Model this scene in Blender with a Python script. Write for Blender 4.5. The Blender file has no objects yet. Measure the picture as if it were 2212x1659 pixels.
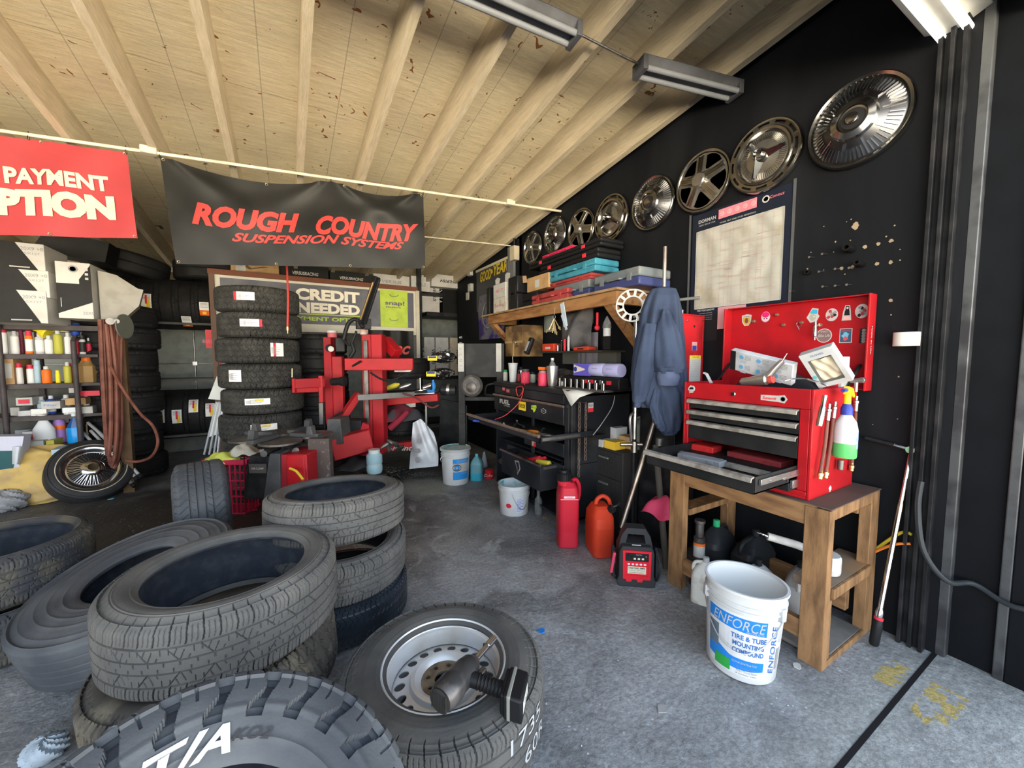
import bpy,math,random
import numpy as np
from mathutils import Matrix,Vector,Euler
random.seed(7)
sc=bpy.context.scene
COL=sc.collection
PI=math.pi
# ---------------------------------------------------------------- camera model (2212x1659 frame)
FPX,CX,CY,CH=838.0,1106.0,829.5,1.30
PITCH,YAW=math.atan(57.5/838),math.radians(30.1)
cF=Vector((math.sin(YAW)*math.cos(PITCH),math.cos(YAW)*math.cos(PITCH),-math.sin(PITCH)))
cR=Vector((math.cos(YAW),-math.sin(YAW),0))
cU=Vector((math.sin(YAW)*math.sin(PITCH),math.cos(YAW)*math.sin(PITCH),math.cos(PITCH)))
def ray(x,y):return cF + cR*((x-CX)/FPX) + cU*(-(y-CY)/FPX)
def _at(x,y,ax,v):
    d=ray(x,y);o=(0,0,CH);t=(v-o[ax])/d[ax]
    return Vector((d.x*t,d.y*t,CH+d.z*t))
def Fl(x,y,z=0.0):return _at(x,y,2,z)      # where a sight line meets a height
def Xp(x,y,v):return _at(x,y,0,v)          # ... a plane parallel to the right wall
def Yp(x,y,v):return _at(x,y,1,v)          # ... a plane parallel to the back wall
def Sp(x,y,d):return Vector((0,0,CH))+ray(x,y)*d
XW=2.42
# ---------------------------------------------------------------- materials
MATS={}
def mat(name,col,rough=.5,metal=0,c2=None,sc_=8,lo=.45,hi=.65,bump=0,bsc=80,trans=0,emit=0,ior=1.45,spec=.2,stretch=None,coat=0):
    if name in MATS:return MATS[name]
    m=bpy.data.materials.new(name);m.use_nodes=True
    nt=m.node_tree;b=nt.nodes['Principled BSDF']
    c=(*col,1)
    b.inputs['Base Color'].default_value=c
    b.inputs['Roughness'].default_value=rough
    b.inputs['Metallic'].default_value=metal
    b.inputs['IOR'].default_value=ior
    b.inputs['Specular IOR Level'].default_value=spec
    if trans:b.inputs['Transmission Weight'].default_value=trans
    if coat:b.inputs['Coat Weight'].default_value=coat
    if emit:
        b.inputs['Emission Color'].default_value=c;b.inputs['Emission Strength'].default_value=emit
    tc=nt.nodes.new('ShaderNodeTexCoord');mp=nt.nodes.new('ShaderNodeMapping')
    nt.links.new(tc.outputs['Object'],mp.inputs['Vector'])
    if stretch:mp.inputs['Scale'].default_value=stretch
    if c2 is None:c2=tuple(x*.72 for x in col)
    n=nt.nodes.new('ShaderNodeTexNoise');n.inputs['Scale'].default_value=sc_;n.inputs['Detail'].default_value=6
    r=nt.nodes.new('ShaderNodeValToRGB')
    r.color_ramp.elements[0].position=lo;r.color_ramp.elements[0].color=c
    r.color_ramp.elements[1].position=hi;r.color_ramp.elements[1].color=(*c2,1)
    nt.links.new(mp.outputs[0],n.inputs['Vector']);nt.links.new(n.outputs['Fac'],r.inputs['Fac'])
    nt.links.new(r.outputs['Color'],b.inputs['Base Color'])
    if bump:
        n2=nt.nodes.new('ShaderNodeTexNoise');n2.inputs['Scale'].default_value=bsc;n2.inputs['Detail'].default_value=5
        bp=nt.nodes.new('ShaderNodeBump');bp.inputs['Strength'].default_value=bump;bp.inputs['Distance'].default_value=.01
        nt.links.new(mp.outputs[0],n2.inputs['Vector']);nt.links.new(n2.outputs['Fac'],bp.inputs['Height']);nt.links.new(bp.outputs[0],b.inputs['Normal'])
    MATS[name]=m
    return m
def flat(name,col,rough=.5,metal=0,**k):
    k.setdefault('c2',tuple(x*.9 for x in col));return mat(name,col,rough,metal,**k)
# ---------------------------------------------------------------- mesh builder
def rotz(a):return Matrix.Rotation(a,3,'Z')
def axmat(d):
    d=Vector(d).normalized();return d.to_track_quat('Z','Y').to_matrix()
TXT={}
def text_geo(s,bold=0.0,shear=0.0):
    k=(s,bold,shear)
    if k in TXT:return TXT[k]
    cu=bpy.data.curves.new('t','FONT');cu.body=s;cu.size=1;cu.offset=bold;cu.shear=shear;cu.resolution_u=3
    o=bpy.data.objects.new('t',cu);COL.objects.link(o)
    bpy.context.view_layer.update()
    dg=bpy.context.evaluated_depsgraph_get()
    me=bpy.data.meshes.new_from_object(o.evaluated_get(dg))
    v=[tuple(x.co)[:2] for x in me.vertices];f=[tuple(p.vertices) for p in me.polygons]
    bpy.data.objects.remove(o);bpy.data.curves.remove(cu);bpy.data.meshes.remove(me)
    if v:
        x0=min(a[0] for a in v);x1=max(a[0] for a in v);y0=min(a[1] for a in v);y1=max(a[1] for a in v)
        v=[((a-x0)/(x1-x0),(b-y0)/(y1-y0)) for a,b in v];asp=(x1-x0)/(y1-y0)
    else:asp=1
    TXT[k]=(v,f,asp);return TXT[k]
def plate_geo(outer,holes):
    """triangulated flat face with holes, from 2D loops"""
    cu=bpy.data.curves.new('p','CURVE');cu.dimensions='2D';cu.fill_mode='FRONT'
    for lp in [outer]+holes:
        sp=cu.splines.new('POLY');sp.points.add(len(lp)-1)
        for i,q in enumerate(lp):sp.points[i].co=(q[0],q[1],0,1)
        sp.use_cyclic_u=True
    o=bpy.data.objects.new('p',cu);COL.objects.link(o);bpy.context.view_layer.update()
    me=bpy.data.meshes.new_from_object(o.evaluated_get(bpy.context.evaluated_depsgraph_get()))
    v=[tuple(x.co)[:2] for x in me.vertices];f=[tuple(p.vertices) for p in me.polygons]
    bpy.data.objects.remove(o);bpy.data.curves.remove(cu);bpy.data.meshes.remove(me)
    return v,f
WM={}
class MB:
    def __init__(s):s.v=[];s.f=[];s.mi=[]
    def add(s,v,f,m=0):
        b=len(s.v);s.v += [Vector(x) for x in v];s.f += [tuple(i+b for i in q) for q in f];s.mi += [m]*len(f);return s
    def xf(s,M):
        s.v=[M @ x for x in s.v];return s
    def join(s,o,M=None):
        b=len(s.v);s.v += [(M @ x if M else x.copy()) for x in o.v];s.f += [tuple(i+b for i in q) for q in o.f];s.mi += o.mi;return s
    def box(s,c,d,R=None,m=0,taper=1.0):
        c=Vector(c);R=R or Matrix.Identity(3);vs=[]
        for z in (-.5,.5):
            t=taper if z > 0 else 1
            for x,y in ((-.5,-.5),(.5,-.5),(.5,.5),(-.5,.5)):vs.append(c+R @ Vector((x*d[0]*t,y*d[1]*t,z*d[2])))
        return s.add(vs,[(3,2,1,0),(4,5,6,7),(0,1,5,4),(1,2,6,5),(2,3,7,6),(3,0,4,7)],m)
    def bb(s,a,b,m=0):
        a=Vector(a);b=Vector(b);return s.box((a+b)/2,[abs(b[i]-a[i]) for i in range(3)],m=m)
    def beam(s,p0,p1,w,h,up=(0,0,1),m=0):
        p0=Vector(p0);p1=Vector(p1);z=(p1-p0).normalized();x=Vector(up).cross(z).normalized();y=z.cross(x)
        R=Matrix((x,y,z)).transposed();return s.box((p0+p1)/2,(w,h,(p1-p0).length),R,m)
    def cyl(s,p0,p1,r0,r1=None,n=16,m=0,cap=True):
        p0=Vector(p0);p1=Vector(p1);r1=r0 if r1 is None else r1;R=axmat(p1-p0);vs=[]
        for p,r in ((p0,r0),(p1,r1)):
            for i in range(n):vs.append(p+R @ Vector((r*math.cos(2*PI*i/n),r*math.sin(2*PI*i/n),0)))
        fs=[(i,(i+1) % n,n+(i+1) % n,n+i) for i in range(n)]
        if cap:fs += [tuple(range(n-1,-1,-1)),tuple(range(n,2*n))]
        return s.add(vs,fs,m)
    def tube(s,pts,r,n=8,m=0,closed=False,sm=0):
        P=[Vector(p) for p in pts]
        if sm:
            Q=[];L=len(P)
            for i in range(L if closed else L-1):
                a,b,c,d=(P[(i-1) % L] if closed or i else P[0]),P[i],P[(i+1) % L],(P[(i+2) % L] if closed or i+2 < L else P[-1])
                for k in range(sm):
                    t=k/sm;Q.append(.5*((2*b)+(c-a)*t+(2*a-5*b+4*c-d)*t*t+(3*b-a-3*c+d)*t**3))
            if not closed:Q.append(P[-1])
            P=Q
        L=len(P);vs=[];nrm=None
        for i in range(L):
            t=((P[(i+1) % L] if closed or i+1 < L else P[i])-(P[i-1] if closed or i else P[0])).normalized()
            if nrm is None:nrm=t.orthogonal().normalized()
            nrm=(nrm-t*nrm.dot(t)).normalized();b=t.cross(nrm);rr=r(i/(L-1)) if callable(r) else r
            for k in range(n):vs.append(P[i]+nrm*rr*math.cos(2*PI*k/n)+b*rr*math.sin(2*PI*k/n))
        fs=[]
        for i in range(L if closed else L-1):
            for k in range(n):j=(i+1) % L;fs.append((i*n+k,i*n+(k+1) % n,j*n+(k+1) % n,j*n+k))
        if not closed:fs += [tuple(range(n-1,-1,-1)),tuple(range((L-1)*n,L*n))]
        return s.add(vs,fs,m)
    def lathe(s,prof,n=32,c=(0,0,0),ax=(0,0,1),m=0,ms=None,sx=1,sy=1,R=None):
        c=Vector(c);R=R or axmat(ax);L=len(prof);vs=[]
        for r,z in prof:
            for k in range(n):vs.append(c+R @ Vector((r*sx*math.cos(2*PI*k/n),r*sy*math.sin(2*PI*k/n),z)))
        for i in range(L-1):
            fs=[(i*n+k,i*n+(k+1) % n,(i+1)*n+(k+1) % n,(i+1)*n+k) for k in range(n)]
            if i == 0:s.add(vs,fs,ms[0] if ms else m);base=len(s.v)-len(vs)
            else:s.f += [tuple(q+base for q in f) for f in fs];s.mi += [ms[i] if ms else m]*n
        if prof[0][0] > 1e-5 and not s._open:s.f.append(tuple(base+k for k in range(n-1,-1,-1)));s.mi.append(ms[0] if ms else m)
        if prof[-1][0] > 1e-5 and not s._open:s.f.append(tuple(base+(L-1)*n+k for k in range(n)));s.mi.append(ms[-1] if ms else m)
        return s
    _open=False
    def shell(s,*a,**k):
        s._open=True;s.lathe(*a,**k);s._open=False;return s
    def prism(s,poly,o,u,v,d,m=0):
        o,u,v,d=map(Vector,(o,u,v,d));n=len(poly)
        a=[o+u*x+v*y for x,y in poly];b=[p+d for p in a]
        return s.add(a+b,[tuple(range(n-1,-1,-1)),tuple(range(n,2*n))]+[(i,(i+1) % n,n+(i+1) % n,n+i) for i in range(n)],m)
    def plate(s,outer,holes,o,u,v,d,m=0,zf=None,zn=None):
        """plate with real holes; d thickness vector"""
        o,u,v,d=map(Vector,(o,u,v,d));vs,fs=plate_geo(outer,holes);zn=zn or d.normalized()
        P=lambda q:o+u*q[0]+v*q[1]+(zn*zf(q) if zf else Vector())
        a=[P(q) for q in vs];s.add(a,fs,m);s.add([p+d for p in a],[f[::-1] for f in fs],m)
        for lp in [outer]+holes:
            n=len(lp);q=[P(x) for x in lp];s.add(q+[p+d for p in q],[(i,(i+1) % n,n+(i+1) % n,n+i) for i in range(n)],m)
        return s
    def ball(s,c,r,n=16,m=0,R=None):
        if not hasattr(r,'__len__'):r=(r,r,r)
        R=R or Matrix.Identity(3);c=Vector(c);k=max(6,n//2)
        b=MB();b.lathe([(math.sin(PI*i/k),-math.cos(PI*i/k)) for i in range(k+1)],n)
        return s.add([c+R @ Vector((p.x*r[0],p.y*r[1],p.z*r[2])) for p in b.v],b.f,m)
    def grid(s,fn,nu,nv,m=0,cu=False,cv=False,th=0):
        vs=[Vector(fn(i/(nu if cu else nu),j/(nv if cv else nv))) for i in range(nu+(0 if cu else 1)) for j in range(nv+(0 if cv else 1))]
        A=nu if cu else nu+1;B=nv if cv else nv+1;fs=[]
        for i in range(nu):
            for j in range(nv):fs.append((i*B+j,((i+1) % A)*B+j,((i+1) % A)*B+(j+1) % B,i*B+(j+1) % B))
        return s.add(vs,fs,m)
    def text(s,t,o,u,v,h,m=0,w=None,al='c',bold=0.0,shear=0.0,warp=None):
        """t centred on o (al c) or starting there (al l); u right, v up, h letter height, w total width"""
        vs,fs,asp=text_geo(t,bold,shear)
        w=w or asp*h;o=Vector(o);u=Vector(u).normalized();v=Vector(v).normalized()
        x0={'c':-.5,'l':0,'r':-1}[al]
        if warp:P=[warp((x+x0)*w,(y-.5)*h) for x,y in vs]
        else:P=[o+u*(x+x0)*w+v*(y-.5)*h for x,y in vs]
        return s.add(P,fs,m)
    def quad(s,o,u,v,w,h,m=0,n=None,th=.0015):
        """thin printed sheet centred at o"""
        o=Vector(o);u=Vector(u).normalized();v=Vector(v).normalized();z=u.cross(v)
        return s.prism([(-w/2,-h/2),(w/2,-h/2),(w/2,h/2),(-w/2,h/2)],o,u,v,z*th,m)
    def build(s,name,ms,parent=None,bevel=0,smooth=35,local=False,sub=0,solid=0,segs=2):
        if not isinstance(ms,(list,tuple)):ms=[ms]
        me=bpy.data.meshes.new(name);off=Vector((0,0,0))
        if parent is not None and not local:
            I=WM[parent.name].inverted();V=[I @ x for x in s.v]
        elif parent is None and not local:
            lo=[min(x[i] for x in s.v) for i in range(3)];hi=[max(x[i] for x in s.v) for i in range(3)]
            off=Vector(((lo[0]+hi[0])/2,(lo[1]+hi[1])/2,lo[2]));V=[x-off for x in s.v]
        else:V=s.v
        me.from_pydata([tuple(x) for x in V],[],s.f)
        for m in ms:me.materials.append(m)
        me.polygons.foreach_set('material_index',s.mi)
        me.update()
        if smooth:
            me.polygons.foreach_set('use_smooth',[True]*len(me.polygons));me.set_sharp_from_angle(angle=math.radians(smooth))
        o=bpy.data.objects.new(name,me);COL.objects.link(o);o.location=off
        WM[o.name]=Matrix.Translation(off)
        if parent is not None:o.parent=parent;WM[o.name]=WM[parent.name].copy()
        if solid:
            q=o.modifiers.new('s','SOLIDIFY');q.thickness=solid;q.offset=0
        if bevel:
            q=o.modifiers.new('b','BEVEL');q.width=bevel;q.segments=segs;q.limit_method='ANGLE';q.angle_limit=math.radians(40)
        if sub:
            q=o.modifiers.new('u','SUBSURF');q.levels=sub;q.render_levels=sub
        return o
def tag(o,label,cat,group=None,kind=None):
    if label:o['label']=label
    if cat:o['category']=cat
    if group:o['group']=group
    if kind:o['kind']=kind
    return o
def thing(name,label,cat,loc=(0,0,0),R=None,group=None):
    o=bpy.data.objects.new(name,None);COL.objects.link(o);o.empty_display_size=.05
    M=Matrix.Translation(Vector(loc)) @ (R.to_4x4() if R else Matrix.Identity(4))
    o.matrix_world=M;o.location=M.to_translation();o.rotation_euler=M.to_euler();WM[o.name]=M
    return tag(o,label,cat,group)
def copy_tree(o,loc,R,label,group=None,name=None,parent=None):
    c=o.copy();COL.objects.link(c)
    if parent is None:
        M=Matrix.Translation(Vector(loc)) @ (R.to_4x4() if R else Matrix.Identity(4));c.location=Vector(loc);c.rotation_euler=M.to_euler();WM[c.name]=M
        c['label']=label
        if group:c['group']=group
    else:c.parent=parent
    for ch in [x for x in KIDS(o)]:copy_tree(ch,None,None,None,parent=c)
    return c
def KIDS(o):return [x for x in bpy.data.objects if x.parent is o]
def struct(o):o['kind']='structure';return o
UX,UY,UZ=Vector((1,0,0)),Vector((0,1,0)),Vector((0,0,1))
# ---------------------------------------------------------------- shared materials
black=flat('black_plastic',(.011,.0115,.013),.45)
blackm=mat('black_metal',(.012,.013,.015),.45,.2,c2=(.03,.03,.032))
chrome=flat('chrome',(.55,.55,.56),.16,1)
steel=mat('steel',(.45,.45,.46),.35,1,c2=(.25,.24,.23))
dsteel=mat('dark_steel',(.16,.155,.15),.45,.8,c2=(.07,.06,.055))
red=mat('red_paint',(.36,.009,.014),.42,0,c2=(.29,.009,.013))
dred=mat('dirty_red_paint',(.36,.02,.025),.42,0,c2=(.25,.02,.022),lo=.5,hi=.75)
white=mat('white_plastic',(.45,.47,.485),.45,c2=(.38,.39,.39))
paper=mat('paper',(.45,.45,.43),.8,c2=(.38,.37,.355))
card=mat('cardboard',(.42,.27,.13),.85,c2=(.33,.2,.1))
blueink=flat('blue_ink',(.03,.2,.62),.5)
navyink=flat('navy_ink',(.03,.05,.25),.5)
redink=flat('red_ink',(.65,.03,.05),.5)
pink=flat('pink_ink',(.75,.2,.25),.5)
yellow=flat('yellow_ink',(.8,.58,.03),.5)
ygreen=flat('lime_ink',(.42,.6,.04),.6)
greenp=flat('green_ink',(.03,.32,.06),.5)
orange=flat('orange_plastic',(.85,.16,.02),.4)
greyink=flat('grey_ink',(.25,.25,.26),.6)
blk=flat('black_ink',(.012,.012,.014),.6)
wood=mat('pine_wood',(.27,.15,.07),.7,c2=(.11,.06,.03),sc_=5,lo=.42,hi=.72,stretch=(5,5,1.2),bump=.2,bsc=30)
woodh=mat('pine_wood_level',(.27,.15,.07),.7,c2=(.12,.06,.03),sc_=5,lo=.42,hi=.72,stretch=(5,1,5),bump=.2,bsc=30)
glassy=flat('clear_plastic',(.8,.85,.87),.12,trans=.85,ior=1.3)
# ================================================================ THE SETTING
def floor_mat():
    m=bpy.data.materials.new('concrete_floor');m.use_nodes=True;nt=m.node_tree;b=nt.nodes['Principled BSDF'];L=nt.links.new;N=nt.nodes.new
    tc=N('ShaderNodeTexCoord');ob=tc.outputs['Object']
    def noise(s,d=8,dist=0,src=ob):
        n=N('ShaderNodeTexNoise');n.inputs['Scale'].default_value=s;n.inputs['Detail'].default_value=d;n.inputs['Distortion'].default_value=dist;n.inputs['Roughness'].default_value=.62;L(src,n.inputs['Vector']);return n.outputs['Fac']
    def ramp(f,a,ca,c,cc):
        r=N('ShaderNodeValToRGB');r.color_ramp.elements[0].position=a;r.color_ramp.elements[0].color=(*ca,1);r.color_ramp.elements[1].position=c;r.color_ramp.elements[1].color=(*cc,1);L(f,r.inputs['Fac']);return r.outputs['Color']
    def mix(f,a,c):
        x=N('ShaderNodeMix');x.data_type='RGBA'
        if isinstance(f,(int,float)):x.inputs[0].default_value=f
        else:L(f,x.inputs[0])
        for i,q in ((6,a),(7,c)):
            if isinstance(q,tuple):x.inputs[i].default_value=(*q,1)
            else:L(q,x.inputs[i])
        return x.outputs[2]
    sep=N('ShaderNodeSeparateXYZ');L(ob,sep.inputs[0])
    def mth(op,a,c=None,d=None):
        x=N('ShaderNodeMath');x.operation=op
        for i,q in enumerate((a,c,d)):
            if q is None:continue
            if isinstance(q,(int,float)):x.inputs[i].default_value=q
            else:L(q,x.inputs[i])
        return x.outputs[0]
    base=ramp(noise(1.6,12,.5),.32,(.125,.131,.140),.68,(.36,.375,.39))
    # oil-black working area around the machines and the shelves (a stain in the concrete)
    dx=mth('SUBTRACT',sep.outputs[0],-.3);dy=mth('SUBTRACT',sep.outputs[1],4.2)
    dd=mth('SQRT',mth('ADD',mth('MULTIPLY',dx,mth('MULTIPLY',dx,.22)),mth('MULTIPLY',dy,mth('MULTIPLY',dy,.35))))
    oil=mth('MULTIPLY',mth('SUBTRACT',1.75,mth('ADD',dd,mth('MULTIPLY',noise(2.2),1.0))),1.4)
    oilc=N('ShaderNodeClamp');L(oil,oilc.inputs[0])
    c=mix(oilc.outputs[0],base,(.022,.021,.021))
    # pale dried tyre-soap smears
    sm=ramp(noise(3.2,14,1.6),.52,(0,0,0),.64,(1,1,1))
    cx_=mth('SUBTRACT',sep.outputs[0],1.0);cy_=mth('SUBTRACT',sep.outputs[1],2.2)
    near=N('ShaderNodeClamp');L(mth('SUBTRACT',1.45,mth('SQRT',mth('ADD',mth('MULTIPLY',cx_,mth('MULTIPLY',cx_,2.0)),mth('MULTIPLY',cy_,mth('MULTIPLY',cy_,.5))))),near.inputs[0])
    c=mix(mth('MULTIPLY',mth('MULTIPLY',sm,near.outputs[0]),.9),c,(.36,.39,.41))
    blk_=ramp(noise(2.1,12,.8),.30,(1,1,1),.44,(0,0,0));c=mix(mth('MULTIPLY',blk_,.55),c,(.04,.042,.045))
    # bleached patch near the changer
    px_=mth('SUBTRACT',sep.outputs[0],1.15);py_=mth('SUBTRACT',sep.outputs[1],3.75)
    pt=N('ShaderNodeClamp');L(mth('MULTIPLY',mth('SUBTRACT',mth('ADD',.1,mth('MULTIPLY',noise(4),.55)),mth('SQRT',mth('ADD',mth('MULTIPLY',px_,px_),mth('MULTIPLY',py_,py_)))),6),pt.inputs[0])
    c=mix(mth('MULTIPLY',pt.outputs[0],.6),c,(.30,.32,.29))
    # cleaner, lighter concrete outside the door line
    out=N('ShaderNodeClamp');L(mth('MULTIPLY',mth('SUBTRACT',mth('ADD',.56,mth('MULTIPLY',noise(5),.2)),sep.outputs[1]),8),out.inputs[0])
    c=mix(mth('MULTIPLY',out.outputs[0],.75),c,ramp(noise(9,10),.3,(.20,.21,.21),.7,(.36,.38,.37)))
    # yellow line paint worn through
    for (x0,x1,y0,y1) in ((2.02,2.22,.47,.56),(1.92,2.2,.33,.43),(2.5,2.9,.0,.22)):
        bx=mth('MULTIPLY',mth('MULTIPLY',mth('GREATER_THAN',sep.outputs[0],x0),mth('LESS_THAN',sep.outputs[0],x1)),mth('MULTIPLY',mth('GREATER_THAN',sep.outputs[1],y0),mth('LESS_THAN',sep.outputs[1],y1)))
        wn=mth('GREATER_THAN',noise(16),.5);c=mix(mth('MULTIPLY',mth('MULTIPLY',bx,wn),.75),c,(.45,.33,.06))
    # specks and grit
    vo=N('ShaderNodeTexVoronoi');vo.inputs['Scale'].default_value=28;L(ob,vo.inputs['Vector'])
    sp=mth('MULTIPLY',mth('LESS_THAN',vo.outputs['Distance'],.13),mth('GREATER_THAN',noise(7),.5))
    c=mix(mth('MULTIPLY',sp,.75),c,(.42,.44,.45))
    n3=ramp(noise(60,4),.35,(.75,.75,.75),.7,(1.25,1.25,1.25))
    x=N('ShaderNodeMix');x.data_type='RGBA';x.blend_type='MULTIPLY';x.inputs[0].default_value=1;L(c,x.inputs[6]);L(n3,x.inputs[7]);L(x.outputs[2],b.inputs['Base Color'])
    rr=N('ShaderNodeMapRange');rr.inputs[3].default_value=.38;rr.inputs[4].default_value=.8;L(noise(3),rr.inputs[0]);L(rr.outputs[0],b.inputs['Roughness'])
    bp=N('ShaderNodeBump');bp.inputs['Strength'].default_value=.8;bp.inputs['Distance'].default_value=.012;L(noise(26,12),bp.inputs['Height']);L(bp.outputs[0],b.inputs['Normal'])
    return m
def ply_mat(name,ca,cb,dark,sc=(1.2,9,3),rust=True):
    m=bpy.data.materials.new(name);m.use_nodes=True;nt=m.node_tree;b=nt.nodes['Principled BSDF'];L=nt.links.new;N=nt.nodes.new
    tc=N('ShaderNodeTexCoord');mp=N('ShaderNodeMapping');mp.inputs['Scale'].default_value=sc;L(tc.outputs['Object'],mp.inputs['Vector'])
    n=N('ShaderNodeTexNoise');n.inputs['Scale'].default_value=5;n.inputs['Detail'].default_value=9;n.inputs['Roughness'].default_value=.68;L(mp.outputs[0],n.inputs['Vector'])
    r=N('ShaderNodeValToRGB');r.color_ramp.elements[0].position=.32;r.color_ramp.elements[0].color=(*cb,1);r.color_ramp.elements[1].position=.7;r.color_ramp.elements[1].color=(*ca,1);L(n.outputs['Fac'],r.inputs['Fac'])
    last=r.outputs['Color']
    n2=N('ShaderNodeTexNoise');n2.inputs['Scale'].default_value=1.3;n2.inputs['Detail'].default_value=8;L(tc.outputs['Object'],n2.inputs['Vector'])
    r2=N('ShaderNodeValToRGB');r2.color_ramp.elements[0].position=.5;r2.color_ramp.elements[0].color=(0,0,0,1);r2.color_ramp.elements[1].position=.75;r2.color_ramp.elements[1].color=(.6,.6,.6,1);L(n2.outputs['Fac'],r2.inputs['Fac'])
    x=N('ShaderNodeMix');x.data_type='RGBA';L(r2.outputs['Color'],x.inputs[0]);L(last,x.inputs[6]);x.inputs[7].default_value=(*dark,1);last=x.outputs[2]
    if rust:
        v=N('ShaderNodeTexNoise');v.inputs['Scale'].default_value=11;v.inputs['Detail'].default_value=2;v.inputs['Distortion'].default_value=1.6;L(tc.outputs['Object'],v.inputs['Vector'])
        r3=N('ShaderNodeValToRGB');r3.color_ramp.elements[0].position=.69;r3.color_ramp.elements[0].color=(0,0,0,1);r3.color_ramp.elements[1].position=.70;r3.color_ramp.elements[1].color=(1,1,1,1);L(v.outputs['Fac'],r3.inputs['Fac'])
        y=N('ShaderNodeMix');y.data_type='RGBA';L(r3.outputs['Color'],y.inputs[0]);L(last,y.inputs[6]);y.inputs[7].default_value=(.22,.08,.02,1);last=y.outputs[2]
    if rust:
        sp=N('ShaderNodeSeparateXYZ');L(tc.outputs['Object'],sp.inputs[0]);fs=[]
        for ax,per,w_ in ((0,.4425,.012),(1,1.22,.005)):
            a_=N('ShaderNodeMath');a_.operation='MULTIPLY_ADD';a_.inputs[1].default_value=1/per;a_.inputs[2].default_value=50.5-(1.908/.4425 if ax == 0 else 0);L(sp.outputs[ax],a_.inputs[0])
            b_=N('ShaderNodeMath');b_.operation='FRACT';L(a_.outputs[0],b_.inputs[0]);c_=N('ShaderNodeMath');c_.operation='LESS_THAN';c_.inputs[1].default_value=w_;L(b_.outputs[0],c_.inputs[0]);fs.append(c_)
        m_=N('ShaderNodeMath');m_.operation='MAXIMUM';L(fs[0].outputs[0],m_.inputs[0]);L(fs[1].outputs[0],m_.inputs[1]);k_=N('ShaderNodeMath');k_.operation='MULTIPLY';k_.inputs[1].default_value=.45;L(m_.outputs[0],k_.inputs[0])
        z_=N('ShaderNodeMix');z_.data_type='RGBA';L(k_.outputs[0],z_.inputs[0]);L(last,z_.inputs[6]);z_.inputs[7].default_value=(.12,.09,.05,1);last=z_.outputs[2]
    L(last,b.inputs['Base Color']);b.inputs['Roughness'].default_value=.55
    bp=N('ShaderNodeBump');bp.inputs['Strength'].default_value=.55;bp.inputs['Distance'].default_value=.012;L(n.outputs['Fac'],bp.inputs['Height']);L(bp.outputs[0],b.inputs['Normal'])
    return m
M_floor=floor_mat()
M_ply=ply_mat('painted_plywood',(.82,.72,.50),(.62,.53,.36),(.44,.37,.26))
M_raf=ply_mat('painted_rafter',(.60,.52,.38),(.42,.35,.24),(.32,.26,.18),sc=(9,1.2,9),rust=False)
M_wall=mat('black_wall_paint',(.006,.0068,.0088),.6,spec=.15,c2=(.011,.012,.0145),sc_=3,bump=.25,bsc=14,stretch=(1,1,.3))
M_door=mat('grey_garage_door',(.30,.33,.31),.6,c2=(.24,.26,.25))
M_dark=flat('dark_paint',(.03,.03,.033),.6)
FX0,FX1,YB=-6.2,XW,6.9
def cz(y):return 3.15-.117*y          # underside of the rafters
struct(MB().bb((FX0,-.6,-.1),(XW+.6,YB+.1,0)).build('floor',M_floor,smooth=0,local=True))
# black groove of the door line in the slab
struct(MB().bb((FX0,.462,.0),(2.42,.478,.002)).build('trim_1',flat('groove',(.01,.01,.012),.9),smooth=0,local=True))
# deck and rafters of the sloping roof
RH=.20
g=MB()
y0,y1=.1,YB+.1
g.prism([(y0,cz(y0)+RH),(y1,cz(y1)+RH),(y1,cz(y1)+RH+.04),(y0,cz(y0)+RH+.04)],(FX0,0,0),UY,UZ,UX*(XW+.1-FX0))
struct(g.build('ceiling',M_ply,smooth=0,local=True))
xr=1.93;k=2
while xr > FX0:
    g=MB();g.prism([(.3,cz(.3)),(YB,cz(YB)),(YB,cz(YB)+RH),(.3,cz(.3)+RH)],(xr-.04,0,0),UY,UZ,UX*.045)
    struct(g.build('trim_%d' % k,M_raf,smooth=0,local=True));k += 1;xr -= .4425
for xq in (2.36,):
    g=MB();g.prism([(.3,cz(.3)),(YB,cz(YB)),(YB,cz(YB)+RH),(.3,cz(.3)+RH)],(xq-.04,0,0),UY,UZ,UX*.045);struct(g.build('trim_%d' % k,M_raf,smooth=0,local=True));k += 1
# right wall: full height to y 4.0, then a lower partition
g=MB();g.prism([(.47,0),(4.05,0),(4.05,cz(4.05)+.2),(.47,cz(.47)+.2)],(XW,0,0),UY,UZ,UX*.12)
struct(g.build('wall_right',M_wall,smooth=0,local=True))
g=MB();ye=Xp(988,700,XW-.03).y;zt0=Xp(1115,520,XW).z;zt1=Xp(990,577,XW-.03).z
g.prism([(4.0,0),(ye,0),(ye,zt1),(4.0,zt0)],(XW-.03,0,0),UY,UZ,UX*.08)
struct(g.build('wall_partition',M_wall,smooth=0,local=True))
struct(MB().bb((XW+1.8,4.0,0),(XW+1.9,YB,3.0)).build('wall_side_room',M_dark,smooth=0,local=True))
struct(MB().bb((XW,3.95,0),(XW+1.9,4.05,3.0)).build('wall_side_room_front',M_dark,smooth=0,local=True))
struct(MB().bb((XW,4.05,-.1),(XW+1.9,YB+.1,0)).build('floor_side_room',M_floor,smooth=0,local=True))
g=MB();g.prism([(3.95,cz(3.95)+RH),(y1,cz(y1)+RH),(y1,cz(y1)+RH+.04),(3.95,cz(3.95)+RH+.04)],(XW+.1,0,0),UY,UZ,UX*1.8);struct(g.build('ceiling_side_room',M_ply,smooth=0,local=True))
struct(MB().bb((FX0-.1,-.1,0),(FX0,YB,3.3)).build('wall_left',M_dark,smooth=0,local=True))
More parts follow.
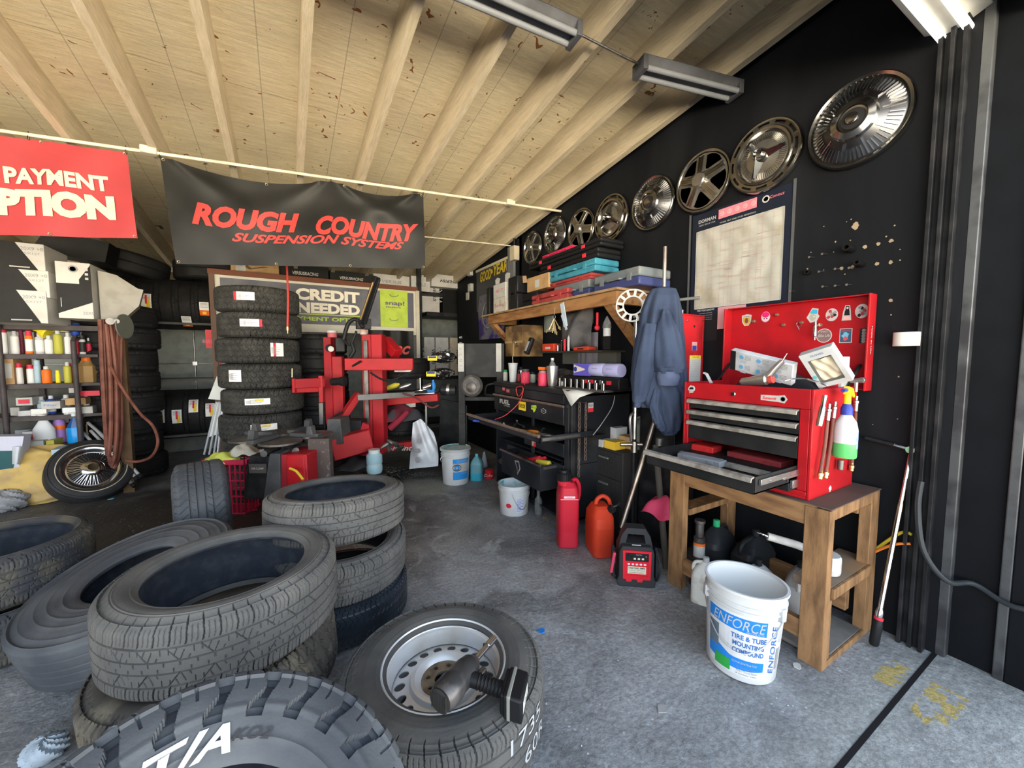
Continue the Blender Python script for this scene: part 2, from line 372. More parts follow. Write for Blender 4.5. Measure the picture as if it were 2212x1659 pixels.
# back wall: plywood gable above a pale sectional door
struct(MB().bb((FX0,YB,2.12),(XW+1.9,YB+.1,2.75)).build('wall_back',M_ply,smooth=0,local=True))
g=MB();hs=.43;g.bb((FX0,YB+.03,0),(XW+1.9,YB+.08,2.15))
for i in range(5):
    g.bb((FX0,YB,i*hs),(XW+1.9,YB+.05,(i+1)*hs-.012));g.bb((FX0,YB-.012,i*hs+.03),(XW+1.9,YB,i*hs+.05));g.bb((FX0,YB-.008,i*hs+.2),(XW+1.9,YB,i*hs+.215))
dr=g.build('door_1',M_door,smooth=0,local=True);struct(dr);WM[dr.name]=Matrix.Identity(4)
g=MB();pb=Yp(422,790,YB-.02)
g.cyl((pb.x,YB-.03,.2),(pb.x,YB-.03,2.1),.008);g.cyl((-3,YB-.03,Yp(422,785,YB).z),(0,YB-.03,Yp(422,785,YB).z),.007);g.box((pb.x,YB-.03,Yp(422,785,YB).z),(.05,.03,.05))
g.build('latch_bar',steel,dr)
struct(MB().bb((FX0,6.28,cz(6.3)-.07),(XW,6.33,cz(6.3)-.01)).build('trim_%d' % k,M_raf,smooth=0,local=True));k += 1
# front header above the opening and the jamb on the right
struct(MB().bb((FX0,.1,2.60),(XW+.6,.35,3.5)).build('wall_front',M_dark,smooth=0,local=True))
g=MB();g.bb((XW+.12,.28,0),(XW+.5,.47,3.0));g.bb((XW+.04,.3,0),(XW+.12,.47,3.0))
M_jamb=mat('black_jamb_paint',(.004,.005,.007),.6,spec=.15)
struct(g.build('wall_jamb',M_jamb,smooth=0,local=True,bevel=.003))
g=MB();g.bb((XW+.0,.44,0),(XW+.05,.475,3.0));g.bb((XW+.02,.285,0),(XW+.06,.315,3.0));g.bb((XW+.02,.18,0),(XW+.12,.285,3.0),1);g.bb((XW+.03,.14,0),(XW+.07,.165,3.0))
struct(g.build('trim_%d' % k,[mat('worn_grey_metal',(.10,.105,.11),.35,.5,c2=(.05,.05,.055)),M_jamb],smooth=0,local=True,bevel=.004));k += 1
g=MB()
for a in (.50,.535,.57):g.bb((XW-.05,a,0),(XW,a+.014,2.9))
g.bb((XW-.02,.50,0),(XW,.585,2.9))
struct(g.build('trim_%d' % k,blackm,smooth=0,local=True,bevel=.002));k += 1
# door threshold apron outside
struct(MB().bb((FX0-6,-4.5,-.12),(12,-.6,-.02)).build('floor_apron',mat('apron_asphalt',(.16,.15,.13),.8),smooth=0,local=True))
# ================================================================ TYRES
rub_near=mat('worn_rubber',(.08,.08,.079),.68,c2=(.125,.122,.115),sc_=6,lo=.42,hi=.72,bump=.15,bsc=120)
rub_blue=mat('grey_rubber',(.05,.056,.066),.6,c2=(.10,.108,.118),sc_=5,lo=.42,hi=.75,bump=.12,bsc=140)
rub_dark=mat('new_rubber',(.011,.011,.012),.62,c2=(.018,.018,.018),sc_=8)
rub_at=mat('dusty_rubber',(.034,.034,.032),.7,c2=(.052,.051,.047),sc_=8)
rub_in=mat('inner_liner',(.03,.036,.048),.38,c2=(.05,.055,.065),sc_=20,bump=.1,bsc=90)
rub_brown=mat('muddy_rubber',(.05,.043,.038),.75,c2=(.09,.075,.06),sc_=7)
rub_tan=mat('tan_dusty_rubber',(.05,.047,.043),.75,c2=(.12,.108,.085),sc_=9,lo=.5,hi=.66)
wsw=mat('whitewall',(.55,.48,.36),.6)
def tri(x):return abs((x % 1.0)*2-1)
def P_none(t,s):return np.zeros_like(t+s)
def smooth_band(a,w):return np.clip(1-np.abs(a)/w,0,1)
def pat_street(cnt=64,dep=.007,seed=0,diag=True):
    def f(t,s):
        t,s=np.broadcast_arrays(t,s);u=t/(2*PI)*cnt
        d=np.zeros_like(t);a=np.abs(s);ln=lambda x,w:np.abs(((x+.5) % 1)-.5) < w
        for g0,w in ((.52,.022),(-.52,.022),(.16,.02),(-.16,.02)):d=np.maximum(d,(np.abs(s-g0) < w)*1.0)
        bend=.12*np.sin(s*6)
        d=np.maximum(d,(a > .54)*ln(u*.75+bend,.045));d=np.maximum(d,(a > .58)*(a < .98)*.4*ln(u*2.25+bend*3,.10))
        if diag:
            mid=(a < .5)*(a > .18)
            d=np.maximum(d,mid*.9*ln(u*.375+s*1.1*np.sign(s+.01),.018));d=np.maximum(d,mid*.5*ln(u*1.5-a*2.2,.07)*(((u*.375+a*1.1) % 1) < .45))
            d=np.maximum(d,mid*.5*ln(u*1.5,.06)*(((u*.375+a*1.1) % 1) > .6)*(a > .32))
        d=np.maximum(d,(a < .13)*(a > .03)*.5*ln(u*.75+.3*np.sign(s),.05))
        return d*dep
    return f
def pat_rib(cnt=60,dep=.004,lines=(-.55,-.2,.2,.55),lat=.0):
    def f(t,s):
        t,s=np.broadcast_arrays(t,s);d=np.zeros_like(t)
        for g0 in lines:d=np.maximum(d,(np.abs(s-g0) < .03)*1.0)
        if lat:u=t/(2*PI)*cnt;d=np.maximum(d,lat*(np.abs(s) > .24)*(np.abs(((u+.35*np.sin(s*9)+.5) % 1)-.5) < .06))
        return d*dep
    return f
def pat_at(cnt=34,dep=.009):
    def f(t,s):
        t,s=np.broadcast_arrays(t,s);u=t/(2*PI)*cnt;d=np.zeros_like(t)
        z1=.22*(tri(u*1.0)-.5)
        for g0 in (-.52,0,.52):d=np.maximum(d,(np.abs(s-g0-z1*(1 if g0 <= 0 else -1)) < .045)*1.0)
        d=np.maximum(d,(np.abs(((u+s*.9+.5) % 1)-.5) < .075)*(np.abs(s) < .55)*1.0)
        d=np.maximum(d,(np.abs(((u*1.5-s*.5+.5) % 1)-.5) < .09)*(np.abs(s) > .5)*1.0)
        d=np.maximum(d,.45*(np.abs(((u*3+s*2+.5) % 1)-.5) < .08))
        return d*dep
    return f
def pat_mud(cnt=23,dep=.016):
    def f(t,s):
        t,s=np.broadcast_arrays(t,s);u=t/(2*PI)*cnt;d=np.zeros_like(t);a=np.abs(s)
        zz=.16*(tri(u)-.5)*2
        d=np.maximum(d,(np.abs(s-.05-zz) < .05)*1.0);d=np.maximum(d,(np.abs(a-.5-zz*.7) < .055)*1.0)
        ph=np.where(s > 0,0,.5)
        wv=np.where(a > .5,.16,.11)+.05*np.sin(a*9)
        lug=(np.abs(((u+ph+.12*np.sin(s*7)+.5) % 1)-.5) < wv)
        d=np.maximum(d,lug*1.0*(a > .55));d=np.maximum(d,(np.abs(((u+ph+.25+s*.4+.5) % 1)-.5) < .10)*(a < .5))
        d=np.maximum(d,.35*(np.abs(((u*2+ph+.12*np.sin(s*7)+.5) % 1)-.5) < .05)*(a > .55)*(a < 1.2))
        return d*dep
    return f
def tyre_mesh(name,R,W,rb,pat,N=360,M=60,mats=None,ribs=(),side_ext=1.0,bulge=1.0,white=None):
    """axis = local Z, centred; s runs -1..1 over the tread; ribs: [(fraction of sidewall height, height m)]"""
    sw=R-rb;hw=W/2
    side=[]   # sidewall (bead -> shoulder), r fraction 0..1
    for i in range(27):
        q=i/26;r=rb+q*(sw-.02);z=hw*(.80+.20*bulge*math.sin(PI*min(1,q*1.12))**.7*(1 if q < .9 else 1)-.02*q)
        z=hw*(.82+.18*bulge*math.sin(PI*min(1,.12+q*.86))) if q < 1 else hw*.9
        for f0,hh in ribs:
            if abs(q-f0) < .028:z += hh
        side.append((r,z))
    ze=side[-1][1]
    tread=[]
    for i in range(M+1):
        q=-1+2*i/M   # +1 = top
        a=abs(q);z=ze*(-q)*.985;r=R-.018*max(0,(a-.82)/.18)**2-.004*a*a
        tread.append((r,z,-q))
    top=[(rb-.006,hw*.78),(rb-.008,hw*.84)]
    prof=[(r,z,9) for r,z in top]+[(r,z,9) for r,z in side]+[(r,z,s_) for r,z,s_ in tread][::1] if False else None
    P=[];S=[];K=[]
    for r,z in top:P.append((r,z));S.append(9);K.append(0)
    for i,(r,z) in enumerate(side):P.append((r,z));S.append(1+(26-i)*.045 if i > 10 else 9);K.append(1 if (white and white[0] < i/26 < white[1]) else 0)
    for i in range(M+1):
        q=1-2*i/M;a=abs(q);P.append((R-.016*max(0,(a-.8)/.2)**2-.003*a*a,ze*q*.985));S.append(q);K.append(0)
    for i,(r,z) in list(enumerate(side))[::-1]:P.append((r,-z));S.append(-(1+(26-i)*.045) if i > 10 else 9);K.append(0)
    for r,z in top[::-1]:P.append((r,-z));S.append(9);K.append(0)
    inn=[(rb-.002,-hw*.70),(rb+.012,-hw*.72),(rb+.3*sw,-hw*.86),(R-.05*1.0 if sw > .09 else R-.3*sw,-hw*.84),(R-.022,-hw*.66),(R-.016,-hw*.3),(R-.015,0)]
    inn=inn+[(r,-z) for r,z in inn[-2::-1]]
    for r,z in inn:P.append((r,z));S.append(9);K.append(2)
    P=np.array(P);S=np.array(S);K=np.array(K);m=len(P)
    nx=np.roll(P,-1,0)-np.roll(P,1,0);nn=np.stack([nx[:,1]*-1,nx[:,0]],1);ln=np.linalg.norm(nn,axis=1)[:,None];nn=nn/np.maximum(ln,1e-9)
    # outward normal: +r on the tread
    nn=-nn if nn[2+27+M//2,0] < 0 else nn
    th=np.linspace(0,2*PI,N,endpoint=False)
    act=np.abs(S) < 1+side_ext*.35
    d=np.zeros((N,m));d[:,act]=pat(th[:,None],S[act][None,:])
    fade=np.clip((1+side_ext*.35-np.abs(S))/.02,0,1);d *= np.where(np.abs(S) < 9,fade,0)[None,:]
    r=P[None,:,0]-d*nn[None,:,0];z=P[None,:,1]-d*nn[None,:,1]
    V=np.stack([r*np.cos(th)[:,None],r*np.sin(th)[:,None],z+0*r],-1).reshape(-1,3)
    i=np.arange(N)[:,None];j=np.arange(m)[None,:];i2=(i+1) % N;j2=(j+1) % m
    Fc=np.stack([i*m+j,i*m+j2,i2*m+j2,i2*m+j],-1).reshape(-1,4)
    me=bpy.data.meshes.new(name);me.vertices.add(len(V));me.vertices.foreach_set('co',V.ravel().astype('f'))
    me.loops.add(len(Fc)*4);me.loops.foreach_set('vertex_index',Fc.ravel().astype('i'))
    me.polygons.add(len(Fc));me.polygons.foreach_set('loop_start',np.arange(0,len(Fc)*4,4,dtype='i'))
    km=K;mi=np.broadcast_to(km[None,:],(N,m)).reshape(-1)
    me.polygons.foreach_set('material_index',mi.astype('i').copy());me.update(calc_edges=True);me.validate()
    for q in mats:me.materials.append(q)
    me.polygons.foreach_set('use_smooth',np.ones(len(Fc),dtype=bool));me.set_sharp_from_angle(angle=math.radians(38))
    return me
def put(me,name,label,loc,R=None,group=None,cat='tire',parent=None):
    o=bpy.data.objects.new(name,me);COL.objects.link(o)
    if parent is not None:o.parent=parent;WM[o.name]=WM[parent.name].copy();return o
    M=Matrix.Translation(Vector(loc)) @ (R.to_4x4() if R else Matrix.Identity(4));o.location=M.to_translation();o.rotation_euler=M.to_euler();WM[o.name]=M
    return tag(o,label,cat,group)
def nrm(az,ti):
    a,t=math.radians(az),math.radians(ti);return Vector((math.sin(t)*math.cos(a),math.sin(t)*math.sin(a),math.cos(t)))
def lay(az=0,ti=0,spin=0):return axmat(nrm(az,ti)) @ rotz(spin)
def face_c(c,az,ti,W):      # centre of a tyre whose upper face centre is c
    return Vector(c)-nrm(az,ti)*(W/2*.9)
# --- foreground pile
W2=.235
put(tyre_mesh('street_tyre',.338,W2,.238,pat_street(74,.006),1300,120,[rub_near,wsw,rub_in],ribs=((.1,.003),(.62,.002),(.72,.002))),'street_tire',
    'worn grey street tire lying flat on top of the foreground pile, wide dark opening',(-.197,1.625,.588-W2/2*.95),lay(0,0,2.0))
put(tyre_mesh('under_tyre',.36,.25,.25,pat_at(44,.007),900,90,[rub_tan,wsw,rub_in]),'all_terrain_tire',
    'muddy tan-streaked tire lying under the big worn street tire in the foreground',face_c((-.235,1.66,.325),185,5,.25),lay(185,5,.4))
m4=tyre_mesh('ribbed_tyre',.372,.235,.168,pat_rib(60,.003,(-.5,-.12,.12,.5)),700,70,[rub_blue,wsw,rub_in],ribs=((.2,.003),(.42,.003),(.62,.003),(.85,.003)))
put(m4,'bald_tire','bald blue-grey tire with ringed sidewall lying behind the foreground pile',face_c((-.617,2.243,.373),215,16,.235),lay(215,16))
mt=thing('mud_terrain_tire','blocky off-road tire with white sidewall letters, cut off at the bottom edge','tire',face_c((-.153,.70,.427),286,32,.25),lay(286,32))
RT=.368
put(tyre_mesh('mud_tyre',RT,.25,.205,pat_mud(24,.014),1300,110,[rub_blue,wsw,rub_in],ribs=((.55,.003),(.2,.003)),side_ext=1.9),'casing',None,(0,0,0),parent=mt)
WL=white_let=flat('white_lettering',(.5,.52,.54),.7)
def ring_text(g,t,a0,r,h,z,m=0,bold=.02,shear=.3,w=None,rev=False):
    """letters along a circle in a local XY face; a0 = centre angle, text reads clockwise seen from +Z"""
    vs,fs,asp=text_geo(t,bold,shear);w=w or asp*h
    P=[]
    for x,y in vs:
        rr=r+(y-.5)*h;an=a0-(x-.5)*w/r
        P.append((rr*math.cos(an),rr*math.sin(an),z(rr) if callable(z) else z))
    g.add(P,fs,m);return g
# direction in the tyre's own frame that points up in the picture
MI_=WM[mt.name].inverted()
def polar_on(px,py,zl_):      # angle and radius in the tyre's own face plane for a sight line
    o=MI_ @ Vector((0,0,CH));d=MI_.to_3x3() @ ray(px,py);t_=(zl_-o.z)/d.z;q_=o+d*t_;return math.atan2(q_.y,q_.x),math.hypot(q_.x,q_.y)
aTA,rTA=polar_on(413,1622,.125);aKO,rKO=polar_on(546,1583,.125)
g=MB();ring_text(g,'T/A',aTA,min(rTA,.30),.05,.127,w=.13,bold=.035);g.build('raised_letters',WL,mt,local=True,smooth=0)
g=MB();ring_text(g,'KO2',aKO,min(rKO,.31),.02,.1265,w=.07);g.build('small_letters',flat('moulded_rubber',(.045,.045,.05),.8),mt,local=True,smooth=0)
# --- stack of three
m3=tyre_mesh('stack_tyre',.322,.205,.238,pat_street(62,.006),900,90,[rub_near,wsw,rub_in],ribs=((.1,.003),(.7,.002)))
put(m3,'street_tire','worn tire on top of the stack of three right of the big street tire',face_c((.2,2.1,.642),75,5,.205),lay(75,5,1))
put(m3,'street_tire','middle tire of the stack of three, gap above it',face_c((.2,2.07,.415),-70,5,.205),lay(-70,5,2.2) @ Matrix.Rotation(PI,3,'X'))
m3b=tyre_mesh('wet_tyre',.325,.19,.235,pat_rib(80,.005,(-.6,-.2,.2,.6),.8),700,60,[mat('wet_rubber',(.025,.032,.042),.25),wsw,rub_in])
put(m3b,'wet_tire','dark wet-looking tire at the bottom of the stack of three',(.2,2.08,.098),lay())
# --- left pair
m5=tyre_mesh('left_tyre',.325,.225,.262,pat_street(70,.006),600,60,[mat('smoky_rubber',(.045,.048,.055),.5,c2=(.09,.085,.07)),wsw,rub_in],ribs=((.4,.003),))
put(m5,'street_tire','upper of two smooth dark tires at the left edge behind the pile',(-1.20,2.68,.352),lay(0,0))
put(m5,'street_tire','lower of the two dark tires at the left edge',(-1.19,2.67,.112),lay(0,0,1))
# --- standing worn tyre
dcam=Vector((-.52,3.0,0)).normalized();axh=Vector((dcam.y,-dcam.x,0))
m9=tyre_mesh('standing_tyre',.325,.27,.22,pat_rib(46,.006,(-.45,-.15,.15,.45),.6),600,70,[rub_blue,wsw,rub_in])
put(m9,'worn_tire','worn grey tire standing upright on its tread in front of the red basket',(-.49,3.05,.32),axmat(axh+Vector((0,0,.03))))
# --- wheel with steel rim and the impact wrench
wh=thing('car_wheel','mounted tire on a silver steel rim lying flat, white chalk marks on tread','wheel',(.45,1.256,0))
W8=.235
put(tyre_mesh('wheel_tyre',.352,W8,.205,pat_street(62,.007,diag=False),1000,100,[rub_near,wsw,rub_in],ribs=((.5,.0015),(.22,.0015),(.8,.002),(.93,.003))),'tire',None,0,parent=wh).location=(0,0,W8/2)
silver=mat('silver_rim',(.72,.74,.77),.38,.35,c2=(.55,.53,.49),sc_=4)
zt=W8*.93
g=MB();g.shell([(.222,zt+.006),(.214,zt+.010),(.205,zt-.002),(.198,zt-.016),(.19,zt-.02),(.186,zt-.05),(.183,zt-.075)],96)
g.shell([(.215,zt+.009),(.2,zt-.06),(.19,zt-.16),(.18,zt-.2)],64)
g.build('rim',silver,wh,local=True)
g=MB()
def circ2(cx_,cy_,rx,ry=None,n=24,rot=0):
    ry=ry or rx;return [(cx_+rx*math.cos(t)*math.cos(rot)-ry*math.sin(t)*math.sin(rot),cy_+rx*math.cos(t)*math.sin(rot)+ry*math.sin(t)*math.cos(rot)) for t in [2*PI*i/n for i in range(n)]]
holes=[circ2(.156*math.cos(a),.156*math.sin(a),.019,.0165,rot=a) for a in [2*PI*i/18 for i in range(18)]]
zc8=zt-.06
g.plate(circ2(0,0,.184,n=80),[circ2(0,0,.125,n=80)]+holes,(0,0,0),UX,UY,-UZ*.004,zf=lambda q:-(zc8-.02+(.184-math.hypot(*q))*.25),zn=-UZ)
g.shell([(.125,zc8-.005),(.118,zc8+.01),(.105,zc8+.014),(.09,zc8+.006),(.082,zc8-.006)],80)
g.build('wheel_disc',silver,wh,local=True)
g=MB();lug=[circ2(.06*math.cos(a),.06*math.sin(a),.008) for a in [2*PI*i/8+.2 for i in range(8)]]
g.plate(circ2(0,0,.083,n=48),[circ2(0,0,.036,n=40)]+lug,(0,0,zc8-.004),UX,UY,-UZ*.006)
g.build('hub_face',mat('rusty_hub',(.28,.25,.2),.5,.6,c2=(.16,.13,.1),sc_=20),wh,local=True)
g=MB();g.cyl((.172*math.cos(.2),.172*math.sin(.2),zc8),(.178*math.cos(.2),.178*math.sin(.2),zc8+.035),.005,.004);g.build('valve_stem',black,wh,local=True)
# chalk figures on the tread, seen from the right front
g=MB()
def tw(a0,z0,R=.3535):
    return lambda x,y:(R*math.cos(a0+x/R),R*math.sin(a0+x/R),z0+y)
ch=flat('chalk',(.42,.44,.46),.9)
g.text('1735',(0,0,0),UX,UZ,.05,w=.17,warp=tw(-1.12,.165));g.text('60R',(0,0,0),UX,UZ,.05,w=.14,warp=tw(-.98,.085))
g.build('chalk_marks',ch,wh,local=True,smooth=0)
# moulded words on the sidewall
Mu=Vector((-.5,-.86));g=MB();ring_text(g,'AGILIS',-1.75,.272,.02,W8+.0005,w=.11,shear=0);g.v=[Vector((a.x,a.y,W8*.985+.001)) for a in g.v]
g.build('moulded_word',flat('moulded_grey',(.2,.2,.2),.8),wh,local=True,smooth=0)
# impact wrench lying on the wheel
top8=W8+.012
iw=thing('impact_wrench','dark cordless impact wrench with grey body resting across the silver steel rim','power tool',Fl(1010,1470,top8))
A=Fl(952,1512,top8+.05);B=Fl(1042,1408,top8+.05);dv=(B-A).normalized()
tool=mat('tool_grey',(.05,.05,.052),.35,.4,c2=(.13,.12,.115),sc_=15)
g=MB();g.lathe([(0,-.004),(.036,0),(.043,.01),(.044,.055),(.040,.075),(.040,.12),(.034,.15),(.024,.165),(.019,.172)],28,A,dv);g.build('motor_housing',tool,iw)
g=MB();g.lathe([(.0365,-.006),(.031,-.008)],28,A,dv)
for i in range(-4,5):g.box(A-dv*.009+axmat(dv) @ Vector((i*.0065,0,0)),(.0028,.05,.003),axmat(dv))
g.build('vent_grille',dsteel,iw)
g=MB();g.cyl(B-dv*.05,B+dv*.045,.0095);g.cyl(B+dv*.03,B+dv*.075,.0125);g.build('anvil_socket',chrome,iw)
hd=(Fl(1086,1490,top8+.03)-Fl(1005,1462,top8+.05)).normalized();H0=Fl(1005,1462,top8+.05)
g=MB();g.tube([H0,H0+hd*.05,H0+hd*.09,H0+hd*.13],lambda q:.024-.003*math.sin(q*PI),14)
for i in range(7):g.lathe([(.0225,-.003),(.0245,0),(.0225,.003)],14,H0+hd*(.045+i*.011),hd)
g.build('grip',black,iw)
g=MB();bz=H0+hd*.165;bu=UZ.cross(hd).normalized();bw=hd.cross(bu)
Rb=Matrix((bu,hd,UZ)).transposed()
g.box(bz,(.115,.06,.075),Rb);g.box(bz-hd*.03,(.105,.02,.068),Rb);g.build('battery',black,iw,bevel=.007)
g=MB();q0=bz+hd*.0305;g.quad(q0,-bu,UZ,.075,.035,0,th=.001);g.text('5.0',q0+hd*.002+bu*0,-bu,UZ,.016,1);g.build('battery_label',[flat('label_grey',(.6,.6,.55),.6),blk],iw,smooth=0)
g=MB();g.box(bz-hd*.012+UZ*.001,(.117,.012,.077),Rb);g.build('battery_band',flat('grey_band',(.22,.22,.2),.5),iw,bevel=.003)
g=MB();g.box(H0+dv*.035+hd*.035,(.02,.02,.03),axmat(dv));g.build('trigger',dsteel,iw,bevel=.004)
# --- whitewall wheel leaning by the left rack
R10=lay(297,58)
ww=thing('whitewall_wheel','whitewall tire with chrome wire-spoke cover leaning by the yellow sack','wheel',(-1.60,5.0,.25),R10)
put(tyre_mesh('ww_tyre',.288,.18,.19,pat_rib(60,.005),360,40,[mat('whitewall_rubber',(.03,.03,.032),.5),wsw,rub_in],white=(.42,.50)),'tire',None,0,parent=ww)
g=MB();g.shell([(.205,.088),(.2,.094),(.19,.09),(.186,.075),(.165,.06),(.155,.062)],72);g.build('trim_ring',chrome,ww,local=True)
g=MB()
for i in range(56):
    a=2*PI*i/56;b=a+.06*(1 if i % 2 else -1);g.cyl((.158*math.cos(a),.158*math.sin(a),.06),(.068*math.cos(b),.068*math.sin(b),.092),.0028,n=6)
g.shell([(.16,.045),(.06,.055)],48,m=1)
w_=g.build('wire_spokes',[chrome,flat('spoke_shadow',(.05,.05,.055),.5,.5)],ww,local=True)
g=MB();g.shell([(.085,.08),(.075,.095),(.045,.108),(.035,.108),(.034,.08)],48);g.build('hub_ring',chrome,ww,local=True)
g=MB();g.lathe([(.034,.085),(0,.085)],32);g.build('hub_cap_centre',flat('hub_bronze',(.12,.09,.05),.5,.5),ww,local=True)
# --- stack of new all-terrain tyres
mA=tyre_mesh('at_tyre',.365,.245,.23,pat_at(32,.010),500,60,[rub_at,wsw,rub_in],side_ext=1.2)
stk=Sp(565,800,1);base=Vector((stk.x,stk.y,0));bx=base*(4.75/base.y)
lbl=flat('tyre_label',(.8,.8,.78),.6)
def sticker(par_name,t,a0,z0,w,h,R,redside=None,yel=False,sid=lbl):
    """paper label wrapped on the tread of upright-axis tyre t (local frame)"""
    g=MB();N=8
    def wp(x,y):return (R*math.cos(a0+x/R),R*math.sin(a0+x/R),z0+y)
    def patch(x0,x1,y0,y1,m,dr=0):
        v=[];f=[]
        for i in range(N+1):
            x=x0+(x1-x0)*i/N;a=a0+x/R
            for y in (y0,y1):v.append(((R+dr)*math.cos(a),(R+dr)*math.sin(a),z0+y))
        for i in range(N):f.append((2*i,2*i+2,2*i+3,2*i+1))
        g.add(v,f,m)
    patch(-w/2,w/2,-h/2,h/2,0)
    if redside:patch(redside*w/2-.012,redside*w/2+.012,-h/2,h/2,1,.001)
    if yel:patch(-w*.1,w*.25,h*.1,h*.42,2,.001)
    for i in range(4):patch(-w*.3,w*(.1+.07*(i % 3)),-h*.35+i*h*.18,-h*.35+i*h*.18+.004,3,.0012)
    for i in range(7):patch(-w*.44+i*.006,-w*.44+i*.006+.003,-h*.3,h*.2,3,.0012)
    return g.build('paper_label',[sid,redink,yellow,greyink],t,local=True,smooth=0)
ang=math.atan2(-bx.y,-bx.x)
info=[(0.02,.10,1,False,'smooth red-edged label left of centre'),(-.02,.06,-1,False,'long label with a red right end'),(.0,-.26,1,False,'red and white label at its right'),
        (-.01,.30,None,False,'torn label at its far left'),(.03,.02,None,True,'yellow and white label, fifth from the top'),(.05,.03,None,True,'label low right of centre, sixth from the top'),(.0,.0,None,True,'bottom one, half hidden by the turntable')]
names=['top tire of the tall new all-terrain stack, label left of centre','second tire from the top of the tall stack, long white label','third tire from the top of the tall stack, red and white label at right',
         'fourth tire from the top of the tall stack, torn label far left','fifth tire from the top of the tall stack, wide label with yellow','sixth tire from the top of the tall stack, label low and central','seventh tire from the top of the tall stack, behind the turntable','bottom tire of the tall new all-terrain stack']
H8=1.985;dz=H8/8
for i in range(8):
    z=H8-dz*(i+.5)
    t=thing('all_terrain_tire',names[i],'tire',(bx.x+.015*math.sin(i*2.1),bx.y+.01*math.cos(i*3),z),rotz(i*1.3),'tall stack of new all-terrain tires')
    put(mA,'casing',None,0,parent=t)
    if i < 7:
        aa=ang-i*1.3;off=(-.30,-.24,.42,-.62,-.16,.04,-.3)[i]
        sticker('l',t,aa+off,.01,(.16,.17,.12,.12,.21,.22,.2)[i],(.075,.07,.13,.11,.06,.06,.07)[i],0.367,(-1,1,-.4,None,None,None,None)[i],i > 3)
# ================================================================ RIGHT WALL
hc_dark=flat('hubcap_recess',(.02,.02,.022),.5)
cast=mat('brushed_alloy',(.42,.41,.38),.3,.9,c2=(.3,.29,.27))
hchrome=mat('aged_chrome',(.42,.415,.40),.18,1,c2=(.28,.27,.25),sc_=9,lo=.55,hi=.8)
def RW():   # local +Z points out of the right wall (-X), local Y up
    return Matrix(((0,0,-1),(-1,0,0),(0,1,0)))
def hub_fins(R):
    t=thing('hubcap','x','hubcap',(0,0,0))
    g=MB();g.lathe([(R,0),(R,.012),(R*.965,.022),(R*.91,.018),(R*.88,.006)],64);g.build('rim_ring',hchrome,t,local=True)
    g=MB();g.shell([(R*.88,.007),(R*.84,.014),(R*.45,.05)],96);g.build('dish',flat('dark_reflection_chrome',(.13,.13,.135),.3,1),t,local=True)  # dark wall reflection between the fins is put into the dish colour
    g=MB()
    for i in range(60):
        a=2*PI*i/60;big=i % 6 == 0;r0=R*(.5 if big else .62)
        z0=.05-(r0/R-.45)/.43*.036;p0=Vector((r0*math.cos(a),r0*math.sin(a),z0+.004));p1=Vector((R*.85*math.cos(a),R*.85*math.sin(a),.017));g.beam(p0,p1,.0055 if big else .0036,.008,up=(0,0,1))
    g.build('fins',chrome,t,local=True)
    g=MB();g.shell([(R*.46,.048),(R*.42,.062),(R*.3,.072),(R*.27,.06),(R*.22,.058)],64);g.build('hub_cone',hchrome,t,local=True)
    g=MB();g.shell([(R*.235,.056),(R*.22,.064),(R*.13,.066),(R*.12,.074),(R*.06,.078),(0,.078)],48,ms=[1,1,0,0,0]);g.build('centre_cap',[hchrome,hc_dark],t,local=True)
    return t
def hub_slots(R):
    t=thing('hubcap','x','hubcap',(0,0,0))
    g=MB();g.shell([(R,0),(R,.012),(R*.965,.024),(R*.92,.022)],64);g.build('rim_ring',hchrome,t,local=True)
    sl=[]
    for i in range(12):
        a=2*PI*i/12;pts=[]
        for q in (-1,-.3,.3,1):pts.append((R*.90*math.cos(a+q*.17),R*.90*math.sin(a+q*.17)))
        for q in (1,.3,-.3,-1):pts.append((R*.835*math.cos(a+q*.17),R*.835*math.sin(a+q*.17)))
        sl.append(pts)
    g=MB();g.plate(circ2(0,0,R*.93,n=72),[circ2(0,0,R*.78,n=72)]+sl,(0,0,.02),UX,UY,UZ*.003);g.lathe([(R*.92,.002),(R*.78,.002)],48,m=1)
    g.build('slotted_band',[hchrome,hc_dark],t,local=True)
    g=MB();g.shell([(R*.79,.022),(R*.76,.034),(R*.70,.032),(R*.64,.014),(R*.2,.030)],72,ms=[0,0,0,1]);g.build('dish',[hchrome,cast],t,local=True)
    g=MB()
    for i in range(72):
        a=2*PI*i/72;g.beam((R*.45*math.cos(a),R*.45*math.sin(a),.024),(R*.62*math.cos(a),R*.62*math.sin(a),.017),.0028,.003)
    g.build('fins',hchrome,t,local=True)
    g=MB()
    for i in range(3):
        a=2*PI*i/3+.15;c,s_=math.cos(a),math.sin(a);q=lambda r,w:[Vector((r*c-w*s_,r*s_+w*c,.03)),Vector((r*c+w*s_,r*s_-w*c,.03))]
        p=q(R*.08,R*.13)+q(R*.60,R*.05)[::-1];v=[Vector((x.x,x.y,.028)) for x in p];mid0=Vector((R*.08*c,R*.08*s_,.085));mid1=Vector((R*.56*c,R*.56*s_,.035))
        g.add(v+[mid0,mid1],[(0,4,5,3),(4,1,2,5),(3,5,2)])
    g.build('spinner_blades',hchrome,t,local=True)
    g=MB();g.lathe([(R*.2,.02),(R*.18,.06),(R*.12,.08),(R*.10,.07),(0,.074)],48);g.build('centre_cap',hchrome,t,local=True)
    return t
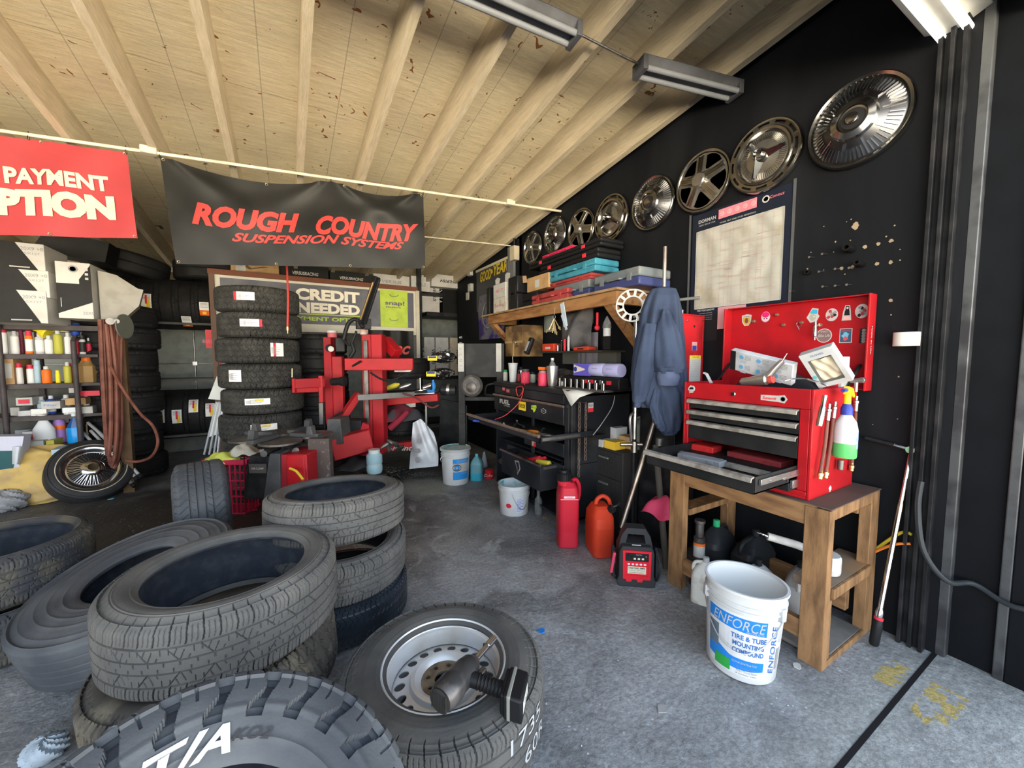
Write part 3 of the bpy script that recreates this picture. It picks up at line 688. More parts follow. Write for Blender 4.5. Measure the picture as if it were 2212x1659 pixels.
def hub_star(R):
    t=thing('hubcap','x','hubcap',(0,0,0))
    g=MB();g.shell([(R,0),(R,.012),(R*.97,.022),(R*.92,.02),(R*.87,.008),(R*.86,.0)],64);g.build('rim_ring',hchrome,t,local=True)
    hs=[]
    for i in range(5):
        a=2*PI*i/5+PI/5+.35;pts=[]
        pts=[(R*.36,0)]+[(R*.78,-.30*R)] if False else []
        for (r,b) in ((.40,-.16),(.80,-.40),(.84,-.2),(.85,0),(.84,.2),(.80,.40),(.40,.16),(.36,0)):pts.append((R*r*math.cos(a+b),R*r*math.sin(a+b)))
        hs.append(pts)
    g=MB();g.plate(circ2(0,0,R*.87,n=64),hs,(0,0,.0),UX,UY,UZ*.004,zf=lambda q:.012+.035*(1-math.hypot(*q)/(R*.87)),zn=UZ);g.lathe([(R*.86,.001),(0,.001)],40,m=1)
    g.build('star_face',[cast,hc_dark],t,local=True)
    g=MB()
    for i in range(5):
        a=2*PI*i/5+.35;c,s_=math.cos(a),math.sin(a)
        for sg in (-1,1):
            w=.055*R*sg;g.beam((R*.2*c-w*s_,R*.2*s_+w*c,.044),(R*.82*c-w*1.3*s_,R*.82*s_+w*1.3*c,.02),.007,.010)
        g.beam((R*.2*c,R*.2*s_,.046),(R*.8*c,R*.8*s_,.02),R*.07,.008)
    g.build('spokes',hchrome,t,local=True)
    g=MB();g.lathe([(R*.23,.03),(R*.22,.06),(R*.19,.066),(0,.066)],48);g.build('centre_cap',cast,t,local=True)
    return t
caps=[(1854,265,.205,0,'large finned chrome hubcap on the black wall, nearest the door track'),(1652,340,.198,1,'three-blade chrome hubcap with slotted rim, above the right half of the wall chart'),
        (1520,393,.195,2,'five-spoke star hubcap above the left edge of the wall chart'),(1411,440,.195,0,'finned chrome hubcap left of the five-spoke star one nearest the chart'),
        (1322,472,.195,1,'small-looking three-blade hubcap between a finned and a five-spoke one, fifth from the door'),(1257,496,.19,2,'five-spoke hubcap just right of the stacked tool cases, sixth from the door'),
        (1200,508,.185,0,'finned hubcap peeking out above the pink tool case'),(1152,535,.18,2,'farthest hubcap, five-spoke, beside the black tool cases')]
proto={}
mk={0:hub_fins,1:hub_slots,2:hub_star}
for x,y,R,kd,lab in caps:
    p=Xp(x,y,XW-.015);s_=R/.195
    if kd not in proto:
        o=mk[kd](.195);proto[kd]=o;M=Matrix.Translation(p) @ RW().to_4x4();o.location=p;o.rotation_euler=M.to_euler();WM[o.name]=M;o['label']=lab;o['group']='hubcaps hung along the black wall'
    else:o=copy_tree(proto[kd],p,RW() @ rotz(.35*kd+.5*(x % 3)),lab,'hubcaps hung along the black wall')
    o.scale=(s_,s_,s_)
# wall chart
def wp(x,y,off=.004):return Xp(x,y,XW-off)
yy0,yy1=1.70,1.135;zt,zb=2.235,1.60
ct=thing('wall_chart','creased stud-reference chart with dark header in a plastic sleeve on the black wall','poster',(XW-.003,(yy0+yy1)/2,zb))
def YZ(fy,fz):return Vector((XW-.006,yy0+(yy1-yy0)*fy,zb+(zt-zb)*fz))
g=MB();g.bb((XW-.005,yy0+.02,zb-.02),(XW-.001,yy1-.015,zt+.015));g.build('backing_card',flat('chart_navy',(.012,.016,.028),.35),ct,smooth=0)
g=MB();lt=flat('chart_line',(.42,.30,.27),.8)
sheet=mat('chart_sheet',(.38,.375,.335),.75,c2=(.30,.27,.20),sc_=5,lo=.5,hi=.7,bump=.5,bsc=9)
a0,a1,b0,b1=.03,.97,.04,.84
g.grid(lambda u,v:YZ(a0+(a1-a0)*u,b0+(b1-b0)*v)-UX*(.002+.003*math.sin(u*23+2*math.sin(v*7))*math.sin(v*5+u*4)),60,30)
rr=random.Random(3)
cols=[0,.1,.17,.22,.32,.38,.43,.47,.58,.66,.74,.79,.9,1]
def chl(u0,v0,u1,v1,w,m=1):
    A_=YZ(a0+(a1-a0)*u0,b0+(b1-b0)*v0)-UX*.0065;B_=YZ(a0+(a1-a0)*u1,b0+(b1-b0)*v1)-UX*.0065
    d=(B_-A_).normalized();n_=d.cross(UX)*w/2;g.add([A_-n_,B_-n_,B_+n_,A_+n_],[(0,1,2,3)],m)
for c_ in cols:chl(c_,0,c_,1,.0015)
for i in range(44):
    q=rr.randrange(0,11,2);u0=cols[q];u1=cols[min(13,q+rr.choice((2,3,4)))];v=rr.random();chl(u0,v,u1,v,.0016)
for i in range(260):
    q=rr.randrange(13);u0=cols[q]+.008;u1=u0+rr.uniform(.02,.05);v=rr.random();chl(u0,v,min(u1,1),v,.0022,2)
for (u0,v0,u1,v1) in ((0,0,1,0),(0,1,1,1),(0,0,0,1),(1,0,1,1)):chl(u0,v0,u1,v1,.005,3)
g.build('printed_table',[sheet,lt,flat('chart_text',(.5,.4,.36),.8),paper],ct,smooth=0)
g=MB();O=YZ(.15,.93)-UX*.001;g.text('DORMAN',O+UZ*.008,-UY,UZ,.022,0,w=.12,bold=.02);g.text('NEW SINCE 1918',O-UZ*.018,-UY,UZ,.009,0,w=.11)
g.text('WHEEL NUT AND STUD REFERENCE',YZ(.5,.87)-UX*.002,-UY,UZ,.009,0,w=.22)
HPM=[paper,pink,flat('stud_disc',(.55,.36,.36),.6)];g.build('title_print',HPM,ct,smooth=0);g=MB();g.bb(YZ(.29,.91)-UX*.001,YZ(.70,1.0)-UX*.003,1)
for i in range(5):
    c_=YZ(.33+.085*i,.955)-UX*.004;g.lathe([(.014,0),(.014,.001),(0,.001)],20,c_,(-1,0,0),2);g.lathe([(.009,.001),(.009,.002),(0,.002)],6,c_,(-1,0,0),1);g.lathe([(.004,.002),(0,.003)],8,c_,(-1,0,0),0)
g.build('stud_strip',HPM,ct,smooth=0);g=MB();c_=YZ(.79,.955)-UX*.003;g.lathe([(.02,0),(.02,.001),(.013,.001),(.013,0)],24,c_,(-1,0,0),0);g.text('Contact',YZ(.895,.96)-UX*.004,-UY,UZ,.016,1,w=.075,shear=.2)
g.build('logo_print',HPM,ct,smooth=0);g=MB();g.text('www.DormanProducts.com',YZ(.5,.0)-UX*.002,-UY,UZ,.007,0,w=.13);g.text('AUTOMOTIVE PARTS',YZ(.86,.0)-UX*.002,-UY,UZ,.006,0,w=.1)
g.build('footer_print',HPM,ct,smooth=0)
for ye_ in (yy1-.035,yy0+.03):MB().bb((XW-.0085,ye_,zb-.03),(XW-.008,ye_+.015,zt+.03)).build('sleeve_edge',flat('sleeve',(.08,.085,.09),.12),ct,smooth=0)
# small cards hanging under the chart
g=MB();a=Xp(1500,668,XW-.004);b=Xp(1548,735,XW-.004);g.bb((XW-.004,a.y,a.z),(XW-.001,b.y,b.z));c_=(a+b)/2;g.text('DID YOU KNOW?',Vector((XW-.006,c_.y,a.z-.015)),-UY,UZ,.012,1,w=.12,bold=.02)
for i in range(4):g.text('stud length and thread',Vector((XW-.006,c_.y,a.z-.035-.014*i)),-UY,UZ,.006,1,w=.09)
tag(g.build('info_card',[blk,paper],smooth=0),'small black card headed in white text below the chart, left of the pink one','card')
g=MB();a=Xp(1551,664,XW-.005);b=Xp(1610,700,XW-.005);g.bb((XW-.006,a.y,a.z),(XW-.002,b.y,b.z-.02));g.text('STUD',Vector((XW-.008,(a.y+b.y)/2,a.z-.02)),-UY,UZ,.012,1)
tag(g.build('pink_card',[flat('faded_pink',(.55,.28,.30),.6),redink],smooth=0),'faded pink card under the wall chart behind the red lid corner','card')
# sockets hung on wall nails
for (x,y,r,L_,lb) in ((1828,535,.017,.07,'largest black deep socket pushed on a wall peg, upper'),(1850,568,.013,.075,'black deep socket on a wall peg pointing left, below the largest one'),(1742,588,.012,.03,'short black socket on a wall peg nearest the chart')):
    p=Xp(x,y,XW-L_);g=MB();g.shell([(r*.55,L_*.4),(r*.55,L_),(r,L_),(r,0)],24,(XW,p.y,p.z),(-1,0,.05));g.build
    tag(g.build('socket',flat('black_oxide',(.03,.03,.032),.25,.8)),lb,'socket','sockets pegged on the black wall')
nl=[(1759,555),(1787,548),(1718,628),(1780,586),(1815,580),(1845,578),(1788,618),(1815,616),(1840,614)]
pl=[(1868,533),(1897,527),(1925,520),(1894,570),(1924,566),(1818,580),(1841,577),(1924,649)]
g0=None
for i,(x,y) in enumerate(nl):
    p=Xp(x,y,XW);g=MB();g.cyl(p+UX*.01,p-UX*.045-UZ*.006+UY*.004,.0022);g.cyl(p-UX*.045-UZ*.006+UY*.004,p-UX*.047-UZ*.006+UY*.004,.0055)
    tag(g.build('nail',steel),'steel nail sticking out of the black wall beside the sockets','nail','nails in the black wall')
chip=flat('bare_wood_chip',(.30,.23,.15),.9)
def blob(p,r,seed,m=0,n=14):
    q=random.Random(seed);return [(r*(.6+.6*q.random())*math.cos(2*PI*i/n),r*(.7+.6*q.random())*math.sin(2*PI*i/n)) for i in range(n)]
g=MB()
for i,(x,y) in enumerate(pl):g.prism(blob(0,.0085,i),Xp(x,y,XW-.0012),UY,UZ,UX*.001)
g.prism(blob(0,.016,77,n=22),Xp(1848,488,XW-.0012),UY,UZ,UX*.001)
for i in range(40):
    q=random.Random(i+50);g.prism(blob(0,.0025+.002*q.random(),i,n=7),Xp(1640+q.random()*320,470+q.random()*460,XW-.0012),UY,UZ,UX*.001)
o=tag(g.build('bare_wood_patches',chip,smooth=0),'pale chips where black paint has flaked off the wall','paint chips',kind='stuff')
# tape roll stuck on wall
p=Xp(1962,733,XW-.03);g=MB();g.shell([(.03,-.03),(.044,-.03),(.044,.03),(.03,.03),(.03,-.03)],40,p-UX*.02,(0,0,1));g.lathe([(.03,-.024),(0,-.024)],30,p-UX*.02,(0,0,1),1)
tag(g.build('tape_roll',[mat('stained_tape',(.62,.6,.56),.6,c2=(.45,.3,.26)),mat('tape_inside',(.35,.2,.15),.7)]),'stained white tape roll hung on the black wall right of the red lid','tape roll')
# ================================================================ WOODEN BENCH
BX0,BX1,BY0,BY1,BZ=1.868,2.38,.672,1.425,.69
bn=thing('wooden_bench','rough pine stand with open frame carrying the red tool chest','workbench',((BX0+BX1)/2,(BY0+BY1)/2,0))
def wb(a,b,nm='rail',m=None,M_=None):MB().bb(a,b).build(nm,M_ or wood,bn,bevel=.003)
for (x,y) in ((BX0,BY0),(BX0,BY1-.09),(BX1-.09,BY0),(BX1-.09,BY1-.09)):
    if (x,y) == (BX0,BY0):wb((x,y,0),(x+.045,y+.09,BZ-.01),'leg');wb((x+.0455,y+.001,.035),(x+.065,y+.02,.29),'corner_strip')
    elif x == BX0:wb((x,y,0),(x+.045,y+.09,BZ-.01),'leg')
    else:wb((x,y,0),(x+.09,y+.045,BZ-.03),'leg')
MB().bb((BX0,BY0-.005,BZ-.005),(BX1,BY1+.005,BZ)).build('top_board',mat('greasy_bench_top',(.10,.075,.06),.7,c2=(.05,.04,.035),sc_=4),bn,bevel=.002)
wb((BX0+.005,BY0+.05,BZ-.095),(BX0+.045,BY1-.06,BZ-.005),'apron',M_=woodh)
wb((BX0+.05,BY0,BZ-.055),(BX1,BY0+.04,BZ-.005),'apron');wb((BX0+.05,BY1-.045,BZ-.09),(BX1,BY1-.005,BZ-.005),'apron')
wb((BX1-.045,BY0+.05,BZ-.12),(BX1-.005,BY1-.06,BZ-.005),'apron',M_=woodh)
wb((BX0+.06,BY0+.045,BZ-.17),(BX0+.11,BY0+.085,BZ-.055),'cleat');wb((BX1-.10,BY0+.045,BZ-.12),(BX1-.045,BY0+.085,BZ-.04),'cleat')
greyw=mat('worn_shelf_board',(.20,.15,.11),.75,c2=(.33,.18,.08),sc_=3)
MB().bb((BX0+.045,BY0+.002,.305),(BX1-.01,BY0+.14,.345)).build('side_shelf',[greyw],bn,bevel=.003)
wb((BX0+.046,BY0-.012,.302),(BX1-.08,BY0+.0015,.346),'shelf_edge')
wb((BX0+.045,BY1-.10,.42),(BX1-.02,BY1-.005,.455),'side_shelf')
wb((BX0+.01,BY0+.09,.09),(BX0+.045,BY1-.09,.17),'stretcher',M_=woodh);wb((BX1-.13,BY0+.06,.10),(BX1-.09,BY1-.06,.20),'stretcher',M_=woodh)
MB().bb((BX0+.05,BY0+.012,.012),(BX1-.09,BY0+.28,.03)).build('foot_board',mat('dusty_board',(.17,.16,.15),.8),bn,bevel=.002)
wb((BX0+.045,BY0,0),(BX1-.09,BY0+.012,.028),'foot_edge');wb((BX0+.07,BY0+.012,.03),(BX0+.085,BY0+.05,.13),'corner_strip')
# ================================================================ RED TOOL CHEST
CX0,CX1,CY0,CY1,CZ0,CZ1=1.90,2.33,.762,1.375,BZ,1.165
tc=thing('red_tool_chest','open red tool chest with grey-lipped black drawers on the wooden stand','tool chest',((CX0+CX1)/2,(CY0+CY1)/2,CZ0))
g=MB();t_=.012
g.bb((CX0,CY0,CZ0),(CX1,CY0+t_,CZ1));g.bb((CX0,CY1-t_,CZ0),(CX1,CY1,CZ1));g.bb((CX1-t_,CY0+t_,CZ0+.013),(CX1,CY1-t_,CZ1));g.bb((CX0+.001,CY0+t_,CZ0),(CX1,CY1-t_,CZ0+.0119))
g.bb((CX0,CY0+t_,CZ1-.085),(CX0+.012,CY1-t_,CZ1));g.bb((CX0,CY0+t_,CZ0+.036),(CX0+.012,CY0+.05,CZ1-.086));g.bb((CX0,CY1-.03,CZ0+.036),(CX0+.012,CY1-t_,CZ1-.086));g.bb((CX0,CY0+t_,CZ0+.012),(CX0+.01,CY1-t_,CZ0+.035))
g.bb((CX0+.012,CY0+.012,CZ1-.09),(CX1-t_,CY1-.012,CZ1-.082))
g.build('body',red,tc,bevel=.003)
dw0,dw1=CY0+.052,CY1-.032
lip=mat('drawer_lip',(.42,.41,.38),.4,.5,c2=(.22,.21,.19),sc_=18,stretch=(1,1,1))
dblk=mat('drawer_black',(.011,.012,.013),.5,c2=(.02,.02,.021))
def lipm(g,x,z,m=0,y0=dw0,y1=dw1):g.prism([(0,0),(-.022,-.004),(-.026,-.022),(-.020,-.024),(-.016,-.010),(0,-.006)],(x,y0,z),UX,UZ,UY*(y1-y0),m)
zs=[CZ1-.088,CZ1-.148,CZ1-.205]
for i,z in enumerate(zs):
    h_=.05 if i < 2 else .1
    d=MB().bb((CX0+.002,dw0,z-h_),(CX0+.3,dw1,z-.002)).build('drawer',dblk,tc,bevel=.002)
    g=MB();lipm(g,CX0+.002,z);g.build('drawer_lip',lip,d,bevel=.001)
# open deep drawer
OX=CX0-.33;zo=.80+.0;yo0,yo1=dw0-.0,dw1
zo=.83
g=MB();g.bb((OX,yo0,zo-.07),(OX+.4,yo1,zo-.062));g.bb((OX,yo0,zo-.07),(OX+.008,yo1,zo));g.bb((OX,yo0,zo-.07),(OX+.4,yo0+.006,zo-.0));g.bb((OX,yo1-.006,zo-.07),(OX+.4,yo1,zo-.0))
od=g.build('open_drawer',dblk,tc,bevel=.0015)
g=MB();lipm(g,OX,zo+.004);g.build('drawer_lip',lip,od,bevel=.001)
for yy in (yo0-.006,yo1+.006):
    g=MB();g.bb((OX+.03,yy-.005,zo-.035),(OX+.37,yy+.005,zo-.012));g.bb((OX+.2,yy-.007,zo-.04),(OX+.36,yy+.007,zo-.03));g.cyl((OX+.1,yy-.008,zo-.024),(OX+.1,yy+.008,zo-.024),.004);g.build('slide_rail',steel,od,bevel=.001)
# lowest drawer, slightly open, with name in pink
g=MB();g.bb((CX0-.06,yo0,CZ0+.035),(CX0+.2,yo1,CZ0+.10));bd=g.build('drawer',dblk,tc,bevel=.002)
g=MB();lipm(g,CX0-.06,CZ0+.104);g.build('drawer_lip',lip,bd,bevel=.001)
g=MB();g.text('snap-on brembo',(CX0-.0615,yo0+.16,CZ0+.062),-UY,UZ,.024,0,w=.2,bold=.03);g.build('drawer_lettering',pink,bd,smooth=0)
g=MB();g.bb((CX0-.05,yo0-.012,CZ0+.05),(CX0+.0,yo0-.001,CZ0+.085));g.build('slide_rail',steel,bd,bevel=.001)
g=MB();g.lathe([(.012,0),(.012,.006),(.009,.01),(0,.01)],24,(CX0,(CY0+CY1)/2+.03,CZ1-.045),(-1,0,0));g.build('lock',chrome,tc)
def sticker_shape(g,poly,c,u,v,n,m):g.prism(poly,Vector(c)+Vector(n)*.0006,u,v,Vector(n)*.0008,m)
g=MB();c_=Vector((CX0-.001,CY0+.16,CZ1-.05));g.prism([(-.05,-.012),(.02,-.014),(.05,-.018),(.062,0),(.05,.018),(.02,.014),(-.05,.012)],c_,-UY,UZ,-UX*.0008,0);g.text('Summit',c_-UX*.0015+UY*.012,-UY,UZ,.014,1,w=.06,bold=.03,shear=.2);g.lathe([(.012,0),(.009,.001),(.009,0)],16,c_-UY*.044-UX*.001,(-1,0,0),2)
c_=Vector((CX0-.001,CY1-.045,CZ1-.04));g.prism(blob(0,.022,5),c_,-UY,UZ,-UX*.0008,0);g.text('GARAGE',c_-UX*.0015-UZ*.008,-UY,UZ,.008,2,w=.03);g.prism([(-.014,.0),(.014,.002),(.010,.014),(-.008,.012)],c_-UX*.001,-UY,UZ,-UX*.0008,3)
c_=Vector(((CX0+CX1)/2-.02,CY0-.001,CZ0+.022));g.prism(blob(0,.014,9),c_,UX,UZ,-UY*.0008,0)
g.build('stickers',[paper,redink,greyink,blk],tc,smooth=0)
# lid: open, against the wall
lx=XW-.035;lzt,lzb=1.60,1.175;ly0,ly1=.655,1.345
P_tr=Xp(1892,640,lx);P_br=Xp(1885,835,lx);P_tl=Xp(1580,665,lx)
lzt=(P_tr.z+P_tl.z)/2;ly0,ly1=P_tr.y,P_tl.y;lzb=P_br.z
g=MB();g.bb((lx,ly0,lzb-.02),(lx+.006,ly1,lzt));g.bb((lx-.07,ly0-.004,lzb-.02),(lx+.006,ly0+.005,lzt));g.bb((lx-.07,ly1-.005,lzb-.02),(lx+.006,ly1+.004,lzt));g.bb((lx-.05,ly0+.006,lzt-.006),(lx-.001,ly1-.006,lzt))
ld=g.build('lid',red,tc,bevel=.003)
g=MB();g.text('MADE IN USA',(lx-.036,ly0-.0052,(lzt+lzb)/2),UZ*-1,UX,.012,0,w=.13,bold=.02)
for yy in (ly0+.035,ly1-.02):g.cyl((lx-.02,yy,lzb+.10),(lx-.17,yy+.0,CZ1-.02),.005,m=1);g.cyl((lx-.02,yy,lzb+.10),(lx-.09,yy,(lzb+CZ1)/2+.05),.008,m=1)
g.build('gas_struts',[paper,black],ld,smooth=30)
def onlid(x,y):p=Xp(x,y,lx);p.x=lx-.0008;return p
N_=-UX
# stickers on the lid, one flat picture each (generic figures)
g=MB();q=onlid(1613,692)
g.prism([(-.028,.03),(.0,.036),(.028,.03),(.026,-.01),(.012,-.032),(-.012,-.032),(-.026,-.01)],q,-UY,UZ,N_*.0006,0);g.prism([(-.022,.016),(.022,.016),(.020,-.008),(.008,-.026),(-.008,-.026),(-.020,-.008)],q+N_*.0006,-UY,UZ,N_*.0005,1);g.prism(circ2(0,-.002,.010,.016,14),q+N_*.0012,-UY,UZ,N_*.0004,2);g.text('CAMPING',q+UZ*.022+N_*.001,-UY,UZ,.006,3,w=.04)
g.build('badge_sticker',[paper,flat('mustard',(.5,.32,.05),.6),flat('brown_ink',(.16,.07,.03),.6),blk],ld,smooth=0)
g=MB();q=onlid(1654,686);g.prism(circ2(0,.004,.024,.030,20),q,-UY,UZ,N_*.0006,0);g.prism(circ2(0,.016,.020,.016,16),q+N_*.0006,-UY,UZ,N_*.0005,1);g.prism(circ2(0,-.008,.018,.013,16),q+N_*.0006,-UY,UZ,N_*.0005,2)
for s_ in (-1,1):g.prism(circ2(s_*.007,-.006,.0035,n=8),q+N_*.0011,-UY,UZ,N_*.0003,3)
g.build('pink_face_sticker',[paper,flat('hot_pink',(.75,.02,.15),.5),flat('light_pink',(.75,.4,.55),.5),blk],ld,smooth=0)
g=MB();q=onlid(1757,682);g.prism([(-.02,.012),(-.006,.04),(.022,.034),(.02,.008),(.028,-.004),(.016,-.03),(-.012,-.036),(-.03,-.008)],q,-UY,UZ,N_*.0006,0);g.prism([(-.016,.012),(-.004,.034),(.018,.028),(.016,.008)],q+N_*.0006,-UY,UZ,N_*.0005,1);g.prism(circ2(-.002,-.008,.015,.018,14),q+N_*.0006,-UY,UZ,N_*.0005,2);g.prism(circ2(.004,-.004,.005,n=10),q+N_*.0012,-UY,UZ,N_*.0003,0)
g.build('blue_cap_sticker',[paper,flat('cyan_ink',(.04,.35,.55),.5),flat('tan_grey',(.35,.33,.28),.6)],ld,smooth=0)
for (x,y,w,h_,nm,sd) in ((1797,680,.026,.032,'helmet_sticker',3),(1862,672,.026,.034,'round_sticker',4)):
    g=MB();q=onlid(x,y);g.prism(circ2(0,0,w,h_,22),q,-UY,UZ,N_*.0006,0)
    for i in range(9):
        rq=random.Random(sd*20+i);g.prism(blob(0,.008,sd+i,n=9),q+N_*(.0007+.0001*i)+UY*(rq.random()-.5)*w*1.2+UZ*(rq.random()-.5)*h_*1.2,-UY,UZ,N_*.0002,1+i % 3)
    g.build(nm,[flat('sticker_pale',(.5,.42,.42),.6),blk,greyink,flat('dull_red',(.35,.05,.06),.6)],ld,smooth=0)
g=MB();q=onlid(1830,676);g.prism([(-.008,.038),(.01,.036),(.014,.01),(.018,-.036),(-.02,-.036),(-.016,.006)],q,-UY,UZ,N_*.0006,0);g.prism([(-.006,.034),(.008,.032),(.008,.012),(-.007,.012)],q+N_*.0006,-UY,UZ,N_*.0005,1);g.prism([(-.009,.012),(.009,.012),(.011,-.012),(-.011,-.012)],q+N_*.0006,-UY,UZ,N_*.0005,1);g.prism(circ2(.001,.024,.005,n=10),q+N_*.0012,-UY,UZ,N_*.0003,2);g.prism([(-.011,-.013),(.011,-.013),(.014,-.032),(-.014,-.032)],q+N_*.0006,-UY,UZ,N_*.0005,2)
g.build('standing_figure_sticker',[paper,blk,flat('skin_pink',(.7,.4,.4),.6)],ld,smooth=0)
g=MB();q=onlid(1780,725);g.prism(circ2(0,0,.034,.036,24),q,-UY,UZ,N_*.0006,0);g.prism(circ2(0,0,.030,.032,24),q+N_*.0006,-UY,UZ,N_*.0003,1);g.text('Bike Life',q+N_*.0013,-UY,UZ,.014,0,w=.05,shear=.3);g.text('SPEED',q+N_*.0013+UZ*.02,-UY,UZ,.007,0,w=.03)
g.build('script_sticker',[paper,flat('grey_brown',(.2,.12,.12),.5)],ld,smooth=0)
g=MB();q=onlid(1827,725);g.quad(q+N_*.0003,-UY,UZ,.05,.07,0,th=-.0006);g.quad(q+N_*.001,-UY,UZ,.044,.064,1,th=-.0006);g.prism(blob(0,.016,14),q+N_*.0018,-UY,UZ,N_*.0004,2);g.prism(blob(0,.01,15),q+N_*.0022-UZ*.015,-UY,UZ,N_*.0004,3);g.text('NIGHT RIDE',q+N_*.002+UZ*.024,-UY,UZ,.008,4,w=.036)
g.build('card_sticker',[paper,flat('card_dark',(.04,.09,.16),.5),flat('card_blue',(.15,.4,.55),.5),flat('card_red',(.6,.08,.1),.5),redink],ld,smooth=0)
g=MB();q=onlid(1866,725);g.prism([(-.014,.034),(.014,.038),(.018,-.03),(-.018,-.036)],q,-UY,UZ,N_*.0006,0)
for i in range(5):g.prism(circ2(0,.025-.013*i,.008,n=12),q+N_*.0006,-UY,UZ,N_*.0004,1)
g.build('dark_totem_sticker',[blk,greyink],ld,smooth=0)
for (x,y) in ((1630,694),(1680,680),(1694,702),(1733,697),(1773,702)):
    p=onlid(x,y);g=MB();g.lathe([(.0095,0),(.0095,.012),(.007,.016),(0,.016)],20,p,N_);tag(g.build('magnet',flat('brass_magnet',(.55,.47,.33),.25,.9)),{1630:'round brass magnet beside the badge sticker',1680:'round brass magnet highest on the lid',1694:'round brass magnet below the highest one on the lid',1733:'round brass magnet with wire ring on the lid',1773:'round brass magnet above the hanging air fitting'}[x],'magnet','magnets on the red lid')
p=onlid(1731,700);g=MB();g.tube([p+N_*.018+UY*(.012*math.cos(a)+.002)+UZ*.014*math.sin(a) for a in [i*.5 for i in range(13)]]+[p+N_*.018-UY*0+UZ*-.03],.0015,6);tag(g.build('wire_ring',steel),'bent wire ring hanging from a magnet on the red lid','wire')
p=onlid(1767,712);g=MB();g.lathe([(.004,-.045),(.004,-.03),(.011,-.026),(.011,.01),(.009,.016),(.009,.03),(.006,.034),(.006,.05)],16,p+N_*.03-UZ*.01,(0,0,1));tag(g.build('air_fitting',chrome),'chrome air coupler hanging on the red lid','fitting')
# ================================================================ small-thing helpers
def single(g,name,ms,label,cat,group=None,kind=None,**k):return tag(g.build(name,ms,**k),label,cat,group,kind)
def bottle(p,r,h,body,capm,label,name='bottle',cat='bottle',group=None,neck=.35,lab=None,R=None,n=24,caph=.1,sh=.72):
    p=Vector(p);R=R or Matrix.Identity(3);t=thing(name,label,cat,p,R,group)
    g=MB();g.lathe([(r*.92,0),(r,h*.03),(r,h*sh*.97),(r*.85,h*(sh+.05)),(r*neck,h*(sh+.14)),(r*neck,h*(1-caph))],n);g.build('body',body,t,local=True)
    g=MB();g.lathe([(r*neck*1.25,h*(1-caph)),(r*neck*1.25,h*.995),(r*neck*1.1,h)],16);g.build('cap',capm,t,local=True)
    if lab:
        g=MB();g.shell([(r*1.012,h*.15),(r*1.012,h*sh*.9)],n);g.build('label',lab,t,local=True)
    return t
def can(p,r,h,body,capm,label,name='spray_can',cat='spray can',group=None,cap=True,lab=None,capr=.85,caph=.2):
    p=Vector(p);t=thing(name,label,cat,p,None,group)
    g=MB();top=h*(1-caph) if cap else h*.9
    g.lathe([(r*.95,0),(r,.004),(r,top-.012),(r*.9,top-.004),(r*.7,top),(r*.55,top+.004)],20);g.build('body',body,t,local=True)
    g=MB()
    if cap:g.lathe([(r*capr,top-.003),(r*capr*.96,h*.98),(r*capr*.8,h)],20)
    else:g.lathe([(r*.3,top),(r*.3,h)],12)
    g.build('cap',capm,t,local=True)
    if lab:g=MB();g.shell([(r*1.012,h*.12),(r*1.012,top*.8)],20);g.build('label',lab,t,local=True)
    return t
def carton(a,b,m,label,name='carton',cat='box',group=None,printm=None,tx=None,rz=0,tm=None,face='x',bev=.002,th=.018):
    """box a..b with optional printing on the face towards -x or -y"""
    a=Vector(a);b=Vector(b);c=Vector(((a.x+b.x)/2,(a.y+b.y)/2,min(a.z,b.z)));d=b-a;d=Vector([abs(q) for q in d])
    t=thing(name,label,cat,c,rotz(rz),group)
    g=MB();g.box((0,0,d.z/2),d);g.build('body',m,t,local=True,bevel=bev,smooth=0)
    if tx or printm:
        g=MB()
        if face == 'x':o=Vector((-d.x/2-.0008,0,d.z/2));u=-UY;w=d.y
        else:o=Vector((0,-d.y/2-.0008,d.z/2));u=UX;w=d.x
        if printm:g.quad(o,u,UZ,w*.7,d.z*.55,0,th=.0006);o=o+(-UX if face == 'x' else -UY)*.0012
        if tx:g.text(tx,o,u,UZ,th,1,w=min(w*.85,len(tx)*th*.8))
        g.build('print',[printm or m,tm or blk],t,local=True,smooth=0)
    return t
# ================================================================ CONTENTS OF THE RED CHEST
zT=CZ1-.08
g=MB();q=Sp(1640,795,1);C0=Xp(1645,790,2.02)
def sheetpts(c,w,h_,ru):return ru @ Vector((0,0,0))
Rk=Matrix.Rotation(math.radians(14),3,'X') @ Matrix.Rotation(math.radians(-22),3,'Y')
kt=thing('boxed_glove_kit','white carton with blue icons lying open on the red chest, under the grey gun','box',C0)
g=MB();g.box(C0,(.035,.30,.11),Rk);g.build('body',mat('glossy_carton',(.50,.53,.57),.35),kt,bevel=.004)
g=MB()
for i in range(3):
    for j in range(2):
        o=C0+Rk @ Vector((-.0185,.09-.085*i,.03-.055*j));g.lathe([(.011,0),(.011,.001),(0,.001)],18,o,Rk @ Vector((-1,0,0))); 
        for k_ in range(4):g.box(o+Rk @ Vector((0,-.032,.012-.007*k_)),(.001,.03,.002),Rk,1)
        g.box(o+Rk @ Vector((.0,-.01,-.024)),(.001,.03,.014),Rk,2)
g.box(C0+Rk @ Vector((-.0185,.135,-.0)),(.001,.028,.108),Rk,3)
g.build('print',[flat('icon_blue',(.12,.35,.6),.5),greyink,flat('pale_grey',(.4,.42,.5),.5),blk],kt,smooth=0)
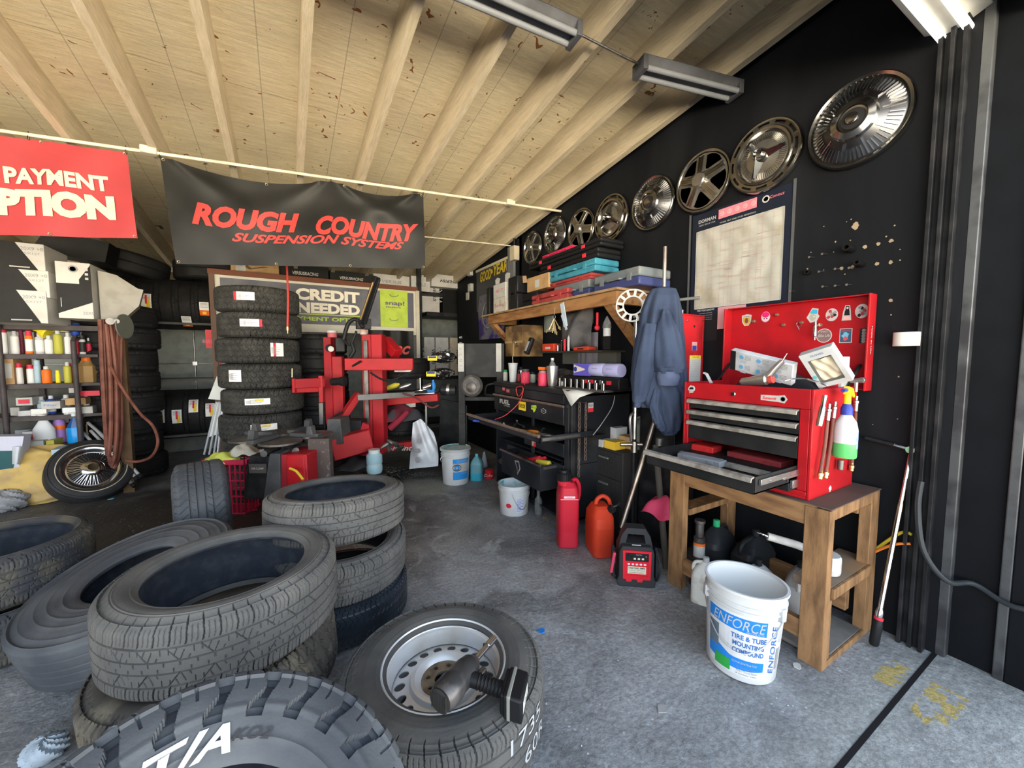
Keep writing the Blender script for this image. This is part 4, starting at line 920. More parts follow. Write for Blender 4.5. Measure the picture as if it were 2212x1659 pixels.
# grey die grinder / air gun
g=MB();a=Xp(1600,826,1.94);b=Xp(1655,820,1.94);c_=Xp(1690,780,1.95)
wr=thing('air_wrench','silver pneumatic wrench lying on the chest edge in front of the white carton','air tool',a-UZ*.02)
g.lathe([(.012,0),(.020,.01),(.022,.05),(.026,.09),(.026,.12),(.015,.13),(0,.13)],24,a,b-a);g.build('body',flat('satin_alloy',(.5,.5,.5),.28,.9),wr)
g=MB();g.tube([b,(b+c_)/2+UZ*.005,c_],lambda q:.018-.006*q,12);g.build('handle',flat('satin_alloy',(.5,.5,.5),.28,.9),wr)
g=MB();g.cyl(c_,c_+(c_-b).normalized()*.03+UZ*.01,.005,.002);g.build('nozzle',chrome,wr)
g=MB();g.cyl(b+(b-a).normalized()*.012,b+(b-a).normalized()*.03,.02);g.build('end_ring',flat('tool_red',(.4,.06,.05),.4),wr)
# glove box, tilted, with window
Rg=Matrix.Rotation(math.radians(-20),3,'X') @ Matrix.Rotation(math.radians(-28),3,'Y')
C1=Xp(1782,795,2.0);gb=thing('glove_box','tilted white box with open window showing beige gloves, right of the carton','box',C1-UZ*.06)
g=MB();W_,H_=.125,.17
loop=[(-W_/2,-H_/2),(W_/2,-H_/2),(W_/2,H_/2),(-W_/2,H_/2)];win=[(-.045,-.065),(.045,-.065),(.045,.05),(-.045,.05)]
u_,v_,n_=Rg @ -UY,Rg @ UZ,Rg @ -UX
g.plate(loop,[win],C1,u_,v_,-n_*.002)
for (aa,bb_,w3) in (((0,-H_/2),UX,0),((0,H_/2),UX,0)):g.box(C1+v_*aa[1]-n_*.02,(.04,W_,.002),Rg)
for sx in (-1,1):g.box(C1+u_*sx*W_/2-n_*.02,(.04,.002,H_),Rg)
g.box(C1-n_*.04,(.002,W_,H_),Rg,1)
g.build('body',[white,flat('card_inner',(.35,.34,.3),.8)],gb,bevel=.001)
g=MB();g.grid(lambda u,v:C1+u_*(-.04+.08*u)+v_*(-.06+.1*v)-n_*(.018-.008*math.sin(u*9)*math.cos(v*8+u*4)),14,18);g.build('gloves',flat('latex_cream',(.62,.55,.42),.5),gb)
g=MB();g.text('GLOVES',C1+v_*.068+n_*.001,u_,v_,.008,0,w=.05);g.lathe([(.008,0),(.008,.001),(0,.001)],16,C1-u_*.052-v_*.03+n_*.0,n_,1);g.build('print',[navyink,flat('teal',(.1,.4,.45),.5)],gb,smooth=0)
c_=Xp(1838,775,2.2);carton((c_.x,CY0+.015,zT),(c_.x+.07,CY0+.10,c_.z+.01),white,'small white and red carton behind the tilted glove box',tx='HD',printm=redink,tm=paper)
g=MB();c_=Xp(1680,785,2.2)
def cloth(c,w,h_,d,amp,fr,seed=0,R=None):
    rq=random.Random(seed);p1,p2=rq.random()*6,rq.random()*6;R=R or Matrix.Identity(3)
    return lambda u,v:Vector(c)+R @ Vector(((u-.5)*w+amp*.4*math.sin(v*fr+p1),(v-.5)*h_+amp*.3*math.cos(u*fr),d*(1-(2*u-1)**2)*(1-(2*v-1)**2)**.5+amp*math.sin(u*fr+p1)*math.cos(v*fr*.8+p2)))
g.grid(cloth((c_.x,c_.y,zT+.02),.22,.42,.12,.012,11,2),40,60)
single(g,'dark_cloth',flat('charcoal_cloth',(.022,.024,.028),.9),'charcoal cloth heaped at the back of the open red chest','cloth')
g=MB();a=Xp(1537,820,1.99);g.beam(a-UZ*.02,a+UZ*.03+UY*.03,.02,.006);g.beam(a+UZ*.03+UY*.03,a+UZ*.035+UY*.045-UX*.0,.018,.008);single(g,'plastic_scraper',white,'white plastic piece poking out at the far left of the red chest','tool')
g=MB();c_=Xp(1745,825,1.95);g.tube([c_+Vector((.02*math.sin(i*1.1),.06*math.cos(i*.7)-.01*i+.03,.012*math.sin(i*.9)+.0)) for i in range(12)],.003,6,sm=4);single(g,'coiled_wire',flat('grey_wire',(.35,.35,.37),.3,.6),'loops of grey wire spilling over the chest edge below the glove box','wire')
# things in the open drawer
zb_=zo-.06
def fp(x,y,z=zb_+.03):return Fl(x,y,z)
def caseat(p,w,l,h_,ms,nm,lab,rz=0,cat='case'):
    t=thing(nm,lab,cat,Vector((p.x,p.y,zb_)),rotz(rz));MB().box((0,0,h_/2),(w,l,h_)).build('shell',ms,t,local=True,bevel=.004)
    g=MB();g.box((0,0,h_+.001),(w*.85,l*.85,.002));g.build('raised_panel',ms,t,local=True,bevel=.001)
    for s_ in (-1,1):MB().box((-w/2-.002,s_*l*.28,h_*.6),(.005,l*.12,h_*.4)).build('latch',ms,t,local=True,bevel=.001)
    return t
caseat(Fl(1518,963,zb_+.04),.10,.16,.05,flat('case_red',(.6,.03,.03),.35),'small_case','bright red plastic case in the open drawer, left',rz=.12)
caseat(Fl(1640,985,zb_+.04),.12,.26,.045,flat('case_maroon',(.28,.04,.045),.5),'small_case','dull maroon flat case in the open drawer, middle',rz=-.03)
caseat(Fl(1520,985,zb_+.03)-UX*.02,.07,.22,.03,flat('case_grey',(.25,.27,.3),.4),'flat_tin','grey flat tin along the front of the open drawer',rz=.1,cat='tin')
g=MB();a=Fl(1425,948,zb_+.04);g.cyl((a.x,a.y,zb_),(a.x,a.y,zb_+.045),.022);single(g,'round_tin',dsteel,'small dark round tin in the left corner of the open drawer','tin')
# ---- things hanging at the chest's right side (face y = CY0)
fy=CY0-.003
def sy(x,y,off=.0):return Yp(x,y,CY0-off)
g=MB();c_=sy(1826,940,.055)
sb=thing('spray_bottle','hanging spray bottle half full of green liquid, yellow trigger, on the red chest side','spray bottle',(c_.x,c_.y,sy(1826,990,.055).z))
zb0,zt0_=sy(1826,986,.055).z,sy(1826,893,.055).z;H_=zt0_-zb0;rr_=.042
zl=zb0+H_*.33
green_l=flat('green_liquid',(.12,.55,.16),.25,trans=.2);frost=flat('frosted_plastic',(.72,.76,.78),.3,trans=.25)
g=MB();g.lathe([(rr_*.95,zb0),(rr_,zb0+.008),(rr_,zl),(rr_,zb0+H_*.62),(rr_*.85,zb0+H_*.8),(rr_*.42,zb0+H_*.97),(rr_*.36,zt0_)],32,(c_.x,c_.y,0),ms=[1,1,0,0,0,0,0]);g.build('bottle_body',[frost,green_l],sb)
g=MB();g.lathe([(.021,zt0_-.006),(.021,zt0_+.02),(.014,zt0_+.04)],24,(c_.x,c_.y,0));g.build('collar',flat('blue_cap',(.03,.05,.3),.35),sb)
g=MB();g.lathe([(.013,zt0_+.035),(.012,zt0_+.085)],16,(c_.x,c_.y,0));g.box((c_.x+.0,c_.y,zt0_+.095),(.035,.022,.03));g.prism([(-.015,.0),(.045,-.03),(.05,-.022),(.03,.01),(-.015,.022)],(c_.x,c_.y-.010,zt0_+.095),UX,UZ,UY*.02);g.build('trigger_head',flat('yellow_plastic',(.85,.6,.02),.35),sb,bevel=.003)
g=MB();g.cyl((c_.x-.018,c_.y,zt0_+.1),(c_.x-.05,c_.y,zt0_+.1),.008);g.build('spray_nozzle',flat('blue_cap',(.03,.05,.3),.35),sb)
g=MB();RL=rr_*1.01
def wl(x,y):a_=-PI/2+.12+x/RL;return (c_.x+RL*math.cos(a_),c_.y+RL*math.sin(a_),zb0+H_*.38+y)
for (x0,x1,y0_,y1_,m_) in ((-.016,.02,-.03,-.005,0),(-.018,.03,.0,.022,0),(-.018,.03,.028,.032,0),(-.018,.02,.036,.040,0),(.03,.045,-.03,.03,0)):
    v=[wl(x0+(x1-x0)*i/6,y_) for i in range(7) for y_ in (y0_,y1_)];g.add(v,[(2*i,2*i+2,2*i+3,2*i+1) for i in range(6)],m_)
g.build('label',flat('label_blue',(.2,.32,.68),.5),sb,smooth=0)
brn=mat('brown_hose',(.16,.06,.045),.5,c2=(.1,.035,.03));brass=flat('brass',(.65,.48,.2),.25,.9)
def whip(x0,y0,x1,y1,lab,rb_=.007,end=brass,off=.02,top=True):
    a,b=sy(x0,y0,off),sy(x1,y1,off);t=thing('hose_whip',lab,'hose',(b.x,b.y,b.z),None,'hose whips on the chest side')
    MB().tube([a,a*.6+b*.4+UX*.006,b+UZ*.03],rb_,10,sm=6).build('hose',brn,t)
    MB().lathe([(.006,0),(.009,.004),(.009,.014),(.011,.016),(.011,.028),(.007,.03),(.007,.04)],12,b,(a-b)).build('end_fitting',end,t)
    if top:MB().lathe([(.006,0),(.009,.004),(.009,.04),(.011,.042),(.011,.052),(.006,.055),(.006,.075)],12,a,(a-b)).build('coupler',steel,t)
whip(1787,910,1771,1036,'brown hose whip nearest the chest front edge, silver end');whip(1800,905,1783,1034,'brown hose whip with brass end, second from the chest front');whip(1848,890,1839,1018,'brown hose whip right of the spray bottle',off=.015)
a,b=sy(1772,905,.03),sy(1783,850,.03);g=MB();g.lathe([(.011,-.03),(.012,0),(.012,.05),(.009,.055),(.009,.1)],16,a,b-a);single(g,'air_chuck',chrome,'chrome air chuck hanging at the front corner of the chest side','air chuck')
a,b=sy(1815,1015,.02),sy(1816,985,.02);g=MB();g.lathe([(.010,0),(.012,.002),(.012,.045),(0,.045)],20,a,UZ);single(g,'socket',dsteel,'dark socket hanging below the spray bottle on the chest side','socket')
g=MB();a=sy(1850,822,.03);g.cyl(a-UX*.05,a+UX*.05,.009,.012);g.lathe([(.013,0),(.013,.02),(.008,.02)],16,a+UX*.05,UX);g.cyl(a,a-UZ*.05,.007);single(g,'air_coupler',flat('satin_alloy',(.5,.5,.5),.28,.9),'silver air coupler set at the top of the chest side near the lid','fitting')
# ================================================================ BUCKET IN FRONT
def bucket(p,r0,r1,h,label,group=None,rim=.008,fill=None,filled=None,bail=0,deco=None,tilt=None,bodym=None,inner=None):
    t=thing('plastic_bucket',label,'bucket',p,tilt,group)
    g=MB();bodym=bodym or mat('bucket_white',(.58,.60,.62),.35,c2=(.5,.51,.5),sc_=6)
    prof=[(r0*.97,0),(r0,.006)]
    rad=lambda z:r0+(r1-r0)*z/h
    for z in (.5,.72):prof.append((rad(h*z),h*z))
    for z in (.80,.86):prof += [(rad(h*z),h*z-.004),(rad(h*z)+.007,h*z-.002),(rad(h*z)+.007,h*z+.002),(rad(h*z),h*z+.004)]
    prof += [(r1,h*.97),(r1+rim,h*.972),(r1+rim,h),(r1-.002,h),(r1-.003,h*.97)]
    g.shell(prof+[(rad(h*.1)-.004,h*.1),(r0*.9,.012),(0,.012)],56,ms=[0]*(len(prof)-1)+[1]*3);g.lathe([(r0*.97,0),(0,0)],40)
    g.build('body',[bodym,inner or bodym],t,local=True)
    if filled:g=MB();g.lathe([(rad(h*fill)-.004,h*fill),(0,h*fill+.004)],48);g.build('contents',filled,t,local=True)
    return t,rad
dcb=Vector((-.86,-.5,0))
pB=Vector((1.635,.875,0));zB=.365
lean=Matrix.Rotation(math.radians(3),3,'Y')
tb,rad=bucket(pB,.128,.148,zB,'large white bucket with blue and green tire compound label, by the wooden stand',tilt=lean,inner=mat('bucket_inside',(.66,.68,.68),.4,c2=(.5,.46,.33),sc_=5,lo=.62,hi=.72))
azf=math.atan2(-pB.y,-pB.x)
def wrapb(a0,z0,rad=rad,dr=.0012):
    return lambda x,y:((rad(z0+y)+dr)*math.cos(a0+x/rad(z0)),(rad(z0+y)+dr)*math.sin(a0+x/rad(z0)),z0+y)
def band(g,wf,x0,x1,lo,hi,m,n=16):
    v=[]; 
    for i in range(n+1):
        u=i/n;x=x0+(x1-x0)*u;v += [wf(x,lo(u) if callable(lo) else lo),wf(x,hi(u) if callable(hi) else hi)]
    g.add(v,[(2*i,2*i+2,2*i+3,2*i+1) for i in range(n)],m)
g=MB();W1=wrapb(azf-.12,.15,dr=.0008);W2_=wrapb(azf-.12,.15,dr=.0016);W3_=wrapb(azf-.12,.15,dr=.0024)
band(g,W1,-.12,.125,-.125,.125,0)
band(g,W2_,-.12,.10,lambda u:.055+.01*(1-u),lambda u:.115,1)
band(g,W2_,-.12,.10,lambda u:-.09-.01*math.sin(u*3),lambda u:-.055+.05*max(0,1-u*2.2),1)
band(g,W2_,-.12,-.07,-.045,.05,2);band(g,W3_,-.085,-.02,-.118,-.072,3)
g.text('ENFORCE',(0,0,0),UX,UZ,.04,4,w=.19,shear=.25,warp=lambda x,y:W3_(x+.0,y+.088));g.text('PRODUCTS',(0,0,0),UX,UZ,.009,4,w=.06,warp=lambda x,y:W3_(x+.06,y+.062))
for i,(s_,w_) in enumerate((('TIRE & TUBE',.125),('MOUNTING',.11),('COMPOUND',.11))):g.text(s_,(0,0,0),UX,UZ,.020,5,w=w_,bold=.02,warp=lambda x,y,i=i:W3_(x+.04,y+.036-.029*i))
g.text('CONCENTRATED',(0,0,0),UX,UZ,.008,4,w=.09,warp=lambda x,y:W3_(x+.03,y-.07))
for i,s_ in enumerate(('For Mounting Tubeless','Tires or Tires w/ Natural','& Synthetic Tubes')):g.text(s_,(0,0,0),UX,UZ,.008,6,w=.075,warp=lambda x,y,i=i:W3_(x+.04,y-.09-.013*i))
g.text('ENFORCE',(0,0,0),UX,UZ,.026,5,w=.20,shear=.2,warp=lambda x,y:W3_(.135-y,x+.0)); 
for i in range(6):band(g,W1,.158+.004*i,.160+.004*i,-.09,.0,6)
for i in range(5):g.text('PRECAUTION',(0,0,0),UX,UZ,.004,6,w=.05,warp=lambda x,y,i=i:W3_(.158+.006*i-y,x+.05))
g.build('label',[flat('label_white',(.6,.62,.64),.4),flat('label_blue2',(.02,.2,.62),.4),flat('tread_picture',(.12,.16,.2),.6),greenp,paper,flat('label_text_blue',(.03,.13,.4),.5),greyink],tb,local=True,smooth=0)
g=MB();pts=[]
for i in range(13):
    q=i/12;a_=azf-1.25+2.3*q;z_=zB*.80-.16*math.sin(q*PI);rr_=rad(z_)+.012+.012*math.sin(q*PI);pts.append((rr_*math.cos(a_),rr_*math.sin(a_),z_))
g.tube(pts,.0022,6,sm=3);g.build('bail_handle',steel,tb,local=True)
for a_ in (azf-1.25,azf+1.05):pass
g=MB()
for a_ in (azf-1.25,azf+1.05):g.box((.148*math.cos(a_),.148*math.sin(a_),zB*.80),(.02,.03,.05),rotz(a_))
g.build('handle_lug',white,tb,local=True,bevel=.003)
# ================================================================ UNDER THE STAND
milk=flat('translucent_jug',(.62,.63,.6),.4,c2=(.4,.36,.3),sc_=14,lo=.5,hi=.7)
def jug(p,w,d,h,body,capm,label,name='jug',cat='jug',rz=0,group=None,hand=True,lab=None,fillm=None,fill=0):
    t=thing(name,label,cat,p,rotz(rz),group);g=MB()
    def sec(z): 
        q=z/h;s_=1 if q < .62 else 1-((q-.62)/.3)**1.5*.8
        return max(.16,s_)
    lv=[0,.02,.3,.62,.7,.78,.85,.9]
    rings=[]
    for q in lv:
        s_=sec(q*h)*(.93 if q == 0 else 1);rg=[]
        for k_ in range(24):
            a_=2*PI*k_/24;ca,sa=math.cos(a_),math.sin(a_);e_=.5
            x=w/2*s_*abs(ca)**e_*(1 if ca > 0 else -1);y=d/2*s_*abs(sa)**e_*(1 if sa > 0 else -1);rg.append(Vector((x,y-(1-s_)*d*.08,q*h)))
        rings.append(rg)
    for i in range(len(rings)-1):
        g.add(rings[i]+rings[i+1],[(k_,(k_+1) % 24,24+(k_+1) % 24,24+k_) for k_ in range(24)],1 if (fillm and lv[i+1] <= fill+.01) else 0)
    g.add(rings[0],[tuple(range(23,-1,-1))]);g.add(rings[-1],[tuple(range(24))])
    g.build('body',[body,fillm or body],t,local=True)
    nc=Vector((0,-.08*d*.84,h*.9));MB().lathe([(w*.13,-.01),(w*.13,h*.1),(w*.11,h*.105)],16,nc).build('cap',capm,t,local=True)
    if hand:MB().tube([(0,d*.30,h*.58),(0,d*.44,h*.68),(0,d*.36,h*.84),(0,d*.05,h*.88)],w*.075,8,sm=4).build('handle',body,t,local=True)
    if lab:MB().box((0,-d/2-.001,h*.33),(w*.7,.002,h*.4)).build('label',lab,t,local=True)
    return t
p=Fl(1515,1320);jug((p.x+.09,p.y+.05,0),.12,.12,.24,milk,white,'cloudy white plastic jug on the floor left of the big white bucket',rz=.5)
bj=flat('black_jug',(.02,.022,.025),.35)
jug((2.14,1.30,.0),.14,.24,.36,bj,flat('green_cap',(.03,.35,.15),.4),'black oil jug with green cap under the stand',rz=-1.5,name='oil_jug')
jug((2.22,1.14,.0),.14,.26,.34,bj,bj,'black oil jug with black cap behind the green-capped one',rz=1.5,name='oil_jug')
gj=flat('silver_jug',(.36,.37,.40),.4)
jug((1.98,1.00,.0),.12,.22,.30,gj,bj,'silver-grey oil jug just behind the big bucket',rz=1.4,name='oil_jug',lab=None)
jug((2.10,.86,.02),.12,.22,.30,flat('pale_grey_jug',(.42,.43,.44),.4),bj,'pale grey oil jug with blue label between bucket and front leg',rz=1.9,name='oil_jug',lab=flat('jug_label',(.25,.3,.42),.5))
g=MB();p=Vector((2.0,1.32,0));g.lathe([(.05,0),(.05,.012),(.03,.02),(.03,.28),(.022,.285),(.022,.36),(.028,.365),(.028,.38),(0,.38)],20,p);bjk=single(g,'bottle_jack',dsteel,'dark bottle jack with white sticker standing under the left of the stand','jack')
WM[bjk.name]=Matrix.Translation(bjk.location);g=MB();g.shell([(.0305,.17),(.0305,.25)],20,p,m=0);g.shell([(.031,.235),(.031,.25)],20,p,m=1);g.build('warning_sticker',[paper,orange],bjk)
jc=flat('pink_bag',(.5,.05,.12),.5);g=MB();g.grid(cloth((2.05,1.62,.30),.16,.2,.12,.02,9,5),16,16);single(g,'pink_cloth',jc,'crumpled pink-red cloth behind the left leg of the stand','cloth')
# air tool on the side shelf with wrapped roll
rl=thing('air_sander','white-wrapped pneumatic tool with steel nipple lying on the side shelf of the stand','air tool',(2.04,.75,.345))
p0=Yp(1805,1190,.74);g=MB();g.lathe([(.052,0),(.055,.01),(.055,.07),(.05,.08),(.0,.08)],28,(2.05,.745,.35),(0,0,1),sx=.95);g.build('head',mat('dirty_white',(.5,.5,.49),.5,c2=(.35,.34,.33),sc_=15),rl)
g=MB();e=Vector((1.93,.93,.46));g.tube([(2.04,.76,.42),(2.0,.84,.44),e],.018,12);g.build('handle',mat('dirty_white',(.5,.5,.49),.5),rl)
g=MB();g.lathe([(.009,0),(.009,.012),(.006,.014),(.007,.022),(.004,.024),(.007,.032),(.003,.045)],12,e,(-.4,.7,.2));g.build('air_nipple',chrome,rl)
# ================================================================ TORQUE WRENCH leaning at the wall
A=Fl(1864,1385,.01);B=Xp(1968,972,XW-.03)
A=Vector((2.235,.62,.012));d=(B-A).normalized();L_=(B-A).length
tw_=thing('torque_wrench','long chrome torque wrench with black grip leaning on the black wall','torque wrench',A)
MB().lathe([(.014,0),(.018,.01),(.019,.09),(.016,.12),(.012,.125)],20,A,d).build('grip',black,tw_)
MB().lathe([(.0165,.118),(.0165,.13)],20,A,d).build('red_band',redink,tw_)
MB().lathe([(.014,.13),(.015,.15),(.012,.16),(.0095,.17),(.0095,L_*.72),(.008,L_*.73),(.008,L_-.02)],16,A,d).build('shaft',chrome,tw_)
g=MB();g.lathe([(.016,-.012),(.018,0),(.016,.012)],16,B,(-1,0,.1));e=B+Vector((0,.16,.025));g.tube([B,B+Vector((0,.05,.01)),e],.008,10);g.build('ratchet_head',chrome,tw_)
g=MB();g.cyl(B+Vector((0,.055,.01)),e,.011,.009);g.build('extension_bar',blackm,tw_)
# hoses by the door
g=MB();pts=[Xp(1990,1040,XW-.06),Xp(1983,1100,XW-.08),Xp(1995,1190,XW-.1),Xp(2045,1255,XW-.07)+UY*0,Vector((XW+.02,.38,.36)),Vector((XW-.0,.27,.33)),Vector((XW+.02,.12,.38))]
pts[0] += Vector((0,0,.0));g.tube(pts,.0105,10,sm=6);single(g,'black_hose',flat('hose_black',(.03,.035,.04),.35),'black hose looping down beside the door track and out of frame','hose')
g=MB();g.tube([(XW-.03,.9,.1),(XW-.04,.72,.33),(XW-.05,.62,.44),(XW-.04,.56,.47)],.006,8,sm=5);single(g,'extension_cord',flat('orange_cord',(.65,.18,.03),.5),'orange cord running along the wall behind the torque wrench','cord')
g=MB();g.tube([(XW-.03,.86,.15),(XW-.03,.70,.36),(XW-.03,.60,.50),(XW-.03,.56,.51)],.007,8,sm=5);single(g,'yellow_hose',flat('yellow_hose',(.55,.42,.04),.5),'yellow hose arching on the wall behind the torque wrench','hose')
# ================================================================ JUMP STARTER
pj_=Fl(1372,1258);Rj=rotz(math.radians(-38))    # local -Y is its front
js=thing('jump_starter','black and red portable jump starter pack standing on the floor','jump starter',Vector((1.715,1.535,0)),Rj)
W_,D_,H_=.20,.15,.30
g=MB();g.prism([(-W_/2,0),(W_/2,0),(W_/2+.008,.03),(W_/2-.004,.06),(W_/2-.004,.2),(W_/2-.02,.235),(-W_/2+.02,.235),(-W_/2+.004,.2),(-W_/2+.004,.06),(-W_/2-.008,.03)],(0,-D_/2,0),UX,UZ,UY*D_)
g.build('case',flat('rubber_black',(.03,.032,.036),.55),js,local=True,bevel=.006)
g=MB();g.plate([(-.095,.21),(.095,.21),(.08,.28),(.05,.325),(-.05,.325),(-.08,.28)],[[(-.055,.238),(.055,.238),(.045,.29),(-.045,.29)]],(0,-.035,0),UX,UZ,UY*.07);g.build('handle',flat('rubber_black',(.03,.032,.036),.55),js,local=True,bevel=.004)
g=MB();yf=-D_/2-.003
fr_o=[(-.075,.05),(-.06,.05),(-.055,.035),(-.03,.035),(-.025,.05),(.0,.05),(.005,.035),(.03,.035),(.035,.05),(.075,.05),(.078,.215),(-.078,.215)]
g.plate(fr_o,[[(-.064,.155),(.064,.155),(.064,.203),(-.064,.203)],[(-.062,.072),(.062,.072),(.062,.145),(-.062,.145)]],(0,yf+.004,0),UX,UZ,-UY*.008);g.build('red_frame',flat('frame_red',(.6,.02,.035),.35),js,local=True,bevel=.001)
g=MB();g.quad((0,yf,.178),UX,UZ,.128,.05,0);g.lathe([(.007,0),(.007,.006),(0,.006)],16,(-.045,yf,.185),(0,-1,0),1);g.lathe([(.007,0),(.007,.006),(0,.006)],16,(-.028,yf,.178),(0,-1,0),1)
for i in range(3):g.quad((-.012+.022*i,yf-.002,.170),UX,UZ,.012,.010,2)
g.text('TRUCK PAC',(.01,yf-.003,.193),UX,UZ,.006,3,w=.035);g.text('ES',(.05,yf-.003,.185),UX,UZ,.006,3)
g.build('control_panel',[blk,black,flat('cream',(.6,.58,.45),.5),paper],js,local=True,smooth=30)
g=MB();g.quad((0,yf+.001,.107),UX,UZ,.124,.072,0); 
for i in range(5):g.ball((-.044+.022*i,yf-.002,.137),(.008,.004,.006),10,1)
g.quad((0,yf-.003,.104),UX,UZ,.10,.042,2);g.text('1700 PEAK AMPS',(0,yf-.005,.116),UX,UZ,.010,3,w=.09,bold=.02);g.text('12 VOLT DC / JUMP STARTER',(0,yf-.005,.102),UX,UZ,.007,3,w=.085);g.text('POWER SUPPLY',(0,yf-.005,.090),UX,UZ,.007,3,w=.08)
g.build('name_panel',[flat('frame_red',(.6,.02,.035),.35),flat('pale_led',(.75,.6,.62),.3),flat('cream',(.6,.58,.45),.5),blk],js,local=True,smooth=30)
g=MB();g.quad((.0,yf+.02,.231),UX,(Vector((0,.5,.6))),.05,.018,0);g.build('address_label',paper,js,local=True,smooth=0)
for s_ in (-1,1):
    g=MB();x=s_*(W_/2+.022)
    g.prism([(-.03,.03),(.0,.02),(.03,.05),(.035,.15),(.01,.20),(-.03,.18)],(x-s_*.008,0,0),UY,UZ,UX*s_*.016);g.tube([(x,-.03,.17),(x+s_*.01,-.06,.12),(x,-.05,.04),(x-s_*.02,-.02,.02)],.006,8,sm=4)
    cl=g.build('clamp_cable',flat('clamp_black',(.025,.027,.03),.5),js,local=True,bevel=.002)
    if s_ < 0:g=MB();g.box((x-.008,-.06,.13),(.016,.02,.12),Matrix.Rotation(.15,3,'Y'));g.build('red_jaw',flat('jaw_red',(.5,.05,.1),.4),js,local=True,bevel=.003)
# ================================================================ FUEL CANS
def fuelcan(p,rz,w,d,h,m,label,tall=True,capm=black):
    t=thing('fuel_can',label,'fuel can',p,rotz(rz));g=MB()
    lv=([(0,.94,.9),(.02,1,1),(.22,.96,.97),(.34,1.0,1),(.66,1.0,1),(.80,.84,.9),(.86,.5,.6)] if tall else [(0,.9,.9),(.03,1,1),(.55,1,1),(.72,.96,.92),(.86,.7,.6),(.9,.6,.45)])
    rings=[]
    for q,sx,sy_ in lv:
        rg=[]
        for k_ in range(36):
            a_=2*PI*k_/36;ca,sa=math.cos(a_),math.sin(a_);rg.append(Vector((w/2*sx*abs(ca)**.45*(1 if ca > 0 else -1),d/2*sy_*abs(sa)**.45*(1 if sa > 0 else -1)-(.0 if not tall else (1-sy_)*d*.0),q*h)))
        rings.append(rg)
    for i in range(len(rings)-1):g.add(rings[i]+rings[i+1],[(k_,(k_+1) % 36,36+(k_+1) % 36,36+k_) for k_ in range(36)])
    g.add(rings[0],[tuple(range(35,-1,-1))]);g.add(rings[-1],[tuple(range(36))]);g.build('body',m,t,local=True,smooth=50)
    return t
canr=mat('can_red',(.46,.018,.035),.4,c2=(.45,.02,.04),sc_=5);cano=mat('can_orange_red',(.50,.045,.018),.4,c2=(.42,.035,.02),sc_=5)
ra=math.radians(-30)
f1=fuelcan((1.665,2.10,0),ra,.145,.20,.52,canr,'tall red racing-style fuel jug with ribbed black cap, tallest of the floor cans')
g=MB();g.lathe([(.042,.43),(.042,.445),(.046,.447),(.046,.46)],30,(-.03,-.035,0));g.build('neck',canr,f1,local=True)
g=MB();g.lathe([(.044,.455),(.044,.505),(.030,.515),(.026,.53),(0,.535)],30,(-.03,-.035,0))
for i in range(20):a_=2*PI*i/20;g.box((-.03+.045*math.cos(a_),-.035+.045*math.sin(a_),.48),(.006,.006,.045),rotz(a_))
g.build('cap',black,f1,local=True)
MB().tube([(.03,.0,.44),(.06,.02,.445),(.085,.03,.40),(.088,.04,.33),(.07,.03,.27)],.014,12,sm=5).build('handle',canr,f1,local=True)
g=MB();g.quad((-.0,-.101,.36),UX,UZ,.075,.014,0);g.text('WARNING',(0,-.103,.36),UX,UZ,.007,1,w=.04);g.quad((0,-.1005,.345),UX,UZ,.12,.004,0);g.build('label',[flat('pinkish_label',(.7,.55,.58),.5),navyink],f1,local=True,smooth=0)
f2=fuelcan((1.78,1.90,0),ra+.1,.15,.24,.36,cano,'orange-red petrol can with looped handle and black spout, right of the tall red jug',tall=False)
MB().tube([(-.03,.0,.29),(-.02,-.0,.35),(.02,0,.375),(.06,0,.35),(.075,0,.30)],.014,12,sm=5).build('handle',cano,f2,local=True)
g=MB();g.lathe([(.026,0),(.028,.005),(.028,.02),(.015,.022),(.012,.04)],20,(.055,-.06,.30),(.2,-.5,.8));g.tube([(.06,-.075,.325),(.09,-.08,.34),(.11,-.06,.35)],.008,8,sm=4);g.build('spout',blackm,f2,local=True)
# glass bottle and second bucket
p=Fl(1163,1112);bottle(p,.032,.25,glassy,glassy,'clear glass soda bottle with blue label by the short white bucket',neck=.42,lab=None,sh=.5)
p=Fl(1117,1115);t2,rad2=bucket((p.x+.03,p.y+.1,0),.118,.128,.25,'short white bucket with blue soap residue and red dot in mid-floor',inner=mat('blue_soap_inside',(.55,.68,.72),.35,c2=(.08,.38,.45),sc_=9,lo=.52,hi=.66),fill=.25,filled=flat('soap_scum',(.35,.55,.6),.3))
az2=math.atan2(-p.y,-p.x);g=MB();Wb=wrapb(az2,.11,rad2);Wb0=wrapb(az2,.11,rad2,.0006)
def disc(g,wf,cx_,cy_,r,m,n=18):v=[wf(cx_,cy_)]+[wf(cx_+r*math.cos(2*PI*i/n),cy_+r*.8*math.sin(2*PI*i/n)) for i in range(n)];g.add(v,[(0,1+i,1+(i+1) % n) for i in range(n)],m)
disc(g,Wb,-.045,-.02,.024,0);band(g,Wb0,.02,.085,-.08,.045,1)
for i in range(9):band(g,Wb,.025,.06+.02*(i % 2),.03-.012*i,.035-.012*i,2)
g.build('label',[redink,flat('pale_label',(.55,.6,.72),.5),flat('violet_print',(.25,.28,.6),.5)],t2,local=True,smooth=0)
g=MB();pts=[((rad2(.19-.13*math.sin(q*PI))+.012)*math.cos(az2-.1+1.3*q),(rad2(.19-.13*math.sin(q*PI))+.012)*math.sin(az2-.1+1.3*q),.19-.13*math.sin(q*PI)) for q in [i/10 for i in range(11)]];g.tube(pts,.002,6,sm=2);g.build('bail_handle',steel,t2,local=True)
